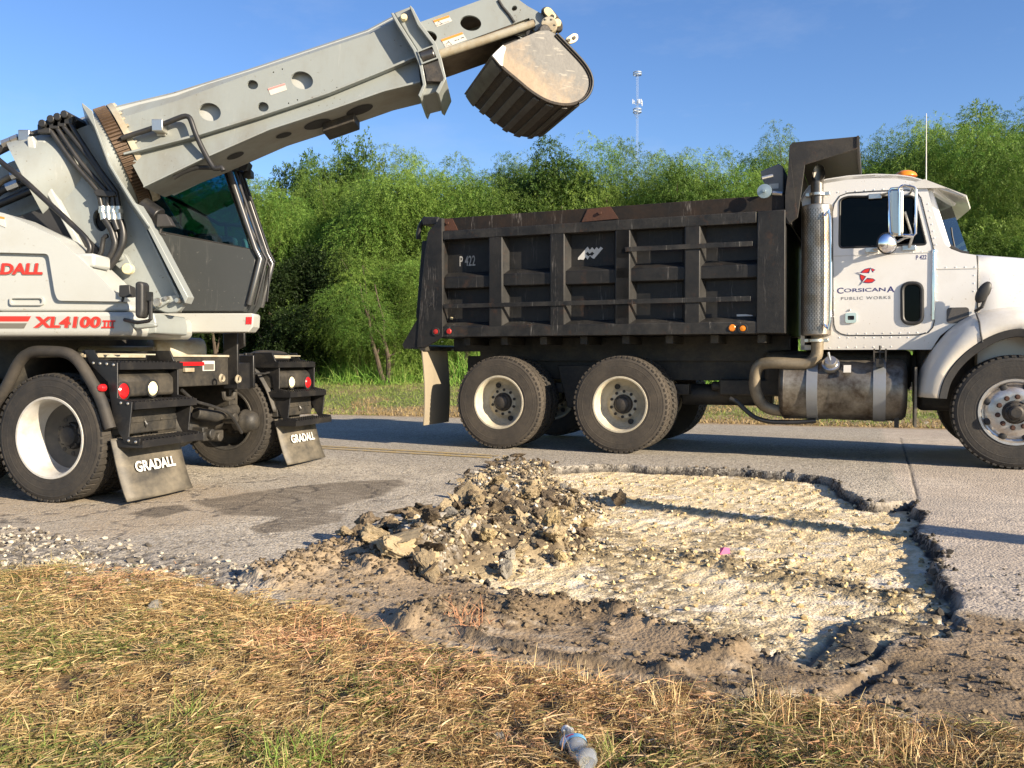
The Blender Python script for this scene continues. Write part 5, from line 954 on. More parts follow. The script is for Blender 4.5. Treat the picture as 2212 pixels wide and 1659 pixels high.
for x0, y0, r_ in ((1390,688,26),(1188,762,15),(1640,595,26),(900,872,16)):
    c = US('3', x0, y0, .70); b = MB(); b.prism(circ(c[0], .80, .5*r_/120, 24), 0, .004, ax='z'); sl = (B3[3][2]-B3[2][2])/(B3[3][0]-B3[2][0]); b.v = [(q[0], q[1], 0) for q in b.v[:24]]; b.f = [tuple(range(24))]
    zz = np.interp(c[0], [p[0] for p in B3], [p[2] for p in B3]); b.v = [(q[0], q[1], float(np.interp(q[0], [p[0] for p in B3], [p[2] for p in B3]))-.004) for q in b.v]; ub(b, "access_hole", M['dark'])
b = MB(); xq = US('3', 1530, 660, .9)[0]; zq = float(np.interp(xq, [p[0] for p in B3], [p[2] for p in B3])); b.prism([(xq-.12, zq-.11), (xq+.14, zq-.02), (xq+.14, zq+.05), (xq-.12, zq-.03)], .82, 1.1); ub(b, "wear_pad", M['hub'], .006)
a, c = US('3', 1112, 560, yU-.014), US('3', 1226, 490, yU-.014)
def slab(k, pts, yl, nm, m_, th=.0015, label=None): q = MB(); q.prism(U.poly(k, pts, yl), yl-th, yl); return ub(q, nm, m_, label=label)
slab('3', [(1112,520),(1212,489),(1226,528),(1130,560)], yU-.0135, "warning_label", M['stk']); slab('3', [(1113,521),(1212,490),(1215,499),(1118,531)], yU-.0155, "warning_label", M['pink'])
utext("WARNING", '3', 1130, 508, 1200, 522, yU-.0175, M['grlet'], "label_lettering", M2=None) if False else None
# tube clipped along the near side of the boom
b = MB(); b.tube(U.p3('3', [(255,812),(440,752),(560,705),(610,686),(640,684),(660,705),(690,790),(740,895),(790,980),(815,990),(840,985),(852,1003)], yU-.09), .021, 10, smooth=3); b.tube(U.p3('3', [(790,985),(700,985),(620,1010),(560,1045)], yU-.02), .019, 8, smooth=2); ub(b, "boom_line", M['hose'], angle=60)
b = MB(); q = US('3', 468, 738, yU-.08); b.box(q[0]-.035, q[0]+.05, yU-.12, yU-.012, q[1]-.05, q[1]+.04); q2 = US('3', 485, 775, yU-.03); b.box(q2[0]-.035, q2[0]+.035, yU-.03, yU-.012, q2[1]-.03, q2[1]+.09); ub(b, "line_clip", M['zinc'], .004)
# ---- collar at the end of the main section
YK = .50
b = MB(); b.prism(U.poly('4', [(150,112),(298,55),(375,215),(495,400),(545,540),(585,690),(548,810),(390,850),(425,740),(355,440),(215,215)], YK+.06), YK+.06, 1.08); ub(b, "boom_collar", M['gray'], .01)
for pts in ([(290,55),(300,46),(325,75),(388,196),(522,376),(575,520),(614,690),(548,829),(520,806),(583,690),(540,520),(494,392),(360,218)], [(126,114),(150,110),(212,215),(350,432),(405,560),(437,740),(388,866),(366,838),(408,745),(372,560),(322,442),(188,228)]):
    b = MB(); b.prism(U.poly('4', pts, YK), YK, 1.12); ub(b, "collar_plate", M['gray'], .004)
c0 = U.poly('4', [(368,462),(492,412),(530,508),(410,552)], YK-.004)
b = MB(); b.plate(U.poly('4', [(360,450),(500,400),(545,515),(400,570)], YK-.004), [c0], YK-.012, YK+.04); ub(b, "roller_frame", M['gray'], .003); b = MB(); b.prism(c0, YK+.035, YK+.055); ub(b, "roller_recess", M['dark'])
b = MB(); q = U.p3('4', [(388,512),(515,478)], YK+.03); b.frust(q[0], q[1], .05, seg=28); ub(b, "boom_roller", M['stack'], .012)
b = MB(); b.prism(U.poly('4', [(410,575),(548,528),(600,690),(585,720),(440,720),(430,650)], YK), YK-.001, YK+.05); ub(b, "collar_pocket", M['hub'], .006)
b = MB(); c = US('4', 243, 157, YK+.05); b.lathe([(0,-.03),(.02,-.03),(.028,-.015),(.028,.03)], (c[0], YK+.05, c[1]), seg=12); ub(b, "pin", M['yellow'])
# ---- inner boom and head
yi = .70
ib = U.poly('4', [(330,215),(890,10),(960,-14),(1240,-14),(1330,52),(1440,112),(1600,178),(1612,250),(1560,282),(1425,300),(1385,262),(1345,158),(1210,208),(540,452)], yi)
hl = [U.poly('4', circ(830, 203, 94, 30, 68, R(10)), yi), U.poly('4', circ(462, 325, 72, 26, 54, R(10)), yi), U.poly('4', circ(1216, 72, 22, 16, 26, R(60)), yi)]
b = MB(); b.plate(ib, hl, yi, yi+.03); ub(b, "boom_extension", M['gray'], .003)
b = MB(); b.plate(ib, hl, 2*YB-yi-.03, 2*YB-yi); ub(b, "boom_extension", M['gray'])
b = MB(); top_ = U.poly('4', [(330,215),(890,10),(960,-14),(1240,-14)], yi); b.prism(top_ + [(p[0], p[1]-.02) for p in top_[::-1]], yi+.03, 2*YB-yi-.03); ub(b, "extension_top", M['mudsteel'])
ud = U.poly('4', [(540,450),(1210,206),(1225,290),(575,520)], yi+.01); b = MB(); b.prism(ud, yi+.012, 2*YB-yi-.012); ub(b, "extension_slide", M['mudsteel'], .006)
b = MB(); b.tube(U.p3('4', [(560,478),(900,372),(1215,268),(1390,205)], yi-.02), [.036,.036,.034,.03], 14); ub(b, "slide_rail", M['grayd'], angle=60)
b = MB(); c = U.p3('4', [(1075,0),(1110,60),(1170,130),(1215,198)], yi-.004); b.tube(c, .012, 8); ub(b, "weld_groove", M['dark'])
b = MB(); b.prism(U.poly('4', [(1210,205),(1345,155),(1385,262),(1425,300),(1330,330),(1210,300)], yi+.03), yi+.03, yi+.06); ub(b, "head_plate", M['grayd'], .004)
for x, y in ((1372,200),(1350,295)): b = MB(); b.prism(U.poly('4', circ(x, y, 30, 20, 34), yi-.002), yi-.003, yi-.0005); ub(b, "pin_hole", M['dark'])
b = MB(); b.prism(U.poly('4', [(1090,372),(1160,340),(1230,312),(1268,330),(1262,350),(1130,408)], yi+.06), yi+.06, 1.1); ub(b, "head_plate", M['dark'])
slab('4', [(502,182),(638,137),(668,186),(532,238)], yi-.001, "warning_label", M['stk']); slab('4', [(502,181),(638,136),(646,151),(509,198)], yi-.003, "warning_label", M['orange'])
slab('4', [(570,350),(755,285),(798,350),(610,420)], yi-.001, "warning_label", M['stk']); slab('4', [(570,349),(755,284),(764,300),(578,367)], yi-.003, "warning_label", M['orange'])
for pts in ([(530,226),(548,186),(580,210)], [(612,408),(634,362),(664,392)]):
    b = MB(); q = U.poly('4', pts, yi-.003); b.tube([(p[0], yi-.003, p[1]) for p in q], .0022, 5, closed=True); ub(b, "warning_triangle", M['dark'])
b = MB()
for x0, y0, x1, y1 in ((690,358,708,352),(718,350,728,346),(745,336,772,328),(560,214,640,186),(600,392,640,372)): q = U.p3('4', [(x0,y0),(x1,y1)], yi-.003); b = MB(); b.tube(q, .003 if x0 > 650 else .0012, 5); ub(b, "label_mark", M['dark'])
0
b = MB(); c = US('4', 1520, 225, yi-.06); b.lathe([(0,-.02),(.06,-.02),(.068,-.012),(.068,.10)], (c[0], yi-.06, c[1]), seg=28)
for i in range(6): a = 6.2832*i/6; b.frust((c[0]+.05*math.cos(a), yi-.09, c[1]+.05*math.sin(a)), (c[0]+.05*math.cos(a), yi-.07, c[1]+.05*math.sin(a)), .008, seg=6)
ub(b, "wrist_pin", M['grayd'], angle=40)
for yy in (yi-.04, 2*YB-yi-.02):
    b = MB(); b.prism(round_poly(U.poly('4', [(1445,90),(1480,55),(1530,60),(1600,140),(1640,200),(1645,250),(1600,280),(1565,250),(1500,150)], yi-.04), .03), yy, yy+.06); ub(b, "wrist_link", M['hub'], .006)
b = MB(); b.prism(round_poly(U.poly('4', [(1470,85),(1500,58),(1540,75),(1588,145),(1565,172),(1530,165),(1480,120)], yi-.05), .03), yi-.055, yi-.04); c = US('4', 1592, 206, yi-.05); b.frust((c[0], yi-.07, c[1]), (c[0], yi-.04, c[1]), .032, seg=20); ub(b, "pin_cover", M['yellow'], .004)
b = MB(); c = US('4', 1548, 150, yi-.06); b.frust((c[0], yi-.07, c[1]), (c[0], yi-.05, c[1]), .018, seg=12); ub(b, "pin", M['hub'])
# ---- bucket
bk0 = ray(*VV('4', 1500, 590)); tt = 6.98/bk0.y; BK = Frame(bk0.x*tt, 6.98, 0, R(15)); B2K = K.I @ BK.M
def kb(b, name, m, bevel=0, **kw): b.xf(B2K); return b.build(name, m, exc, bevel=bevel, **kw)
WB = 1.02
shellp = BK.poly('4', [(1040,500),(1068,545),(1100,602),(1170,655),(1250,722),(1340,800),(1440,868),(1540,914),(1640,934),(1720,933),(1800,908),(1860,862),(1900,790),(1912,700),(1880,620),(1830,548),(1780,494),(1700,410),(1590,296)], 0)
shs = [tuple(p) for p in smooth(resamp(shellp, 46), 2)]
dpl = BK.poly('4', [(1062,462),(1112,402),(1200,365),(1330,310),(1440,264),(1520,260),(1590,296)], 0)[:-1] + [shs[-1]] + shs[::-1][1:]
cen = Vector((sum(p[0] for p in shs)/46, sum(p[1] for p in shs)/46))
def inset(ps, d): 
    out = []
    for i, p in enumerate(ps):
        a, c = Vector(ps[max(i-1, 0)]), Vector(ps[min(i+1, len(ps)-1)]); t = (c-a).normalized(); n = Vector((-t.y, t.x))
        if n.dot(cen-Vector(p)) < 0: n = -n
        q = Vector(p)+n*d; out.append((q.x, q.y))
    return out
ins_ = inset(shs, .022); b = MB(); b.prism(shs + ins_[::-1], 0, WB); kb(b, "bucket", M['shell'], .003, angle=20)
bc_ = B2K @ Vector((cen.x, 0, cen.y)); m_b = M['bucket']; nt = m_b.node_tree; bs = nt.nodes['Principled BSDF']; co = nd(nt, 'ShaderNodeTexCoord').outputs['Object']; sx_b = nd(nt, 'ShaderNodeSeparateXYZ'); nt.links.new(co, sx_b.inputs[0])
pr = mth(nt, 'ADD', mth(nt, 'MULTIPLY', mth(nt, 'SUBTRACT', sx_b.outputs[0], bc_.x), -.75), mth(nt, 'MULTIPLY', mth(nt, 'SUBTRACT', sx_b.outputs[2], bc_.z), -.85)); fb = ramp(nt, mth(nt, 'ADD', pr, mth(nt, 'MULTIPLY', mth(nt, 'SUBTRACT', noise(nt, co, 4.5, 6, .7), .5), .9)), -.06, .16)
lk = bs.inputs['Base Color'].links[0].from_socket; g0 = noise(nt, co, 22, 5, .7); steel_ = mix(nt, g0, (.05,.05,.05), (.12,.115,.105)); sc1 = noise(nt, co, 9, 2, .5, (1, 1, 5)); steel_ = mix(nt, mth(nt, 'MULTIPLY', ramp(nt, sc1, .62, .66), .5), steel_, (.26,.24,.2)); dirt_ = mix(nt, g0, (.13,.09,.052), (.27,.205,.135)); nt.links.new(mix(nt, mth(nt, 'MULTIPLY', fb, 1.0, clamp=True), steel_, dirt_), bs.inputs['Base Color'])
for yy in (.012, WB-.032): b = MB(); b.prism(dpl, yy, yy+.022); kb(b, "bucket_side", M['bucket'], .003)
def walk(t): 
    ds = [0]
    for i in range(45): ds.append(ds[-1]+(Vector(shs[i+1])-Vector(shs[i])).length)
    d = t*ds[-1]; j = min(max(int(np.searchsorted(ds, d))-1, 0), 44); q = Vector(shs[j]).lerp(Vector(shs[j+1]), (d-ds[j])/(ds[j+1]-ds[j])); return (q.x, q.y)
for t0, t1 in ((0,.075),(.115,.15),(.195,.235),(.285,.32),(.36,.40),(.445,.475),(.515,.545)):
    ps = [walk(t0+(t1-t0)*i/4) for i in range(5)]; b = MB(); b.prism(ps + inset(ps, -.016)[::-1], .03, WB-.004); kb(b, "wear_bar", M['bar'], .003, angle=25)
b = MB(); b.prism(BK.poly('4', [(1112,398),(1142,422),(1118,500),(1112,590),(1088,580),(1015,492),(1050,455)], 0), -.012, .010); kb(b, "side_cutter", M['edge'], .004)
eq = BK.poly('4', [(1012,488),(1050,455),(1062,470),(1048,512)], 0); b = MB(); b.prism(eq, .01, WB); kb(b, "cutting_edge", M['bar'], .004)
b = MB(); b.tube([(p[0], -.001, p[1]) for p in shs[24:46]], .011, 8); kb(b, "rim_bead", M['rubber'], angle=60)
for yy in (.30, .58):
    b = MB(); b.prism(round_poly(BK.poly('4', [(1590,292),(1640,280),(1755,282),(1790,322),(1772,500),(1720,440)], .0), .02), yy, yy+.06); b.prism(BK.poly('4', [(1830,555),(1880,575),(1950,640),(1960,655),(1935,712),(1905,690)], 0), yy-.02, yy+.04); kb(b, "bucket_lug", M['hub'], .006)
b = MB(); b.prism(round_poly(BK.poly('4', [(1662,342),(1735,292),(1775,300),(1778,345),(1752,372),(1695,392)], .26), .03), .255, .28); kb(b, "pin_cover", M['yellow'], .004)
for x, y in ((1743,333),(1695,355)): b = MB(); c = BK.side('4', x, y, .25); b.frust((c[0], .245, c[1]), (c[0], .26, c[1]), .014, seg=12); kb(b, "pin", M['hub'])
b = MB(); c = BK.side('4', 1520, 225, 0); c2 = BK.side('4', 1730, 330, 0); b.frust((c[0], .1, c[1]), (c[0], .9, c[1]), .05, seg=16); b.frust((c2[0], .27, c2[1]), (c2[0], .68, c2[1]), .035, seg=12); b.box(c[0], c2[0], .42, .52, c2[1]-.06, c[1]); kb(b, "wrist_casting", M['hub'], .01)
# ---- operator's cab on the far side of the boom
YA, YZ = 1.25, 1.62
low = U.poly('2', [(1225,60),(1140,185),(1565,187),(1640,150)], YA); sill = U.poly('1', [(1250,1080),(1990,1215)], YA)
pil0, pil1 = US('1', 1760, 560, YA), US('1', 2000, 1215, YA); nose = US('1', 2055, 1270, YA); bl = US('2', 1140, 186, YA); br = US('2', 1562, 187, YA)
ztop_ = pil0[1]+.02; xl = sill[0][0]-.35; xbk = xl-.75
panel = [(xbk, bl[1]), (br[0], br[1]), (US('1', 1955, 1640, YA)[0], US('1', 1955, 1640, YA)[1]), (US('1', 2010, 1260, YA)), (sill[1][0], sill[1][1]), sill[0], (xbk, sill[0][1]+.1)]
for ya, yb in ((YA, YA+.04), (YZ-.04, YZ)): b = MB(); b.prism(panel, ya, yb); ub(b, "cab_panel", M['cabgray'], .012)
fr = [(br[0], br[1]), US('1', 1955, 1640, YA), US('1', 2010, 1260, YA), (sill[1][0], sill[1][1])]; b = MB(); b.prism([(p[0]-.03, p[1]) for p in fr]+[(p[0], p[1]) for p in fr[::-1]], YA+.04, YZ-.04); ub(b, "cab_front_panel", M['cabgray'])
b = MB(); b.box(xbk, br[0]-.05, YA+.04, YZ-.04, bl[1], bl[1]+.06); ub(b, "cab_floor", M['dark'])
wnd = [sill[0], (sill[1][0]-.03, sill[1][1]), (pil0[0]-.03, ztop_), (xl-.2, ztop_), (xl-.2, sill[0][1]+.05)]
for yy in (YA+.015, YZ-.02): b = MB(); b.prism(wnd, yy, yy+.004); ub(b, "cab_window", M['blueglass'])
b = MB(); b.add([(pil0[0], YA+.04, ztop_), (pil0[0], YZ-.04, ztop_), (pil1[0], YZ-.04, pil1[1]), (pil1[0], YA+.04, pil1[1])], [(0,1,2,3)]); ub(b, "cab_window", M['blueglass'])
pp1 = [(pil0[0], ztop_+.04), (pil1[0], pil1[1]), US('1', 2040, 1290, YA), US('1', 1950, 1650, YA)]
for yy, m_ in ((YA+.0, 'pillar'), (YZ, 'pillar')): b = MB(); b.tube([(p[0], yy, p[1]) for p in pp1], .028, 12); ub(b, "cab_pillar", M['steeld'] if 'steeld' in M else M['steel'], angle=50)
b = MB(); b.tube([(p[0]+.05, YA+.02, p[1]) for p in pp1], .014, 8); b.tube([(p[0]+.05, YZ-.1, p[1]) for p in pp1[:3]], .012, 8); b.tube([(pil0[0]+.09, YA+.1, ztop_-.05), (pil0[0]+.17, YA+.1, ztop_-.5), (pil1[0]+.10, YA+.1, pil1[1]-.15), (pil1[0]+.07, YA+.1, pil1[1]-.45)], .010, 6); ub(b, "screen_guard", M['black'])
b = MB(); b.box(xl-.25, xl-.17, YA, YZ, bl[1]+.1, ztop_); b.box(xbk, xbk+.05, YA, YZ, bl[1]+.06, ztop_); ub(b, "cab_rear_post", M['cabgray'], .01)
b = MB(); b.prism([(xbk-.03, ztop_), (pil0[0]+.08, ztop_), (pil0[0]+.02, ztop_+.07), (xbk, ztop_+.09)], YA-.02, YZ+.02); ub(b, "cab_roof", M['cabgray'], .03)
b = MB(); b.tube([(p[0], YA+.012, p[1]) for p in wnd[:3]], .012, 6); ub(b, "window_seal", M['rubber'])
b = MB(); b.prism(U.poly('2', [(985,198),(1615,197),(1626,210),(1620,285),(1592,320),(1000,322)], YA-.06), YA-.06, YZ-.22); ub(b, "cab_base", M['grayl'], .03, seg=4)
b = MB()
for i in range(4): b.prism(U.poly('2', [(1578+i*10,222),(1585+i*10,220),(1582+i*10,268),(1575+i*10,270)], YA-.064), YA-.065, YA-.0615)
ub(b, "reflector", M['red'])
lamp('1', [(1880,510),(1925,500),(1952,530),(1930,600),(1870,590)], YA+.02, .14, [(1830,570),(1880,560)]); lamp('1', [(1915,570),(1965,585),(1968,650),(1900,655)], YA+.10, .12, [(1870,610),(1920,620)])
b = MB(); b.tube(U.p3('1', [(1290,790),(1420,850),(1720,1020),(1935,1032)], YZ-.12), .016, 8); b.tube(U.p3('1', [(1770,1025),(1770,1160)], YZ-.12), .014, 8); ub(b, "inner_rail", M['rubber'])
b = MB()
for x0, y0, x1, y1 in ((1520,1095,1720,1165),(1735,1115,1835,1185),(1900,1130,1960,1200)): a, c = US('1', x0, y1, 1.45), US('1', x1, y0, 1.45); b.box(a[0], c[0], 1.40, 1.57, a[1]-.1, c[1])
ub(b, "console", M['grayd'], .03)
xs0 = xl-.35; b = MB(); zst = bl[1]+.52; b.box(xs0-.28, xs0+.25, 1.38, 1.58, zst-.14, zst); b.prism([(xs0-.34, zst), (xs0-.2, zst), (xs0-.3, zst+.7), (xs0-.42, zst+.7)], 1.40, 1.57); b.box(xs0-.2, xs0+.15, 1.42, 1.55, bl[1]+.06, zst-.14); ub(b, "cab_seat", M['dark'], .05)
b = MB(); b.tube(U.p3('1', [(1360,860),(1415,900),(1415,1080)], YZ-.15), .012, 6); ub(b, "control_lever", M['rubber'])
# ---- carrier: wheels, arches, steps, lights, flaps, frame
def kside(*a): return K.side(*a)
RG = .485; wxk = kside('2', 332, 1012, .03)[0]; WK = 2.85
def deep_wheel(x, y, near, tm, rm, deep=True):
    e = add_wheel(exc, x, y, RG, RG, .29, .300, 'dish', tm, rm, near)
    if deep:
        for ch in list(e.children):
            if ch.name.split('.')[0] in ('wheel_hole', 'hub', 'bolt_hole'): ch.location.y += .10
        rim_ = [c for c in e.children if c.name.startswith('rim')][0]
        b = MB(); h = .145; b.lathe([(.312,-h*.9),(.306,-h*1.0),(.292,-h*.99),(.280,-h*.86),(.268,-h*.4),(.262,-h+.19),(.25,-h+.22)], seg=64); n = b.build("rim", rm, e, angle=50); b = MB(); b.lathe([(.25,-h+.22),(.24,-h+.235),(.16,-h+.26),(.15,-h+.25),(0,-h+.25)], seg=64); b.build('wheel_disc', M['darkrim'], e, angle=50); bpy.data.objects.remove(rim_)  # disc coloured dark to stand for shade inside the dish
    return e
for xk in (wxk, wxk-1.32):
    deep_wheel(xk, .145, True, M['tyre'], M['rimwhite']); deep_wheel(xk, .145+.33, False, M['tyre'], M['rimwhite'], False)
    deep_wheel(xk, WK-.145, False, M['tyre'], M['rimwhite'], False); deep_wheel(xk, WK-.475, True, M['tyre'], M['darkrim'] if 'darkrim' in M else M['hub'], False)
    b = MB(); b.frust((xk, .5, RG), (xk, WK-.5, RG), .095, seg=18); b.ball((xk, WK*.52, RG), .22, .21, .21); b.build("axle", M['blackd'], exc)
xr = kside('2', 700, 1000, .03)[0]; kr = lambda x, y, xx=xr: K.rear('2', x, y, xx)
0 and print("xr", xr, "near flap", kr(740,1395), kr(1165,1283), "far flap", kr(1830,1127), kr(2080,1048), kr(1760,790), "wheel", wxk)
# carrier frame
b = MB(); b.box(-3.4, xr-.30, .72, .86, .62, .98); b.box(-3.4, xr-.30, WK-.86, WK-.72, .62, .98); b.box(-3.4, xr-.25, .86, WK-.86, .84, .96); b.build("carrier_frame", M['blackd'], exc, bevel=.008)
b = MB(); b.frust((-1.25, WK/2, .9), (-1.25, WK/2, 1.27), .78, seg=48); b.build("turntable", M['blackd'], exc)
b = MB(); b.box(-3.6, -1.9, .05, WK-.05, .5, .95); b.build("carrier_deck", M['blackd'], exc, bevel=.03)
q0 = K.side('2', 850, 420, 1.0); b = MB(); b.frust((q0[0]-.1, 1.35, q0[1]-.02), (q0[0]+.15, 1.75, q0[1]-.03), .13, seg=24); b.frust((q0[0]-.55, 1.0, q0[1]-.10), (q0[0]+.0, 1.3, q0[1]-.10), .12, seg=24); b.build("dust_cover", M['grayd'], exc, bevel=.02)
def arch(y0, y1, ye):
    pts = [(-130,900),(-70,820),(0,720),(55,620),(105,510),(150,460),(200,440),(330,442),(430,450),(490,500),(560,610),(640,760),(695,940)]
    P = [K.side('2', x, y, .0) for x, y in pts]; P = [(p.x, p.y) for p in smooth(resamp(P, 40), 2)]; b = MB(); n = len(P)
    b.add([(p[0], y0, p[1]) for p in P]+[(p[0], y1, p[1]) for p in P], [(i, i+1, n+i+1, n+i) for i in range(n-1)]); o = b.build("wheel_arch", M['blackd'], exc, angle=60); s = o.modifiers.new('t', 'SOLIDIFY'); s.thickness = .012
    b = MB(); b.tube([(p[0], ye, p[1]) for p in P], .042, 12); b.build("arch_edge", M['tyre'], exc, angle=60); return P
PA = arch(.04, .70, .02); arch(WK-.60, WK+.18, WK+.20)
# steps and rear boxes, near then far (the far set is the mirror image across the carrier)
zA = lambda y_, x_=700: K.side('2', x_, y_, .10)[1]
ys0, ys1 = .06, kr(1118, 900)[0]
0 and print("ys", ys0, ys1)
# profile of the step side plate (x, z), traced on the near plate
plp = K.poly('2', [(540,432),(598,432),(628,492),(752,514),(752,742),(846,768),(824,990),(897,1003),(892,1042),(800,1030),(762,965),(728,880),(690,640),(572,520)], ys0)
tr = [K.side('2', 752, 512, ys0), K.side('2', 848, 768, ys0), K.side('2', 895, 1015, ys0)]
def steps(mirror):
    my = (lambda y: WK + .22 - y) if mirror else (lambda y: y)
    for y_ in (ys0, ys1-.02):
        b = MB(); b.prism(plp, my(y_), my(y_+.014)); b.build("step_side", M['black'], exc, bevel=.003)
    for i, (x, z) in enumerate(tr):
        dpt = (.30, .24, .22)[i]; b = MB(); b.box(x-dpt, x+.012, *sorted((my(ys0+.015), my(ys1+.03))), z-.055, z-.002)
        for j in range(9):
            for k in range(16): cx1, cy1 = x-dpt+.02+dpt*j/9.0, ys0+.04+(ys1-ys0)*k/16.2; b.box(cx1, cx1+.014, *sorted((my(cy1), my(cy1+.014))), z-.003, z+.008)
        b.build("step_tread", M['black'], exc)
    b = MB()
    for px, py in ((600,517),(643,520),(686,523),(729,529),(776,773),(821,777),(826,1015),(872,1023)): q = K.side('2', px, py, ys0); b.ball((q[0], my(ys0-.004), q[1]), .011, .009, .011, 8, 5)
    b.build("bolts", M['zinc'], exc)
    # lamp box
    fx = xr+.02; hb = [kr(x, y, fx) for x, y in ((690,618),(1000,570),(1070,625),(1078,712),(762,745),(700,742))]; zt1, zt0 = hb[2][1]+.02, hb[3][1]-.01
    b = MB(); b.prism([(fx-.34, zt0-.02), (fx, zt0), (fx, zt1), (fx-.10, zt1+.085), (fx-.34, zt1+.10)], *sorted((my(ys0+.03), my(ys1-.02))), ax='y'); b.build("lamp_box", M['blackd'], exc, bevel=.025, seg=3)
    q1, q2, q3 = kr(790, 697, fx), kr(977, 680, fx), K.side('2', 647, 677, .0)
    for q, r_, nm, m_ in ((q1, .058, "tail_lamp", 'red'), (q2, .056, "reverse_lamp", 'lens')):
        b = MB(); b.lathe([(0,.018),(r_*.75,.014),(r_,.002),(r_,-.02)], (fx+.002, my(q[0]), q[1]), ax='x', seg=28); o = b.build(nm, M[m_], exc)
        b = MB(); b.lathe([(r_,.006),(r_+.014,.004),(r_+.016,-.01)], (fx+.002, my(q[0]), q[1]), ax='x', seg=28); b.build("bezel", M['rubber'], o)
    if not mirror: b = MB(); b.lathe([(0,-.012),(.022,-.010),(.028,0),(.028,.03)], (q3[0], .0, q3[1]), seg=24); b.build("side_marker", M['red'], exc)
    # lower box
    z1_, z0_ = kr(1000, 800, fx)[1], kr(1000, 955, fx)[1]; b = MB(); b.box(fx-.36, fx+.01, *sorted((my(ys0+.04), my(ys1-.01))), z0_, z1_); b.build("tool_box", M['blackd'], exc, bevel=.012)
    b = MB(); zh = kr(1000, 875, fx)[1]; b.box(fx+.01, fx+.018, *sorted((my(ys0+.07), my(ys1-.02))), zh-.012, zh+.012)
    for k in range(3): cy1 = my(ys0+.12+k*.19); b.ball((fx+.02, cy1, zh), .012, .012, .012, 8, 5)
    b.build("box_hinge", M['blackd'], exc, bevel=.002); b = MB(); cy1 = my((ys0+ys1)/2-.05); b.tube([(fx+.012, cy1, zh+.01), (fx+.04, cy1, zh-.03), (fx+.02, cy1+.02, zh-.05)], .007, 6); b.build("box_latch", M['steel'], exc)
    # deck plate above the arch
    zt2 = plp[0][1]; b = MB(); b.box(PA[14][0], tr[0][0]-.28, *sorted((my(.05), my(.72))), zt2-.055, zt2-.035)
    for k in range(5): xx = PA[14][0]+.08+k*.14; b.box(xx, xx+.012, *sorted((my(.06), my(.70))), zt2-.036, zt2-.026)
    b.build("deck_plate", M['grayd'], exc); b = MB(); b.prism([(plp[0][0], zt2-.10), (tr[0][0]-.02, zt2-.12), (tr[0][0]-.08, zt2+.0), (plp[0][0]+.02, zt2)], *sorted((my(ys1-.02), my(ys1+.0)))); b.box(tr[0][0]-.33, tr[0][0]-.30, *sorted((my(ys0+.02), my(ys1+.1))), zt2-.12, zt2-.005); b.build("deck_edge", M['black'], exc, bevel=.004)
    # flexible flap with lettering
    zT_, zB_ = zt0-.30, .035 if not mirror else .05; ya, yb = (.03, ys1+.02); n = 14
    prof_ = [(xr + .015 + .05*math.sin(i/n*2.2) + .10*(i/n)**3, zT_+(zB_-zT_)*i/n) for i in range(n+1)]
    vs = []
    for x, z in prof_:
        for t in np.linspace(0, 1, 7): vs.append((x + .02*t*(1-t)*4, my(ya+(yb-ya)*t), z))
    b = MB(); b.add(vs, [(i*7+j, i*7+j+1, (i+1)*7+j+1, (i+1)*7+j) for i in range(n) for j in range(6)]); o = b.build("mud_flap", M['flap'], exc, angle=60); s = o.modifiers.new('t', 'SOLIDIFY'); s.thickness = .012
    zc0, zc1 = zB_+.195, zB_+.275; L0, L1 = sorted((my(ya+.15), my(yb-.16))); tb = text("GRADALL", (L0, L1, zc0, zc1), 0, None, None, None, bold=.03)
    def fx_(z): return float(np.interp(-z, [-p[1] for p in prof_], [p[0] for p in prof_]))
    tb.v = [(fx_(q[2]) + .021 + .02*4*((q[0]-L0+.12)/(yb-ya))*(1-(q[0]-L0+.12)/(yb-ya)) - q[1]*.6, q[0], q[2]) for q in tb.v]; tb.build("flap_lettering", M['whpaint'], exc)
steps(False); steps(True)
# cross frame with plate, reflector, tow bracket
xm_ = xr-.10; m0, m1 = kr(1150, 478, xm_), kr(1392, 660, xm_); b = MB(); b.box(xm_-.25, xm_, m0[0]-.1, 1.75, m1[1], m0[1]); b.build("cross_frame", M['blackd'], exc, bevel=.01)
b = MB(); b.box(xm_-.45, xm_+.015, m0[0]-.12, 1.78, m0[1], m0[1]+.02); b.build("deck_plate", M['grayd'], exc, bevel=.004)
def rb(x0, y0, x1, y1, nm, m_, d=.012): a, c = kr(x0, y1, xm_), kr(x1, y0, xm_); b = MB(); b.box(xm_+.001, xm_+d, a[0], c[0], a[1], c[1]); return b.build(nm, m_, exc, bevel=.003)
rb(1148, 510, 1303, 535, "reflector", M['red']); rb(1297, 503, 1373, 568, "data_plate", M['stk'], .006); rb(1303, 522, 1367, 562, "data_plate", M['grpaint'], .008); rb(1170, 548, 1228, 575, "plate_lamp", M['grayd'], .03)
t0 = kr(1452, 480, xm_); t1 = kr(1585, 675, xm_); b = MB(); b.box(xm_-.05, xm_+.10, t0[0]+.02, t0[0]+.05, t1[1], t0[1]+.22); b.box(xm_-.05, xm_+.10, t1[0]-.05, t1[0]-.02, t1[1], t0[1]+.02); b.box(xm_-.02, xm_+.06, t0[0]+.03, t1[0]-.03, t1[1]-.01, t0[1]-.05); b.prism([(xm_-.1, t0[1]), (xm_+.12, t0[1]+.1), (xm_+.12, t0[1]+.26), (xm_+.06, t0[1]+.28), (xm_-.1, t0[1]+.05)], t0[0]+.10, t0[0]+.13); b.build("tow_bracket", M['black'], exc, bevel=.006)
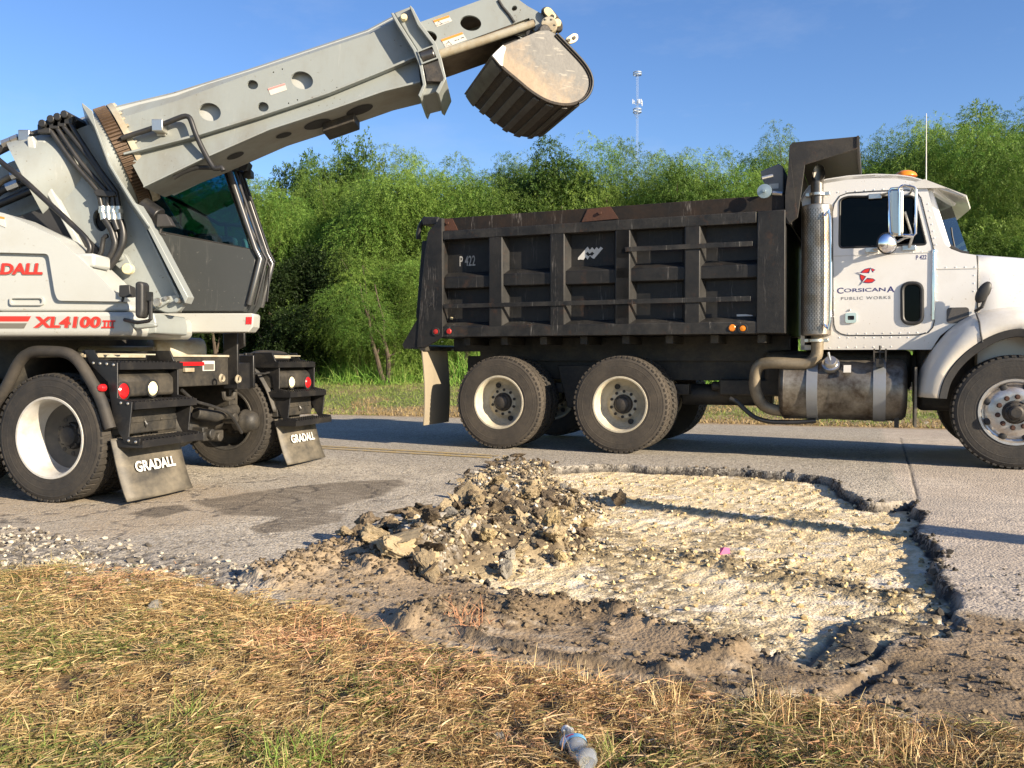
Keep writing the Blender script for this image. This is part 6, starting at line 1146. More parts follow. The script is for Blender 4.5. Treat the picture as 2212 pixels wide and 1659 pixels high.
for x, y in ((1420,615),(1525,620)): q = kr(x, y, xm_+.1); b = MB(); b.lathe([(.02,0),(.03,.018),(.04,.0),(.03,-.018)], (xm_+.10, q[0], q[1]), ax='x', seg=20, closed=True); b.build("shackle_eye", M['grayd'], exc)
q = kr(1480, 720, xm_); b = MB(); b.tube([(xm_-.02, q[0]-.09, q[1]+.03), (xm_-.02, q[0]-.07, q[1]-.03), (xm_-.02, q[0]+.05, q[1]-.035), (xm_-.02, q[0]+.09, q[1]+.03)], .022, 8, smooth=3); b.build("tow_hook", M['blackd'], exc)
xb2 = xr-.22; c = kr(1622, 890, xb2+.1); b = MB(); b.lathe([(0,.13),(.05,.125),(.085,.10),(.10,.055),(.105,.02),(.112,.01),(.112,-.01),(.10,-.02),(.09,-.10),(0,-.11)], (xb2+.02, c[0], c[1]), ax='x', seg=32); b.build("brake_chamber", M['blackd'], exc, angle=40)
b = MB(); b.tube([(xb2-.0, c[0]-.15, c[1]+.12), (xb2+.05, c[0]-.55, c[1]+.08), (xb2, c[0]-.75, c[1]+.12)], .055, 12); c3 = kr(1440, 870, xb2); b.frust((xb2, c3[0], c3[1]), (xb2+.12, c3[0], c3[1]), .05, seg=16); c4 = kr(1310, 970, xb2); b.box(xb2-.05, xb2+.05, c4[0]-.08, c4[0]+.22, c4[1]-.06, c4[1]+.02); b.frust((xb2, c4[0], c4[1]), (xb2+.09, c4[0], c4[1]), .045, seg=14); c5 = kr(1360, 990, xb2); b.frust((xb2, c5[0], c5[1]), (xb2+.09, c5[0], c5[1]), .04, seg=14); b.box(wxk-.05, xb2+.02, c4[0]-.05, c4[0]+.03, c4[1]-.02, c4[1]+.06); b.build("brake_linkage", M['blackd'], exc, bevel=.008)
b = MB(); hp = [K.rear('2', x, y, xb2+.14) for x, y in ((1165,690),(1250,760),(1350,790),(1450,830),(1500,880),(1535,940),(1550,965))]; b.tube([(xb2+.14, p[0], p[1]) for p in hp], .014, 8, smooth=3); hp = [K.rear('2', x, y, xb2+.10) for x, y in ((1560,600),(1600,585),(1660,585),(1720,570))]; b.tube([(xb2+.16, p[0], p[1]) for p in hp], .010, 6, smooth=2); b.build("brake_hose", M['hose'], exc)
# ---- the operator, seated in the cab with one hand forward on the console
per_m = mat('hi_vis_vest', (.45, .62, .06), .8, var=.06); skin_m = mat('operator_skin', (.50, .28, .19), .55, var=.05); jean_m = mat('dark_trousers', (.04, .05, .08), .85)  # vest, skin and trousers, one base colour each
ox, oz = xs0-.08, zst; hd = US('1', 1478, 1100, 1.5)
J = [(ox,1.47,oz+.1,.15),(ox-.03,1.47,oz+.32,.16),(ox-.04,1.47,oz+.52,.13),(ox-.02,1.47,oz+.60,.055),(ox,1.47,oz+.72,.10),(ox+.01,1.47,oz+.83,.085),
     (ox,1.38,oz+.50,.06),(ox+.22,1.36,oz+.30,.05),(hd[0]-.06,1.40,hd[1]+.01,.035),
     (ox,1.56,oz+.50,.065),(ox+.18,1.57,oz+.28,.05),(ox+.42,1.56,oz+.30,.033),
     (ox+.08,1.42,oz+.1,.10),(ox+.48,1.41,oz+.12,.075),(ox+.52,1.58,oz-.32,.045),(ox+.08,1.54,oz+.1,.10),(ox+.48,1.55,oz+.12,.075),(ox+.52,1.55,oz-.32,.045)]
E = [(0,1),(1,2),(2,3),(3,4),(4,5),(2,6),(6,7),(7,8),(2,9),(9,10),(10,11),(0,12),(12,13),(13,14),(0,15),(15,16),(16,17)]
for hx, hy, hz_, sx in ((hd[0]-.06,1.40,hd[1]+.01,1),(ox+.42,1.56,oz+.30,1)):
    k0 = len(J); src = 8 if sx and hy < 1.5 else 11; J.append((hx+.07, hy, hz_-.005, .030)); E.append((src, k0))
    for f in range(4):
        o_ = (f-1.5)*.019; a = len(J); J += [(hx+.115, hy+o_, hz_-.002, .0095), (hx+.145+.006*(f%2), hy+o_*1.1, hz_-.012, .009), (hx+.16, hy+o_*1.1, hz_-.035, .008)]; E += [(k0, a), (a, a+1), (a+1, a+2)]
    a = len(J); J += [(hx+.05, hy+.045, hz_-.01, .010), (hx+.085, hy+.06, hz_-.02, .009)]; E += [(k0, a), (a, a+1)]
me = bpy.data.meshes.new("person"); me.from_pydata([tuple(U.M @ Vector(j[:3])) for j in J], E, []); per = bpy.data.objects.new("person", me); COL.objects.link(per)
sm = per.modifiers.new('skin', 'SKIN'); me.skin_vertices[0].data[0].use_root = True
for i, j in enumerate(J): me.skin_vertices[0].data[i].radius = (j[3], j[3])
per.modifiers.new('sub', 'SUBSURF').levels = 2; per.modifiers['sub'].render_levels = 2; me.materials.append(skin_m)
dg = bpy.context.evaluated_depsgraph_get(); me2 = bpy.data.meshes.new_from_object(per.evaluated_get(dg)); per.modifiers.clear(); per.data = me2
me2.materials.clear(); [me2.materials.append(m_) for m_ in (skin_m, per_m, jean_m)]
for p in me2.polygons:
    c = U.I @ p.center; p.use_smooth = True; p.material_index = 1 if (oz+.12 < c.z < oz+.60 and c.x < ox+.20) else (2 if c.z < oz+.2 and c.x > ox-.3 and c.x < ox+.7 and c.z < oz+.22 and not (c.x > hd[0]-.12) else 0)
tag(per, "operator in a lime vest seated in the excavator cab with a hand on the console", "person")
hb_ = MB(); hb_.ball((ox, 1.47, oz+.84), .105, .105, .07, 20, 8, cut=0); hb_.frust((ox+.0, 1.47, oz+.84), (ox+.0, 1.47, oz+.85), .125, seg=20); hb_.v = [tuple(U.M @ Vector(q)) for q in hb_.v]; hb_.build("hard_hat", M['yellow'], per)
# ------------------------------------------------------------------ vegetation
def leaf_mat(name, transl=.35, rough=.55, sat=1.0):
    m = bpy.data.materials.new(name); m.use_nodes = True; nt = m.node_tree; bs = nt.nodes['Principled BSDF']; out = nt.nodes['Material Output']
    at = nd(nt, 'ShaderNodeAttribute', attribute_name='base'); nt.links.new(at.outputs['Color'], bs.inputs['Base Color']); bs.inputs['Roughness'].default_value = rough; bs.inputs['Specular IOR Level'].default_value = .25
    tr = nd(nt, 'ShaderNodeBsdfTranslucent'); nt.links.new(at.outputs['Color'], tr.inputs[0]); mx = nd(nt, 'ShaderNodeMixShader'); mx.inputs[0].default_value = transl
    nt.links.new(bs.outputs[0], mx.inputs[1]); nt.links.new(tr.outputs[0], mx.inputs[2]); nt.links.new(mx.outputs[0], out.inputs[0]); return m
M['leaf'] = leaf_mat('foliage', .42); M['straw'] = leaf_mat('grass_blades', .30, .6)
M['bark'] = mat('dark_bark', (.07, .05, .035), .9, dirt=(.13, .11, .08), damt=.6, dscale=8, bump=.5, bscale=30, stretch=(1, 1, .2))
rg = np.random.RandomState(5)
def unit(a): return a/np.maximum(np.linalg.norm(a, axis=-1, keepdims=True), 1e-9)
def leaves(C0, D, Lf, Wf, colr, nrm=None):
    """one narrow leaf quad per row: base C0, direction D, length, width"""
    n = len(C0); s = unit(np.cross(D, unit(rg.normal(size=(n, 3)) + np.array([0, 0, .0])))) * (Wf[:, None]/2); T_ = C0 + D*Lf[:, None]; Mi = C0 + D*(Lf*.45)[:, None]
    V_ = np.stack([C0, Mi+s, T_, Mi-s], 1).reshape(-1, 3); F_ = np.arange(4*n).reshape(-1, 4); return V_, F_, np.repeat(colr, 4, 0)
def crown(kind, Hc, Wc, seed, nspray):
    """crown of drooping sprays hung on uneven lobes, its foot at z = 0"""
    global rg
    rg = np.random.RandomState(seed); nl = 17 if kind == 'fine' else 15; lob = []
    for i in range(nl):
        a = rg.uniform(0, 6.28); t = rg.uniform(.10, .86); wr = Wc/2*(.55+.45*math.sin(math.pi*min(1, t*1.15)))*(1 if t < .75 else .75); r_ = wr*rg.uniform(.25, .95)
        lob.append((r_*math.cos(a), r_*math.sin(a), Hc*t, rg.uniform(.13, .25)*Wc, rg.uniform(.09, .17)*Hc))
    for i in range(8): a = rg.uniform(0, 6.28); r_ = Wc*rg.uniform(.02, .36); lob.append((r_*math.cos(a), r_*math.sin(a), Hc*rg.uniform(.76, .96), rg.uniform(.05, .10)*Wc, rg.uniform(.07, .13)*Hc))
    lob = np.array(lob); wts = lob[:, 3]**1.5*lob[:, 4]**.5; pick = rg.choice(len(lob), nspray, p=wts/wts.sum()); lb = lob[pick]
    d = unit(rg.normal(size=(nspray, 3))); rad = rg.uniform(.2, 1.06, nspray)**.5
    P = lb[:, :3] + d*np.stack([lb[:, 3], lb[:, 3], lb[:, 4]], -1)*rad[:, None]; keep = P[:, 2] > .05; P, d, pick = P[keep], d[keep], pick[keep]; n = len(P)
    if kind == 'fine': per, ls, ll, lw, droop = 20, .46, .066, .0125, .80
    else: per, ls, ll, lw, droop = 10, .28, .095, .036, .40
    tw = unit(d*np.array([1, 1, .6]) + rg.normal(size=(n, 3))*.45 + np.array([0, 0, .25]))
    lobtone = rg.uniform(.60, 1.25, len(lob))[pick]; lobyel = rg.uniform(0, 1, len(lob))[pick]
    ca = np.array([.062,.155,.022]) if kind == 'fine' else np.array([.055,.115,.022]); cb = np.array([.25,.355,.072]) if kind == 'fine' else np.array([.11,.18,.036])
    if kind == 'dusk': ca, cb = np.array([.022,.045,.012]), np.array([.040,.068,.017])  # shade of the thicket put into the leaf colour
    mixv = np.clip(lobyel*.6 + rg.uniform(0, .55, n), 0, 1); base = (ca*(1-mixv[:, None]) + cb*mixv[:, None])*lobtone[:, None]
    Ls, Cs, Ds = [], [], []
    L_ = ls*rg.uniform(.55, 1.3, n)
    for k in range(per):
        t = (k+.5)/per; c = P + tw*(L_*t)[:, None]; c[:, 2] -= droop*(L_*t*t); ax = tw.copy(); ax[:, 2] -= 2*droop*t; ax = unit(ax)
        sd_ = unit(np.cross(ax, rg.normal(size=(n, 3)))); Ds.append(unit(ax*.55 + sd_*(1 if k % 2 else -1)*.8 + np.array([0, 0, -.18]))); Cs.append(c); Ls.append(base*rg.uniform(.8, 1.2, (n, 1)))
    C0, D, cl = np.concatenate(Cs), np.concatenate(Ds), np.concatenate(Ls); nn = len(C0)
    V_, F_, c_ = leaves(C0, D, ll*rg.uniform(.7, 1.35, nn), lw*rg.uniform(.7, 1.3, nn), cl)
    o = mesh_np("crown", V_, F_, M['leaf'], {'base': c_}, smooth=False); return o, lob
def trunk_mesh(lob, Hc, seed):
    r = random.Random(seed); b = MB(); ns = r.choice((2, 3, 3))
    for i in range(ns):
        a = r.uniform(0, 6.28); q = [Vector((.12*math.cos(a), .12*math.sin(a), -.25))]; hd_ = Vector((math.cos(a)*r.uniform(.1, .3), math.sin(a)*r.uniform(.1, .3), 1))
        for k in range(6): q.append(q[-1] + hd_*Hc*.13 + Vector((r.uniform(-.12, .12), r.uniform(-.12, .12), 0)))
        b.tube(q, [.10, .085, .07, .055, .04, .028, .015], 8)
        for k in range(5):
            s = q[r.randint(2, 5)]; l = lob[r.randrange(len(lob))]; e_ = Vector(l[:3]); m_ = (s+e_)/2 + Vector((0, 0, .15)); b.tube([s, m_, e_], [.035, .022, .008], 6, smooth=3)
    return b
protos = {}
def tree(u, topv, dep, var, group, label, lean=0, wsc=1.0):
    x = (u-CX)/FPX*dep; y = dep; g = gz(x, y); ztop = CAMZ + (779.4-topv)/FPX*dep; s = (ztop-g)/5.4
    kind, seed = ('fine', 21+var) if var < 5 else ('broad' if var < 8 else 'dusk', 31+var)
    name = 'mesquite_tree' if var < 5 else 'broadleaf_tree'
    M0 = Matrix.Translation((x, y, g-.05)) @ Matrix.Rotation(random.uniform(0, 6.28), 4, 'Z') @ Matrix.Diagonal((s*wsc, s*wsc, s, 1))
    e = empty(name, M0, label, "tree", group)
    if var not in protos:
        c, lob = crown(kind, 5.4, 4.6 if kind == 'fine' else 3.8, seed, 9000 if kind == 'fine' else 6500); t = trunk_mesh(lob.tolist(), 5.4, seed).build("trunk", M['bark'], e); c.parent = e; protos[var] = (c, t)
    else:
        for q in protos[var]: n = q.copy(); COL.objects.link(n); n.parent = e
    return e
tg = "mesquite trees beyond the far verge"
TL = [(-60,330,25,0,"feathery green tree behind the excavator's engine cover at the left edge",1.1),(190,345,26,1,"feathery green tree hidden behind the excavator's boom root",1.1),(430,365,25.5,2,"feathery green tree seen through the excavator cab glass",1.0),
 (560,388,24.5,3,"feathery green tree showing just right of the excavator cab",.9),(668,345,27,6,"dark leafy tree with thin shoots rising right of the excavator cab",.62),(775,318,27.5,5,"dark leafy tree whose top shoots rise highest between excavator and truck",.62),
 (745,352,27,1,"feathery tree with a dark hollow below, in the gap between excavator and dump truck",.95),(868,338,24.5,4,"light green feathery tree above the rear end of the black truck bed",.95),(985,332,25,0,"pale feathery tree behind the first two panels of the truck bed",.95),
 (1095,345,26,3,"feathery tree behind the middle of the truck bed, below the raised bucket",.95),(1190,338,24.5,7,"dark leafy tree behind the middle of the black truck bed",.8),(1225,342,26,2,"feathery tree rising behind the zigzag emblem of the truck bed",.95),
 (1335,312,25,1,"tall feathery tree standing just left of the foot of the radio mast",.85),(1440,338,25.5,4,"feathery tree just right of the foot of the radio mast",.9),(1545,318,24.5,0,"pale feathery tree behind the front panel of the truck bed",.9),(1480,372,23.5,5,"dark small-leaved tree low behind the front third of the truck bed",.75),
 (1672,305,26,2,"thin feathery tree behind the tarp housing of the truck",.8),(1790,322,25.5,3,"feathery tree hidden behind the cab shield of the truck",.9),(1905,292,25,1,"open feathery tree over the white cab roof",.85),(1995,285,26,4,"airy feathery tree behind the thin whip antenna",.85),
 (2095,222,24,0,"tallest feathery tree, over the white hood of the truck",.85),(2200,250,25,5,"dark leafy tree at the right edge above the truck hood",.9),(2300,235,25.5,2,"feathery tree cut off by the right edge of the photo",.95)]
for u, tv, dep, var, lab, ws in TL: tree(u, tv, dep, var, tg, lab, 0, ws)
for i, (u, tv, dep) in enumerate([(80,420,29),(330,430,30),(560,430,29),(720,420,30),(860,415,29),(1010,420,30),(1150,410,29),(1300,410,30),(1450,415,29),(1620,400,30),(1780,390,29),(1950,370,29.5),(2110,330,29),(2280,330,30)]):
    tree(u, tv, dep, 8, "trees with shade in their leaf colour filling the back of the thicket", "tree with shade in its leaf colour standing behind the front row of the thicket", 0, 1.55)  # leaves coloured dark so the back of the thicket looks shaded
# low boughs sweeping to the ground in front; most carry shade in leaf colour
for u, tv, dep, var, lab in ((845,540,22.5,2,"low feathery bush drooping over the grass beside the truck tailgate"),(2170,470,22.5,3,"low feathery bush just over the truck hood"),(1000,600,22.8,1,"low feathery bush behind the rear wheels of the truck"),(610,575,23.3,8,"shade-coloured broad-leaved bush low beside the excavator's cab base"),(690,540,23.6,8,"shade-coloured broad-leaved bush in the middle of the gap between excavator and truck"),(770,580,23.5,8,"shade-coloured broad-leaved bush in the gap, just left of the truck's tailgate"),(480,560,23.8,8,"shade-coloured broad-leaved bush behind the excavator cab panel"),(890,600,24.2,8,"dark broad-leaved bush behind the truck's tailgate"),(1080,610,24.2,8,"shade-coloured broad-leaved bush seen under the truck bed"),(350,560,24,8,"dark broad-leaved bush behind the excavator's carrier"),(200,560,24,8,"dark broad-leaved bush behind the excavator's near wheel"),(1500,620,24.2,8,"shade-coloured broad-leaved bush seen above the drive shaft of the truck"),(1960,560,24.5,8,"shade-coloured broad-leaved bush hidden behind the white cab"),(2130,500,24.5,8,"shade-coloured broad-leaved bush over the truck's cowl")):
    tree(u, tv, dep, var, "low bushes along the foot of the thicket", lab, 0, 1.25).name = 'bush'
# ---- grass blades
def blades(name, x, y, z, hgt, wid, lean, az, cols, curl=.5, seg=3, mat_=None, label=None):
    n = len(x); P = np.stack([x, y, z], -1); dirh = np.stack([np.cos(az), np.sin(az), np.zeros(n)], -1); sd_ = np.stack([-np.sin(az+rg.normal(0, .5, n)), np.cos(az), np.zeros(n)], -1); sd_ = unit(np.cross(dirh*np.sin(lean)[:, None] + np.array([0, 0, 1.])*np.cos(lean)[:, None], unit(rg.normal(size=(n, 3)))))
    rows_ = []
    for k in range(seg+1):
        t = k/seg; an = lean*(1+curl*t*1.6); pos = P + dirh*(hgt*t*np.sin(np.minimum(an, 1.62)))[:, None] + np.array([0, 0, 1.])*(hgt*t*np.cos(np.minimum(an, 1.62)))[:, None]
        w = (wid*(1-.85*t))[:, None]/2; rows_ += [pos - sd_*w, pos + sd_*w]
    V_ = np.stack(rows_, 1).reshape(-1, 3); k = 2*(seg+1); b0 = (np.arange(n)*k)[:, None]
    F_ = np.concatenate([b0 + np.array([2*i, 2*i+1, 2*i+3, 2*i+2]) for i in range(seg)], 1).reshape(-1, 4)
    o = mesh_np(name, V_, F_, mat_ or M['straw'], {'base': np.repeat(cols, k, 0)}, smooth=True); tag(o, label, "grass" if label else None, kind='stuff'); return o
def pick_cols(n, table):
    p = np.array([t[0] for t in table]); i = rg.choice(len(table), n, p=p/p.sum()); return np.array([t[1] for t in table])[i]
rg = np.random.RandomState(9)
n = 560000; yv = 1.55 + (5.3-1.55)*rg.uniform(0, 1, n)**1.25; xv = (rg.uniform(-1, 1, n))*(yv*.60+.25)
g_ = gmask(GD['sgr'], xv, yv) + .10*(fbm(xv, yv, .10, 3, ox=90)-.5) + .0; dens = fbm(xv, yv, .16, 4, ox=91); keep = (rg.uniform(-.10, .04, n) < g_) & (rg.uniform(.22, .52, n) < dens + .12)
keep &= ~((g_ < -.08)); xv, yv = xv[keep], yv[keep]; n = len(xv); d2 = fbm(xv, yv, .16, 4, ox=91)
cl1 = fbm(xv, yv, .42, 4, ox=95); cl2 = fbm(xv, yv, .30, 4, ox=97); gr = sst(cl1, .55, .68)*np.where(yv < 3.4, 1, .6); 
spots = np.zeros(n)
for (u, v), w_, s_ in (((1010,1345),.25,1.0),((470,1240),.25,.9),((250,1260),.3,.8),((650,1390),.2,1.0),((1000,1440),.5,.6),((1300,1480),.6,.5),((1850,1560),.4,.4),((930,1440),.3,.7)): px_, py_ = ground_pt(u, v); spots = np.maximum(spots, s_*np.exp(-((xv-px_)**2+(yv-py_)**2)/w_**2))
straw = pick_cols(n, [(4.5,(.64,.50,.25)),(4,(.53,.385,.18)),(3.5,(.37,.245,.115)),(2,(.72,.58,.32)),(1.5,(.20,.125,.06))]); green = pick_cols(n, [(3,(.17,.20,.055)),(2,(.27,.26,.085)),(1,(.12,.17,.045))]); red = pick_cols(n, [(3,(.62,.37,.21)),(2,(.52,.29,.16)),(2,(.72,.53,.32))])
isg = rg.uniform(0, 1, n) < (.05 + .42*gr); isr = rg.uniform(0, 1, n) < np.clip(.06*sst(cl2, .45, .6) + .65*spots, 0, .75); straw *= (.90 - .22*sst(xv, -.3, 1.4) - .10*sst(-yv, -3.2, -2.2))[:, None]*np.array([1, .97, .93]); cols = np.where(isr[:, None], red, np.where(isg[:, None], green, straw))*rg.uniform(.75, 1.2, (n, 1))
lowd = fbm(xv, yv, .5, 3, ox=99)*6.28*1.4; azv = lowd + rg.normal(0, 1.3, n); ln = np.clip(rg.normal(1.0, .42, n), .05, 1.5); hgt = rg.uniform(.03, .105, n)*(.55+.9*d2)*np.where(isg, 1.1, 1); flat = rg.uniform(0, 1, n) < .80; ln[flat] = np.clip(rg.normal(1.38, .16, flat.sum()), .8, 1.62); clump = sst(fbm(xv, yv, .09, 3, ox=93), .30, .70); hgt = np.where(flat, rg.uniform(.022, .085, n)*rg.uniform(.5, 1.2, n), hgt*.8); zz = gz_np(xv, yv) + np.where(flat, rg.uniform(.0, 1, n)*(.004+.036*clump), -.005); kk = (rg.uniform(0, 1, n) < .30+.9*clump); xv, yv, zz, hgt, ln, azv, cols = xv[kk], yv[kk], zz[kk], hgt[kk], ln[kk], azv[kk], cols[kk]; n = len(xv)
blades("dry_grass", xv, yv, zz, hgt, rg.uniform(.0020, .0050, n), ln, azv, cols, curl=.12, label="dry straw and green grass mat along the near edge of the road")
def tuft(u, v, nb, h, sp, table, ln=.45, name="grass_tuft"):
    x0, y0 = ground_pt(u, v); x = x0 + rg.normal(0, sp, nb); y = y0 + rg.normal(0, sp, nb); return (x, y, gz_np(x, y)-.005, h*rg.uniform(.25, .70, nb), rg.uniform(.0025, .0055, nb), np.abs(rg.normal(ln, .3, nb)), rg.uniform(0, 6.28, nb), pick_cols(nb, table)*rg.uniform(.8, 1.2, (nb, 1)))
GRN = [(3,(.16,.26,.05)),(2,(.24,.32,.075)),(1,(.36,.35,.12))]; DRY = [(3,(.64,.50,.25)),(2,(.54,.34,.17)),(1,(.72,.60,.35))]; RED = [(3,(.60,.32,.18)),(2,(.50,.25,.13))]
tf = [(660,1640,160,.20,.05,GRN,.5),(600,1655,90,.16,.04,GRN,.5),(40,1560,90,.12,.10,GRN,.6),(80,1430,120,.12,.12,GRN,.7),(410,1560,30,.20,.02,GRN,.3),(100,1650,120,.13,.15,GRN,.7),(1320,1640,60,.14,.05,GRN,.5),(470,1350,60,.10,.06,GRN,.7),(1440,1530,60,.18,.03,DRY,.35),(1700,1560,110,.22,.06,DRY,.4),(1280,1490,40,.16,.03,DRY,.3),(1230,1480,40,.16,.025,DRY,.4),(1860,1600,70,.17,.05,DRY,.4),
      (2000,1600,60,.14,.05,DRY,.4),(1950,1640,120,.16,.07,DRY,.4),(110,1232,200,.14,.09,[(1,(.55,.46,.24)),(1,(.47,.38,.19))],.7),(1010,1360,90,.15,.05,RED,.55),(640,1330,40,.17,.03,RED,.5),(700,1375,160,.14,.10,RED,.7),(300,1262,160,.10,.14,RED,1.0),(1120,1470,60,.14,.05,DRY,.5),(1500,1560,80,.15,.06,DRY,.5),(2120,1650,90,.16,.06,DRY,.5),(1300,1640,70,.15,.05,DRY,.5)]
acc = [np.concatenate(q) for q in zip(*[tuft(*t) for t in tf])]; blades("grass_tufts", *acc, curl=.35, label="taller tufts of green and straw grass standing out of the near verge")
# far verge: mown strip, then tall grass at the foot of the trees
def wl(w, l): return .342*w + .940*l, .940*w - .342*l
n = 90000; w = rg.uniform(15.45, 20.0, n); l = rg.uniform(-22, 10, n); xv, yv = wl(w, l); pt = fbm(xv, yv, 1.6, 4, ox=110)
cols = np.where((rg.uniform(0, 1, n) < sst(pt + .16*np.exp(-(w-15.6)**2/.35), .55, .68))[:, None], pick_cols(n, [(2,(.34,.25,.12)),(2,(.28,.21,.09)),(1,(.40,.30,.16))]), pick_cols(n, [(3,(.18,.25,.05)),(2,(.24,.28,.08))]))*rg.uniform(.8, 1.2, (n, 1))
blades("mown_grass", xv, yv, gz_np(xv, yv)-.01, rg.uniform(.05, .12, n), rg.uniform(.014, .026, n), np.abs(rg.normal(.6, .3, n)), rg.uniform(0, 6.28, n), cols, seg=2, label="short mown grass strip beyond the far road edge")
n = 90000; w = 19.4 + 4.6*rg.uniform(0, 1, n)**.8; l = rg.uniform(-24, 12, n); xv, yv = wl(w, l); cl1 = fbm(xv, yv, 1.1, 4, ox=120); kp = rg.uniform(.2, .6, n) < cl1; xv, yv, cl1, w = xv[kp], yv[kp], cl1[kp], w[kp]; n = len(xv)
cols = pick_cols(n, [(4,(.16,.33,.05)),(3,(.24,.40,.075)),(1,(.34,.42,.12)),(.3,(.34,.30,.14))])*rg.uniform(.75, 1.25, (n, 1))
blades("tall_grass", xv, yv, gz_np(xv, yv)-.02, rg.uniform(.3, .9, n)*(.5+1.1*cl1)*sst(w, 19.0, 20.4), rg.uniform(.012, .024, n), np.abs(rg.normal(.35, .25, n)), rg.uniform(0, 6.28, n), cols, seg=3, label="tall bright green grass along the foot of the thicket")
# ------------------------------------------------------------------ rubble, stones, litter, mast
rr = random.Random(3); rg = np.random.RandomState(17)
def rock(seed, flat=.7, rough=.10, sub=2):
    r = random.Random(seed); bm = bmesh.new()
    for i in range(r.randint(9, 15)):
        d = Vector((r.gauss(0, 1), r.gauss(0, 1), r.gauss(0, 1))).normalized() * r.uniform(.75, 1.0); d.z *= flat; bm.verts.new(d)
    res = bmesh.ops.convex_hull(bm, input=bm.verts); bmesh.ops.delete(bm, geom=[v for v in bm.verts if not v.link_faces], context='VERTS')
    bmesh.ops.triangulate(bm, faces=bm.faces)
    for _ in range(sub): bmesh.ops.subdivide_edges(bm, edges=bm.edges, cuts=1, use_grid_fill=True)
    bmesh.ops.smooth_vert(bm, verts=bm.verts, factor=.35, use_axis_x=True, use_axis_y=True, use_axis_z=True)
    off = Vector((seed*3.1, seed*1.7, 0))
    for v in bm.verts: v.co += v.co.normalized() * (rough*mnoise.noise(v.co*2.6+off) + rough*.7*mnoise.noise(v.co*6.5+off) + rough*.4*mnoise.noise(v.co*15+off))
    me = bpy.data.meshes.new("rubble_chunk"); bmesh.ops.recalc_face_normals(bm, faces=bm.faces); bm.to_mesh(me); bm.free()
    me.polygons.foreach_set('use_smooth', [True]*len(me.polygons)); me.set_sharp_from_angle(angle=R(38)); return me
def rock_mat(name, a, b_, c, bump=.6):
    m, nt, bs, co = base_mat(name); ob = nd(nt, 'ShaderNodeObjectInfo'); n1 = noise(nt, co, 2.2, 6, .7); n2 = noise(nt, co, 14, 5, .7)
    col_ = mix(nt, ramp(nt, mth(nt, 'ADD', n1, mth(nt, 'MULTIPLY', mth(nt, 'SUBTRACT', ob.outputs['Random'], .5), .35)), .40, .60), a, b_); col_ = mix(nt, ramp(nt, n2, .55, .70), col_, c)
    nt.links.new(col_, bs.inputs['Base Color']); bs.inputs['Roughness'].default_value = .92; bs.inputs['Specular IOR Level'].default_value = .2
    bp = nd(nt, 'ShaderNodeBump', Strength=bump, Distance=.05); nt.links.new(n2, bp.inputs['Height']); nt.links.new(bp.outputs[0], bs.inputs['Normal']); return m
RM = {'dark': rock_mat('broken_asphalt', (.085,.066,.046), (.19,.145,.095), (.31,.245,.165)), 'tan': rock_mat('tan_base_lump', (.31,.24,.145), (.44,.35,.215), (.18,.135,.085)), 'gray': rock_mat('gray_broken_stone', (.22,.20,.165), (.33,.305,.255), (.12,.105,.08)), 'yel': rock_mat('yellow_base_lump', (.37,.285,.15), (.52,.42,.24), (.22,.165,.09)), 'lime': rock_mat('white_limestone', (.40,.365,.30), (.50,.46,.385), (.25,.22,.175))}
RK = {}
for k in RM:
    for i in range(7):
        me = rock(100+i*7+ord(k[0]), flat=(.62, .8, .45, .7, .9, .35, .75)[i], rough=.19, sub=3); me.materials.append(RM[k]); RK[(k, i)] = me
    for i in range(7, 11):
        me = rock(300+i*7+ord(k[0]), flat=.30, rough=.15, sub=3); me.materials.append(RM[k]); RK[(k, i)] = me
RN = 11
def chunk(x, y, size, kind, label, group, name="rubble_chunk", cat="rubble", sink=.25, squash=1.0, up=0):
    o = bpy.data.objects.new(name, RK[(kind, rr.randrange(RN) if squash >= .5 else rr.randrange(7, 11))]); COL.objects.link(o)
    o.rotation_euler = (rr.gauss(0, .5 if squash >= .6 else .2), rr.gauss(0, .5 if squash >= .6 else .2), rr.uniform(0, 6.28)); s = size/2; o.scale = (s*rr.uniform(.8, 1.3), s*rr.uniform(.7, 1.1), s*squash*rr.uniform(.75, 1.1))
    o.location = (x, y, gz(x, y) + s*squash*.75*(1-2*sink) + up); tag(o, label, cat, group); return o
KL = {'dark': "dark broken asphalt lump lying in the dug-up rubble heap", 'tan': "tan clay-coated lump lying in the dug-up rubble heap", 'gray': "gray stony lump lying in the dug-up rubble heap", 'yel': "yellowish crumbly lump lying in the dug-up rubble heap"}
pp = GP(pile_px); cnt = 0; tries = 0; placed = []
PX = [p[0] for p in pp]; PY = [p[1] for p in pp]
crest = GP([(1130,1000),(1120,1050),(1160,1110),(1100,1150),(1000,1175),(880,1210)])
while cnt < 240 and tries < 20000:
    tries += 1; x, y = rr.uniform(min(PX), max(PX)), rr.uniform(min(PY), max(PY)); s_ = float(gmask(GD['spl'], np.array([x]), np.array([y]))[0])
    if s_ < -.02 or (x > .75 and rr.random() < .55): continue
    cr = float(ldist(np.array([x]), np.array([y]), crest)[0])
    if rr.random() > math.exp(-(cr/.42)**2)+.12: continue
    size = rr.choice([.05,.06,.07,.08,.09,.11,.13,.15,.18])*rr.uniform(.85, 1.25)*(1 if .342*x+.94*y < 6.0 else .62)
    if any((x-a)**2+(y-c)**2 < (.30*(size+s2))**2 for a, c, s2 in placed): continue
    u_right = x > .75; k = rr.choices(['dark','tan','gray','yel'], [5, 2.2, .9, 2.2 if u_right else .5])[0]
    chunk(x, y, size, k, KL[k], k.replace('yel', 'yellow') + " rubble lumps in the heap", sink=rr.uniform(-.05, .25)); placed.append((x, y, size)); cnt += 1
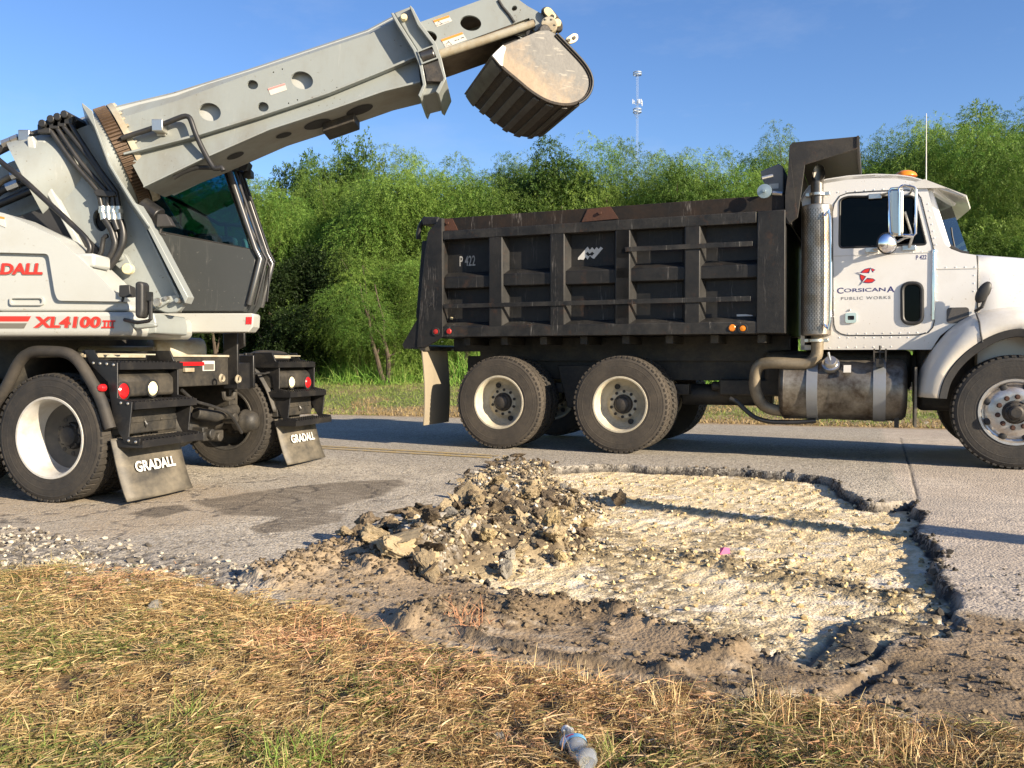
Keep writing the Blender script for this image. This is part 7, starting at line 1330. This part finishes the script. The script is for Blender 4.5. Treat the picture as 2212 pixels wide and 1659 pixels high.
armp = GP([(800,1192),(880,1172),(960,1158),(1040,1140)])
for i in range(62):
    t = rr.uniform(0, 2.999); j = int(t); a, c = Vector(armp[j]), Vector(armp[j+1]); q = a.lerp(c, t-j); k = rr.choices(['dark','tan','gray'], [5,3,.6])[0]; chunk(q.x+rr.gauss(0,.09), q.y+rr.gauss(0,.09), rr.choice([.05,.07,.09,.12,.15]), k, KL[k], k + " rubble lumps in the heap", sink=rr.uniform(0,.25), up=rr.uniform(0,.05))
for u, v, size, k, lab, sq, up in ((885,1172,.36,'dark',"long flat asphalt slab leaning on the left arm of the heap",.5,.05),(1075,1120,.22,'tan',"upright pale slab on the main crest of the heap",1.1,.05),(1165,1090,.2,'tan',"big tan lump crowning the back of the heap",.8,.06),(793,1178,.24,'dark',"tall jagged asphalt block standing on end at the left tip of the rubble heap",1.3,.04),(1115,1000,.20,'dark',"dark slab of asphalt at the far end of the heap near the truck wheels",.55,.02),(1060,1010,.18,'dark',"flat layered slab lying farthest left at the far end of the heap",.4,.01),(860,1225,.34,'tan',"broad flat tan clod at the near left of the heap",.45,0),(920,1248,.26,'tan',"smooth tan clod nearest the camera at the foot of the heap",.5,0),
    (1010,1135,.24,'tan',"large pale clod on the crest of the heap",.8,.03),(955,1195,.15,'lime',"flat whitish stone on the front of the heap",.5,.02),(1000,1112,.16,'lime',"pale flat stone on top of the heap crest",.45,.06),(1340,1075,.15,'dark',"pointed dark shard standing alone on the yellow pit floor",1.4,0),(1305,1052,.10,'dark',"small dark lump beside the pointed shard in the pit",.8,0),(970,1044,.05,'yel',"single yellow crumb lying on the road left of the heap",.8,0),(1120,1290,.15,'dark',"dark upright clod at the lip between mud bank and pit",1.2,0),
    (1210,1318,.09,'dark',"round muddy clod on the near rim of the pit",.8,0),(1490,1088,.07,'gray',"small gray cube-like stone alone on the pit floor",.8,0)):
    x, y = ground_pt(u, v); chunk(x, y, size, k, lab, None, squash=sq, up=up, sink=.1)
for u, v, size, k, lab in ((455,1458,.11,'gray',"gray clod lying in the dry grass at mid left"),(330,1322,.12,'gray',"flat gray stone half buried at the edge of the grass and gravel"),(8,1320,.10,'gray',"pale gray stone at the left edge of the photo"),(330,1292,.07,'gray',"smaller gray stone just above the half buried one"),(285,1378,.05,'dark',"small dark clod in the middle of the grass"),(1080,1595,.05,'gray',"small gray pebble in the grass left of the bottle"),(1315,1640,.05,'gray',"gray pebble right beside the plastic bottle")):
    x, y = ground_pt(u, v); chunk(x, y, size, k, lab, None, "stone", "stone", squash=.6)
for u, v, size in ((440,1238,.075),(400,1245,.05),(500,1230,.045),(240,1186,.05),(300,1205,.05),(180,1170,.045),(60,1165,.05),(120,1182,.05),(350,1228,.055),(430,1270,.06),(395,1268,.055),(470,1252,.045),(420,1198,.04),(30,1142,.05),(265,1235,.05),(90,1205,.045)):
    x, y = ground_pt(u, v); chunk(x, y, size, 'lime', "whitish limestone lump among the gravel of the near shoulder", "larger white stones on the gravel shoulder", "stone", "stone", squash=.7)
for u, v in ((1788,905),(1925,912),(2000,915)): x, y = ground_pt(u, v); chunk(x, y, .10, 'lime', "white stone on the far road edge below the truck's fuel tank", "white stones along the far road edge", "stone", "stone")
# uncountable crumbs and gravel, each kind in one mesh
ico = bmesh.new(); bmesh.ops.create_icosphere(ico, subdivisions=1, radius=1); IV = np.array([v.co for v in ico.verts]); IF = np.array([[v.index for v in f.verts] for f in ico.faces]); ico.free()
def pebbles(name, x, y, size, cols, label, sink=.2, sq=.7):
    n = len(x); k = len(IV); D = IV[None]*(1+rg.uniform(-.38, .38, (n, k, 1))); sc3 = size[:, None, None]/2*rg.uniform(.7, 1.3, (n, 1, 3)); sc3[:, :, 2] *= sq; D = D*sc3; a = rg.uniform(0, 6.28, n); ca, sa = np.cos(a)[:, None], np.sin(a)[:, None]
    V_ = np.stack([D[..., 0]*ca-D[..., 1]*sa + x[:, None], D[..., 0]*sa+D[..., 1]*ca + y[:, None], D[..., 2] + (gz_np(x, y)+size*sq*(.5-sink))[:, None]], -1).reshape(-1, 3); F_ = (IF[None]+(np.arange(n)*k)[:, None, None]).reshape(-1, 3)
    o = mesh_np(name, V_, F_, M['peb'], {'base': np.repeat(cols, k, 0)}, smooth=False); tag(o, label, name.replace('_', ' '), kind='stuff')
mp_, nt, bs, co = base_mat('loose_stones'); at = nd(nt, 'ShaderNodeAttribute', attribute_name='base'); nn = noise(nt, co, 90, 4, .7); nt.links.new(mix(nt, 1.0, at.outputs['Color'], mix(nt, nn, (.7,.7,.7), (1.3,1.3,1.3)), 'MULTIPLY'), bs.inputs['Base Color']); bs.inputs['Roughness'].default_value = .9; bs.inputs['Specular IOR Level'].default_value = .2; M['peb'] = mp_
def scatter(n, x0, x1, y0, y1, f):
    x, y = rg.uniform(x0, x1, n), rg.uniform(y0, y1, n); p = f(x, y); k = rg.uniform(0, 1, n) < p; return x[k], y[k]
x, y = scatter(60000, -4.2, 0, 3.2, 6.2, lambda x, y: np.clip(gmask(GD['grav'], x, y)*(.15+.9*sst(fbm(x, y, .3, 3, ox=130), .42, .62)), 0, 1)*.55); n = len(x)
pebbles("shoulder_gravel", x, y, .006+.033*rg.uniform(0, 1, n)**3.2, pick_cols(n, [(2.5,(.43,.39,.31)),(4,(.28,.245,.19)),(4,(.11,.095,.075)),(.7,(.56,.52,.43))]), "loose white and dark gravel on the near road shoulder")
x, y = scatter(60000, -1.6, 2.2, 3.6, 8.6, lambda x, y: np.clip(gmask(GD['pile'], x, y), 0, 1)*.5); n = len(x)
pebbles("rubble_crumbs", x, y, .008+.04*rg.uniform(0, 1, n)**2.6, pick_cols(n, [(3,(.17,.14,.10)),(3,(.33,.26,.16)),(2,(.46,.37,.22)),(2,(.09,.078,.06)),(1,(.5,.47,.40))]), "small crumbs of broken road base covering the rubble heap")
x, y = scatter(60000, -.6, 3.4, 2.9, 8.4, lambda x, y: np.clip(gmask(GD['pitd'], x, y)*(.08+.7*gmask(GD['rb'], x, y)+.5*gmask(GD['ra'], x, y)+.35*gmask(GD['crumb'], x, y)) + .5*gmask(GD['wdg'], x, y)*gmask(GD['pitfl'], x, y), 0, 1)*.38); n = len(x); wv_ = gmask(GD['wdg'], x, y)
wv_ = np.maximum(wv_, .55*gmask(GD['rb'], x, y)); cc_ = np.where((rg.uniform(0, 1, n) < wv_)[:, None], pick_cols(n, [(2,(.08,.068,.05)),(2,(.20,.155,.09))]), pick_cols(n, [(4,(.52,.40,.20)),(3,(.42,.32,.17)),(2,(.62,.54,.36)),(1,(.25,.19,.11))])); pebbles("pit_crumbs", x, y, .006+.028*rg.uniform(0, 1, n)**2.4, cc_, "loose yellow crumbs scattered over the milled pit floor")
x, y = scatter(110000, -2.2, 3.8, 2.4, 5.2, lambda x, y: np.clip(gmask(GD['mud'], x, y)*(1-gmask(GD['grs'], x, y))*(.05+.8*sst(gmask(GD['bnk'], x, y), .01, .06)+.45*gmask(GD['mcl'], x, y)), 0, 1)*.9*(1-.75*sst(x, 1.3, 1.9))); n = len(x)
pebbles("mud_crumbs", x, y, .004+.022*rg.uniform(0, 1, n)**2.4, pick_cols(n, [(4,(.17,.128,.080)),(5,(.095,.072,.046)),(1,(.24,.19,.13)),(.03,(.45,.41,.33))]), "loose dirt crumbs on the pushed-up mud banks")
xx = []; 
sp_np = lambda x, y: gmask(GD['sp'], x, y)
x, y = scatter(160000, -.6, 4.0, 2.9, 8.5, lambda x, y: np.exp(-(sp_np(x, y)/.045)**2)*np.clip((x+.4*(.342*x+.94*y)-1.0), 0, 1)*.20*sst(fbm(x, y, .25, 3, ox=150), .35, .65)); n = len(x)
pebbles("asphalt_crumbs", x, y, .006+.034*rg.uniform(0, 1, n)**3, pick_cols(n, [(4,(.045,.04,.034)),(2,(.09,.078,.06)),(1,(.20,.16,.11))]), "black asphalt crumbs along the broken rim of the pit", sq=.9)
x, y = scatter(30000, 2.2, 4.6, 2.4, 5.2, lambda x, y: np.clip((1-gmask(GD['pit'], x, y))*(1-gmask(GD['grs'], x, y))*np.exp(-((x-2.55)**2/.35+(y-3.45)**2/.25)), 0, 1)*.35); n = len(x)
pebbles("loose_grit", x, y, .005+.02*rg.uniform(0, 1, n)**2.5, pick_cols(n, [(3,(.10,.09,.075)),(2,(.24,.22,.18)),(1,(.4,.37,.31))]), "dark grit spilled beside the right end of the pit")
# crushed plastic bottle
cp, bp_ = Vector(ground_pt(1222,1606)), Vector(ground_pt(1290,1712)); ax = (bp_-cp); Ln = .235; ax.normalize()
bx = Vector((ax.x, ax.y, 0)); by = Vector((-ax.y, ax.x, 0)); z0 = gz(cp.x, cp.y)+.045; z0 -= .005; MBt = Matrix(((bx.x, by.x, 0, cp.x), (bx.y, by.y, 0, cp.y), (0, 0, 1, z0), (0, 0, 0, 1))) @ Matrix.Scale(.88, 4)
bt = empty("plastic_bottle", MBt, "crushed clear plastic bottle with a blue and white label lying in the dry grass", "bottle")
m = bpy.data.materials.new('clear_plastic'); m.use_nodes = True; nt = m.node_tree; nt.nodes.clear(); out = nd(nt, 'ShaderNodeOutputMaterial'); tr = nd(nt, 'ShaderNodeBsdfTransparent'); tr.inputs[0].default_value = (.86,.89,.90,1); gl = nd(nt, 'ShaderNodeBsdfGlossy', Roughness=.08); df = nd(nt, 'ShaderNodeBsdfDiffuse'); df.inputs[0].default_value = (.62,.65,.66,1); fr = nd(nt, 'ShaderNodeFresnel', IOR=1.55)
mx1 = nd(nt, 'ShaderNodeMixShader'); mx1.inputs[0].default_value = .30; mx2 = nd(nt, 'ShaderNodeMixShader'); nt.links.new(tr.outputs[0], mx1.inputs[1]); nt.links.new(df.outputs[0], mx1.inputs[2]); nt.links.new(mth(nt, 'ADD', fr.outputs[0], .10), mx2.inputs[0]); nt.links.new(mx1.outputs[0], mx2.inputs[1]); nt.links.new(gl.outputs[0], mx2.inputs[2]); nt.links.new(mx2.outputs[0], out.inputs[0])
def crush(q):
    t = q[0]; d = .010*math.sin(t*70+q[1]*40)+.008*math.sin(t*31+2); f = 1 - .34*math.exp(-((t-.165)/.04)**2) - .12*math.exp(-((t-.06)/.02)**2)
    return (t, q[1]*(1.12-.0*f) + d*.25, q[2]*f*.85 + d*.35)
prof = [(.013,.016),(.016,.022),(.014,.026),(.016,.034),(.024,.05),(.030,.064),(.0325,.075),(.0315,.082)] + [(.0325 if i % 2 else .0300, .09+i*.0075) for i in range(17)] + [(.031,.225),(.024,.234),(0,.230)]
b = MB(); b.lathe(prof, ax='x', seg=36); b.v = [crush(q) for q in b.v]; b.build("bottle_body", m, bt, angle=50)
b = MB(); b.lathe([(0,-.002),(.0145,-.002),(.0155,0),(.0155,.015),(.014,.016)], ax='x', seg=24); b.build("bottle_cap", mat('white_plastic_cap', (.72,.72,.70), .4), bt, angle=40)
m, nt, bs, co = base_mat('bottle_label_print'); sx3 = nd(nt, 'ShaderNodeSeparateXYZ'); nt.links.new(co, sx3.inputs[0]); c1 = mix(nt, mth(nt, 'GREATER_THAN', mth(nt, 'ADD', sx3.outputs[1], mth(nt, 'MULTIPLY', sx3.outputs[0], .6)), .045), (.75,.78,.80), (.16,.42,.68)); c1 = mix(nt, mth(nt, 'MULTIPLY', mth(nt, 'LESS_THAN', mth(nt, 'ABSOLUTE', mth(nt, 'SUBTRACT', sx3.outputs[0], .094)), .006), mth(nt, 'LESS_THAN', mth(nt, 'ABSOLUTE', mth(nt, 'SUBTRACT', sx3.outputs[1], -.014)), .012)), c1, (.7,.04,.08)); nt.links.new(c1, bs.inputs['Base Color']); bs.inputs['Roughness'].default_value = .35
b = MB(); b.lathe([(.0335,.080),(.0338,.095),(.0336,.118)], ax='x', seg=36); b.v = [crush(q) for q in b.v]; b.build("bottle_label", m, bt, angle=50)
x, y = ground_pt(1565,1177); b = MB(); b.add([(-.03,-.015,.0),(.03,-.01,.006),(.035,.02,.03),(-.02,.02,.035),(0,.0,.04)], [(0,1,4),(1,2,4),(2,3,4),(3,0,4)]); o = b.build("litter_scrap", mat('pink_plastic', (.60,.10,.22), .5), loc=(x, y, gz(x, y)+.005)); tag(o, "small pink plastic scrap lying on the crumbly ridge of the pit floor", "litter")
# unseen post added past the right edge to cast the shadow over the pit
tip = ground_pt(1318,1066); hP = 2.7; LP = hP/math.tan(SUN_EL); wx_, wy_ = tip[0]+LP*math.cos(SUN_AZ), tip[1]+LP*math.sin(SUN_AZ); b = MB(); b.frust((0,0,-.4), (0,0,hP), .17, .15, seg=20)
b.lathe([(.152,hP-.12),(.158,hP-.11),(.158,hP-.09),(.152,hP-.08)], ax='z', seg=20); o = b.build("shadow_post", M['bark'], loc=(wx_, wy_, gz(wx_, wy_)), bevel=.015); tag(o, "round post added just past the right edge for the unseen caster of the long shadow across the pit", "post")
# radio mast far behind the trees
MD = 300; mx_ = (1374.5-CX)/FPX*MD; zt_ = CAMZ+(779.4-160)/FPX*MD; pv = lambda v: CAMZ+(779.4-v)/FPX*MD
ms = empty("radio_mast", Matrix.Translation((mx_, MD, 0)), "tall thin lattice radio mast with two ring platforms far behind the trees", "mast")
M['mast'] = mat('hazed_mast_steel', (.26,.31,.37), .5, .2); M['mastw'] = mat('white_antenna_panel', (.48,.51,.54), .5)  # bluish tint of the mast stands for distance haze
b = MB(); rw = .36; cs = [(rw*math.cos(a), rw*math.sin(a)) for a in (.3, 2.394, 4.489)]
for c in cs: b.tube([(c[0], c[1], 0), (c[0], c[1], zt_-1)], .022, 5)
k = int(zt_/1.1)
for i in range(k):
    for j in range(3): a, c = cs[j], cs[(j+1) % 3]; z_ = i*1.1; b.tube([(a[0], a[1], z_), (c[0], c[1], z_+1.1)], .011, 4); b.tube([(a[0], a[1], z_), (c[0], c[1], z_)], .010, 4)
b.build("lattice", M['mast'], ms)
for v0, v1 in ((160.5,168),(238.5,248)):
    b = MB(); za, zb2 = pv(v1), pv(v0)
    for z_, r_ in ((za+.15, 1.35), (zb2-.35, 1.35)): b.lathe([(r_-.10,z_-.12),(r_+.1,z_-.12),(r_+.1,z_+.12),(r_-.10,z_+.12)], ax='z', seg=18, closed=True)
    for i in range(9): a = 6.2832*i/9; b.box(1.3*math.cos(a)-.07, 1.3*math.cos(a)+.07, 1.3*math.sin(a)-.07, 1.3*math.sin(a)+.07, za, zb2)
    for i in range(3): a = 6.2832*i/3; b.tube([(0,0,za+.1), (1.35*math.cos(a), 1.35*math.sin(a), za+.1)], .08, 5)
    b.build("platform", M['mast'], ms)
for i, (du, v0, v1) in enumerate(((-10,220,230),(-7,222,229),(.5,219.5,230),(5,219.5,229),(8.5,219,230),(10.5,222,233.5),(3,220,229))):
    b = MB(); xx = du/FPX*MD; b.box(xx-.12, xx+.12, -.6+.3*(i % 3), -.4+.3*(i % 3), pv(v1), pv(v0)); b.build("antenna_panel", M['mastw'], ms)
b = MB(); z_ = pv(226); b.tube([(-1.6,-.4,z_), (1.6,-.4,z_)], .09, 5); b.tube([(-1.2,-.4,z_-.5), (0,0,z_-.9), (1.2,-.4,z_-.5)], .08, 5); z_ = pv(254); b.tube([(-1.0,0,z_+.3), (0,0,z_-.8), (.9,0,z_+.3), (-1.0,0,z_+.3)], .08, 5); b.build("antenna_frame", M['mast'], ms)
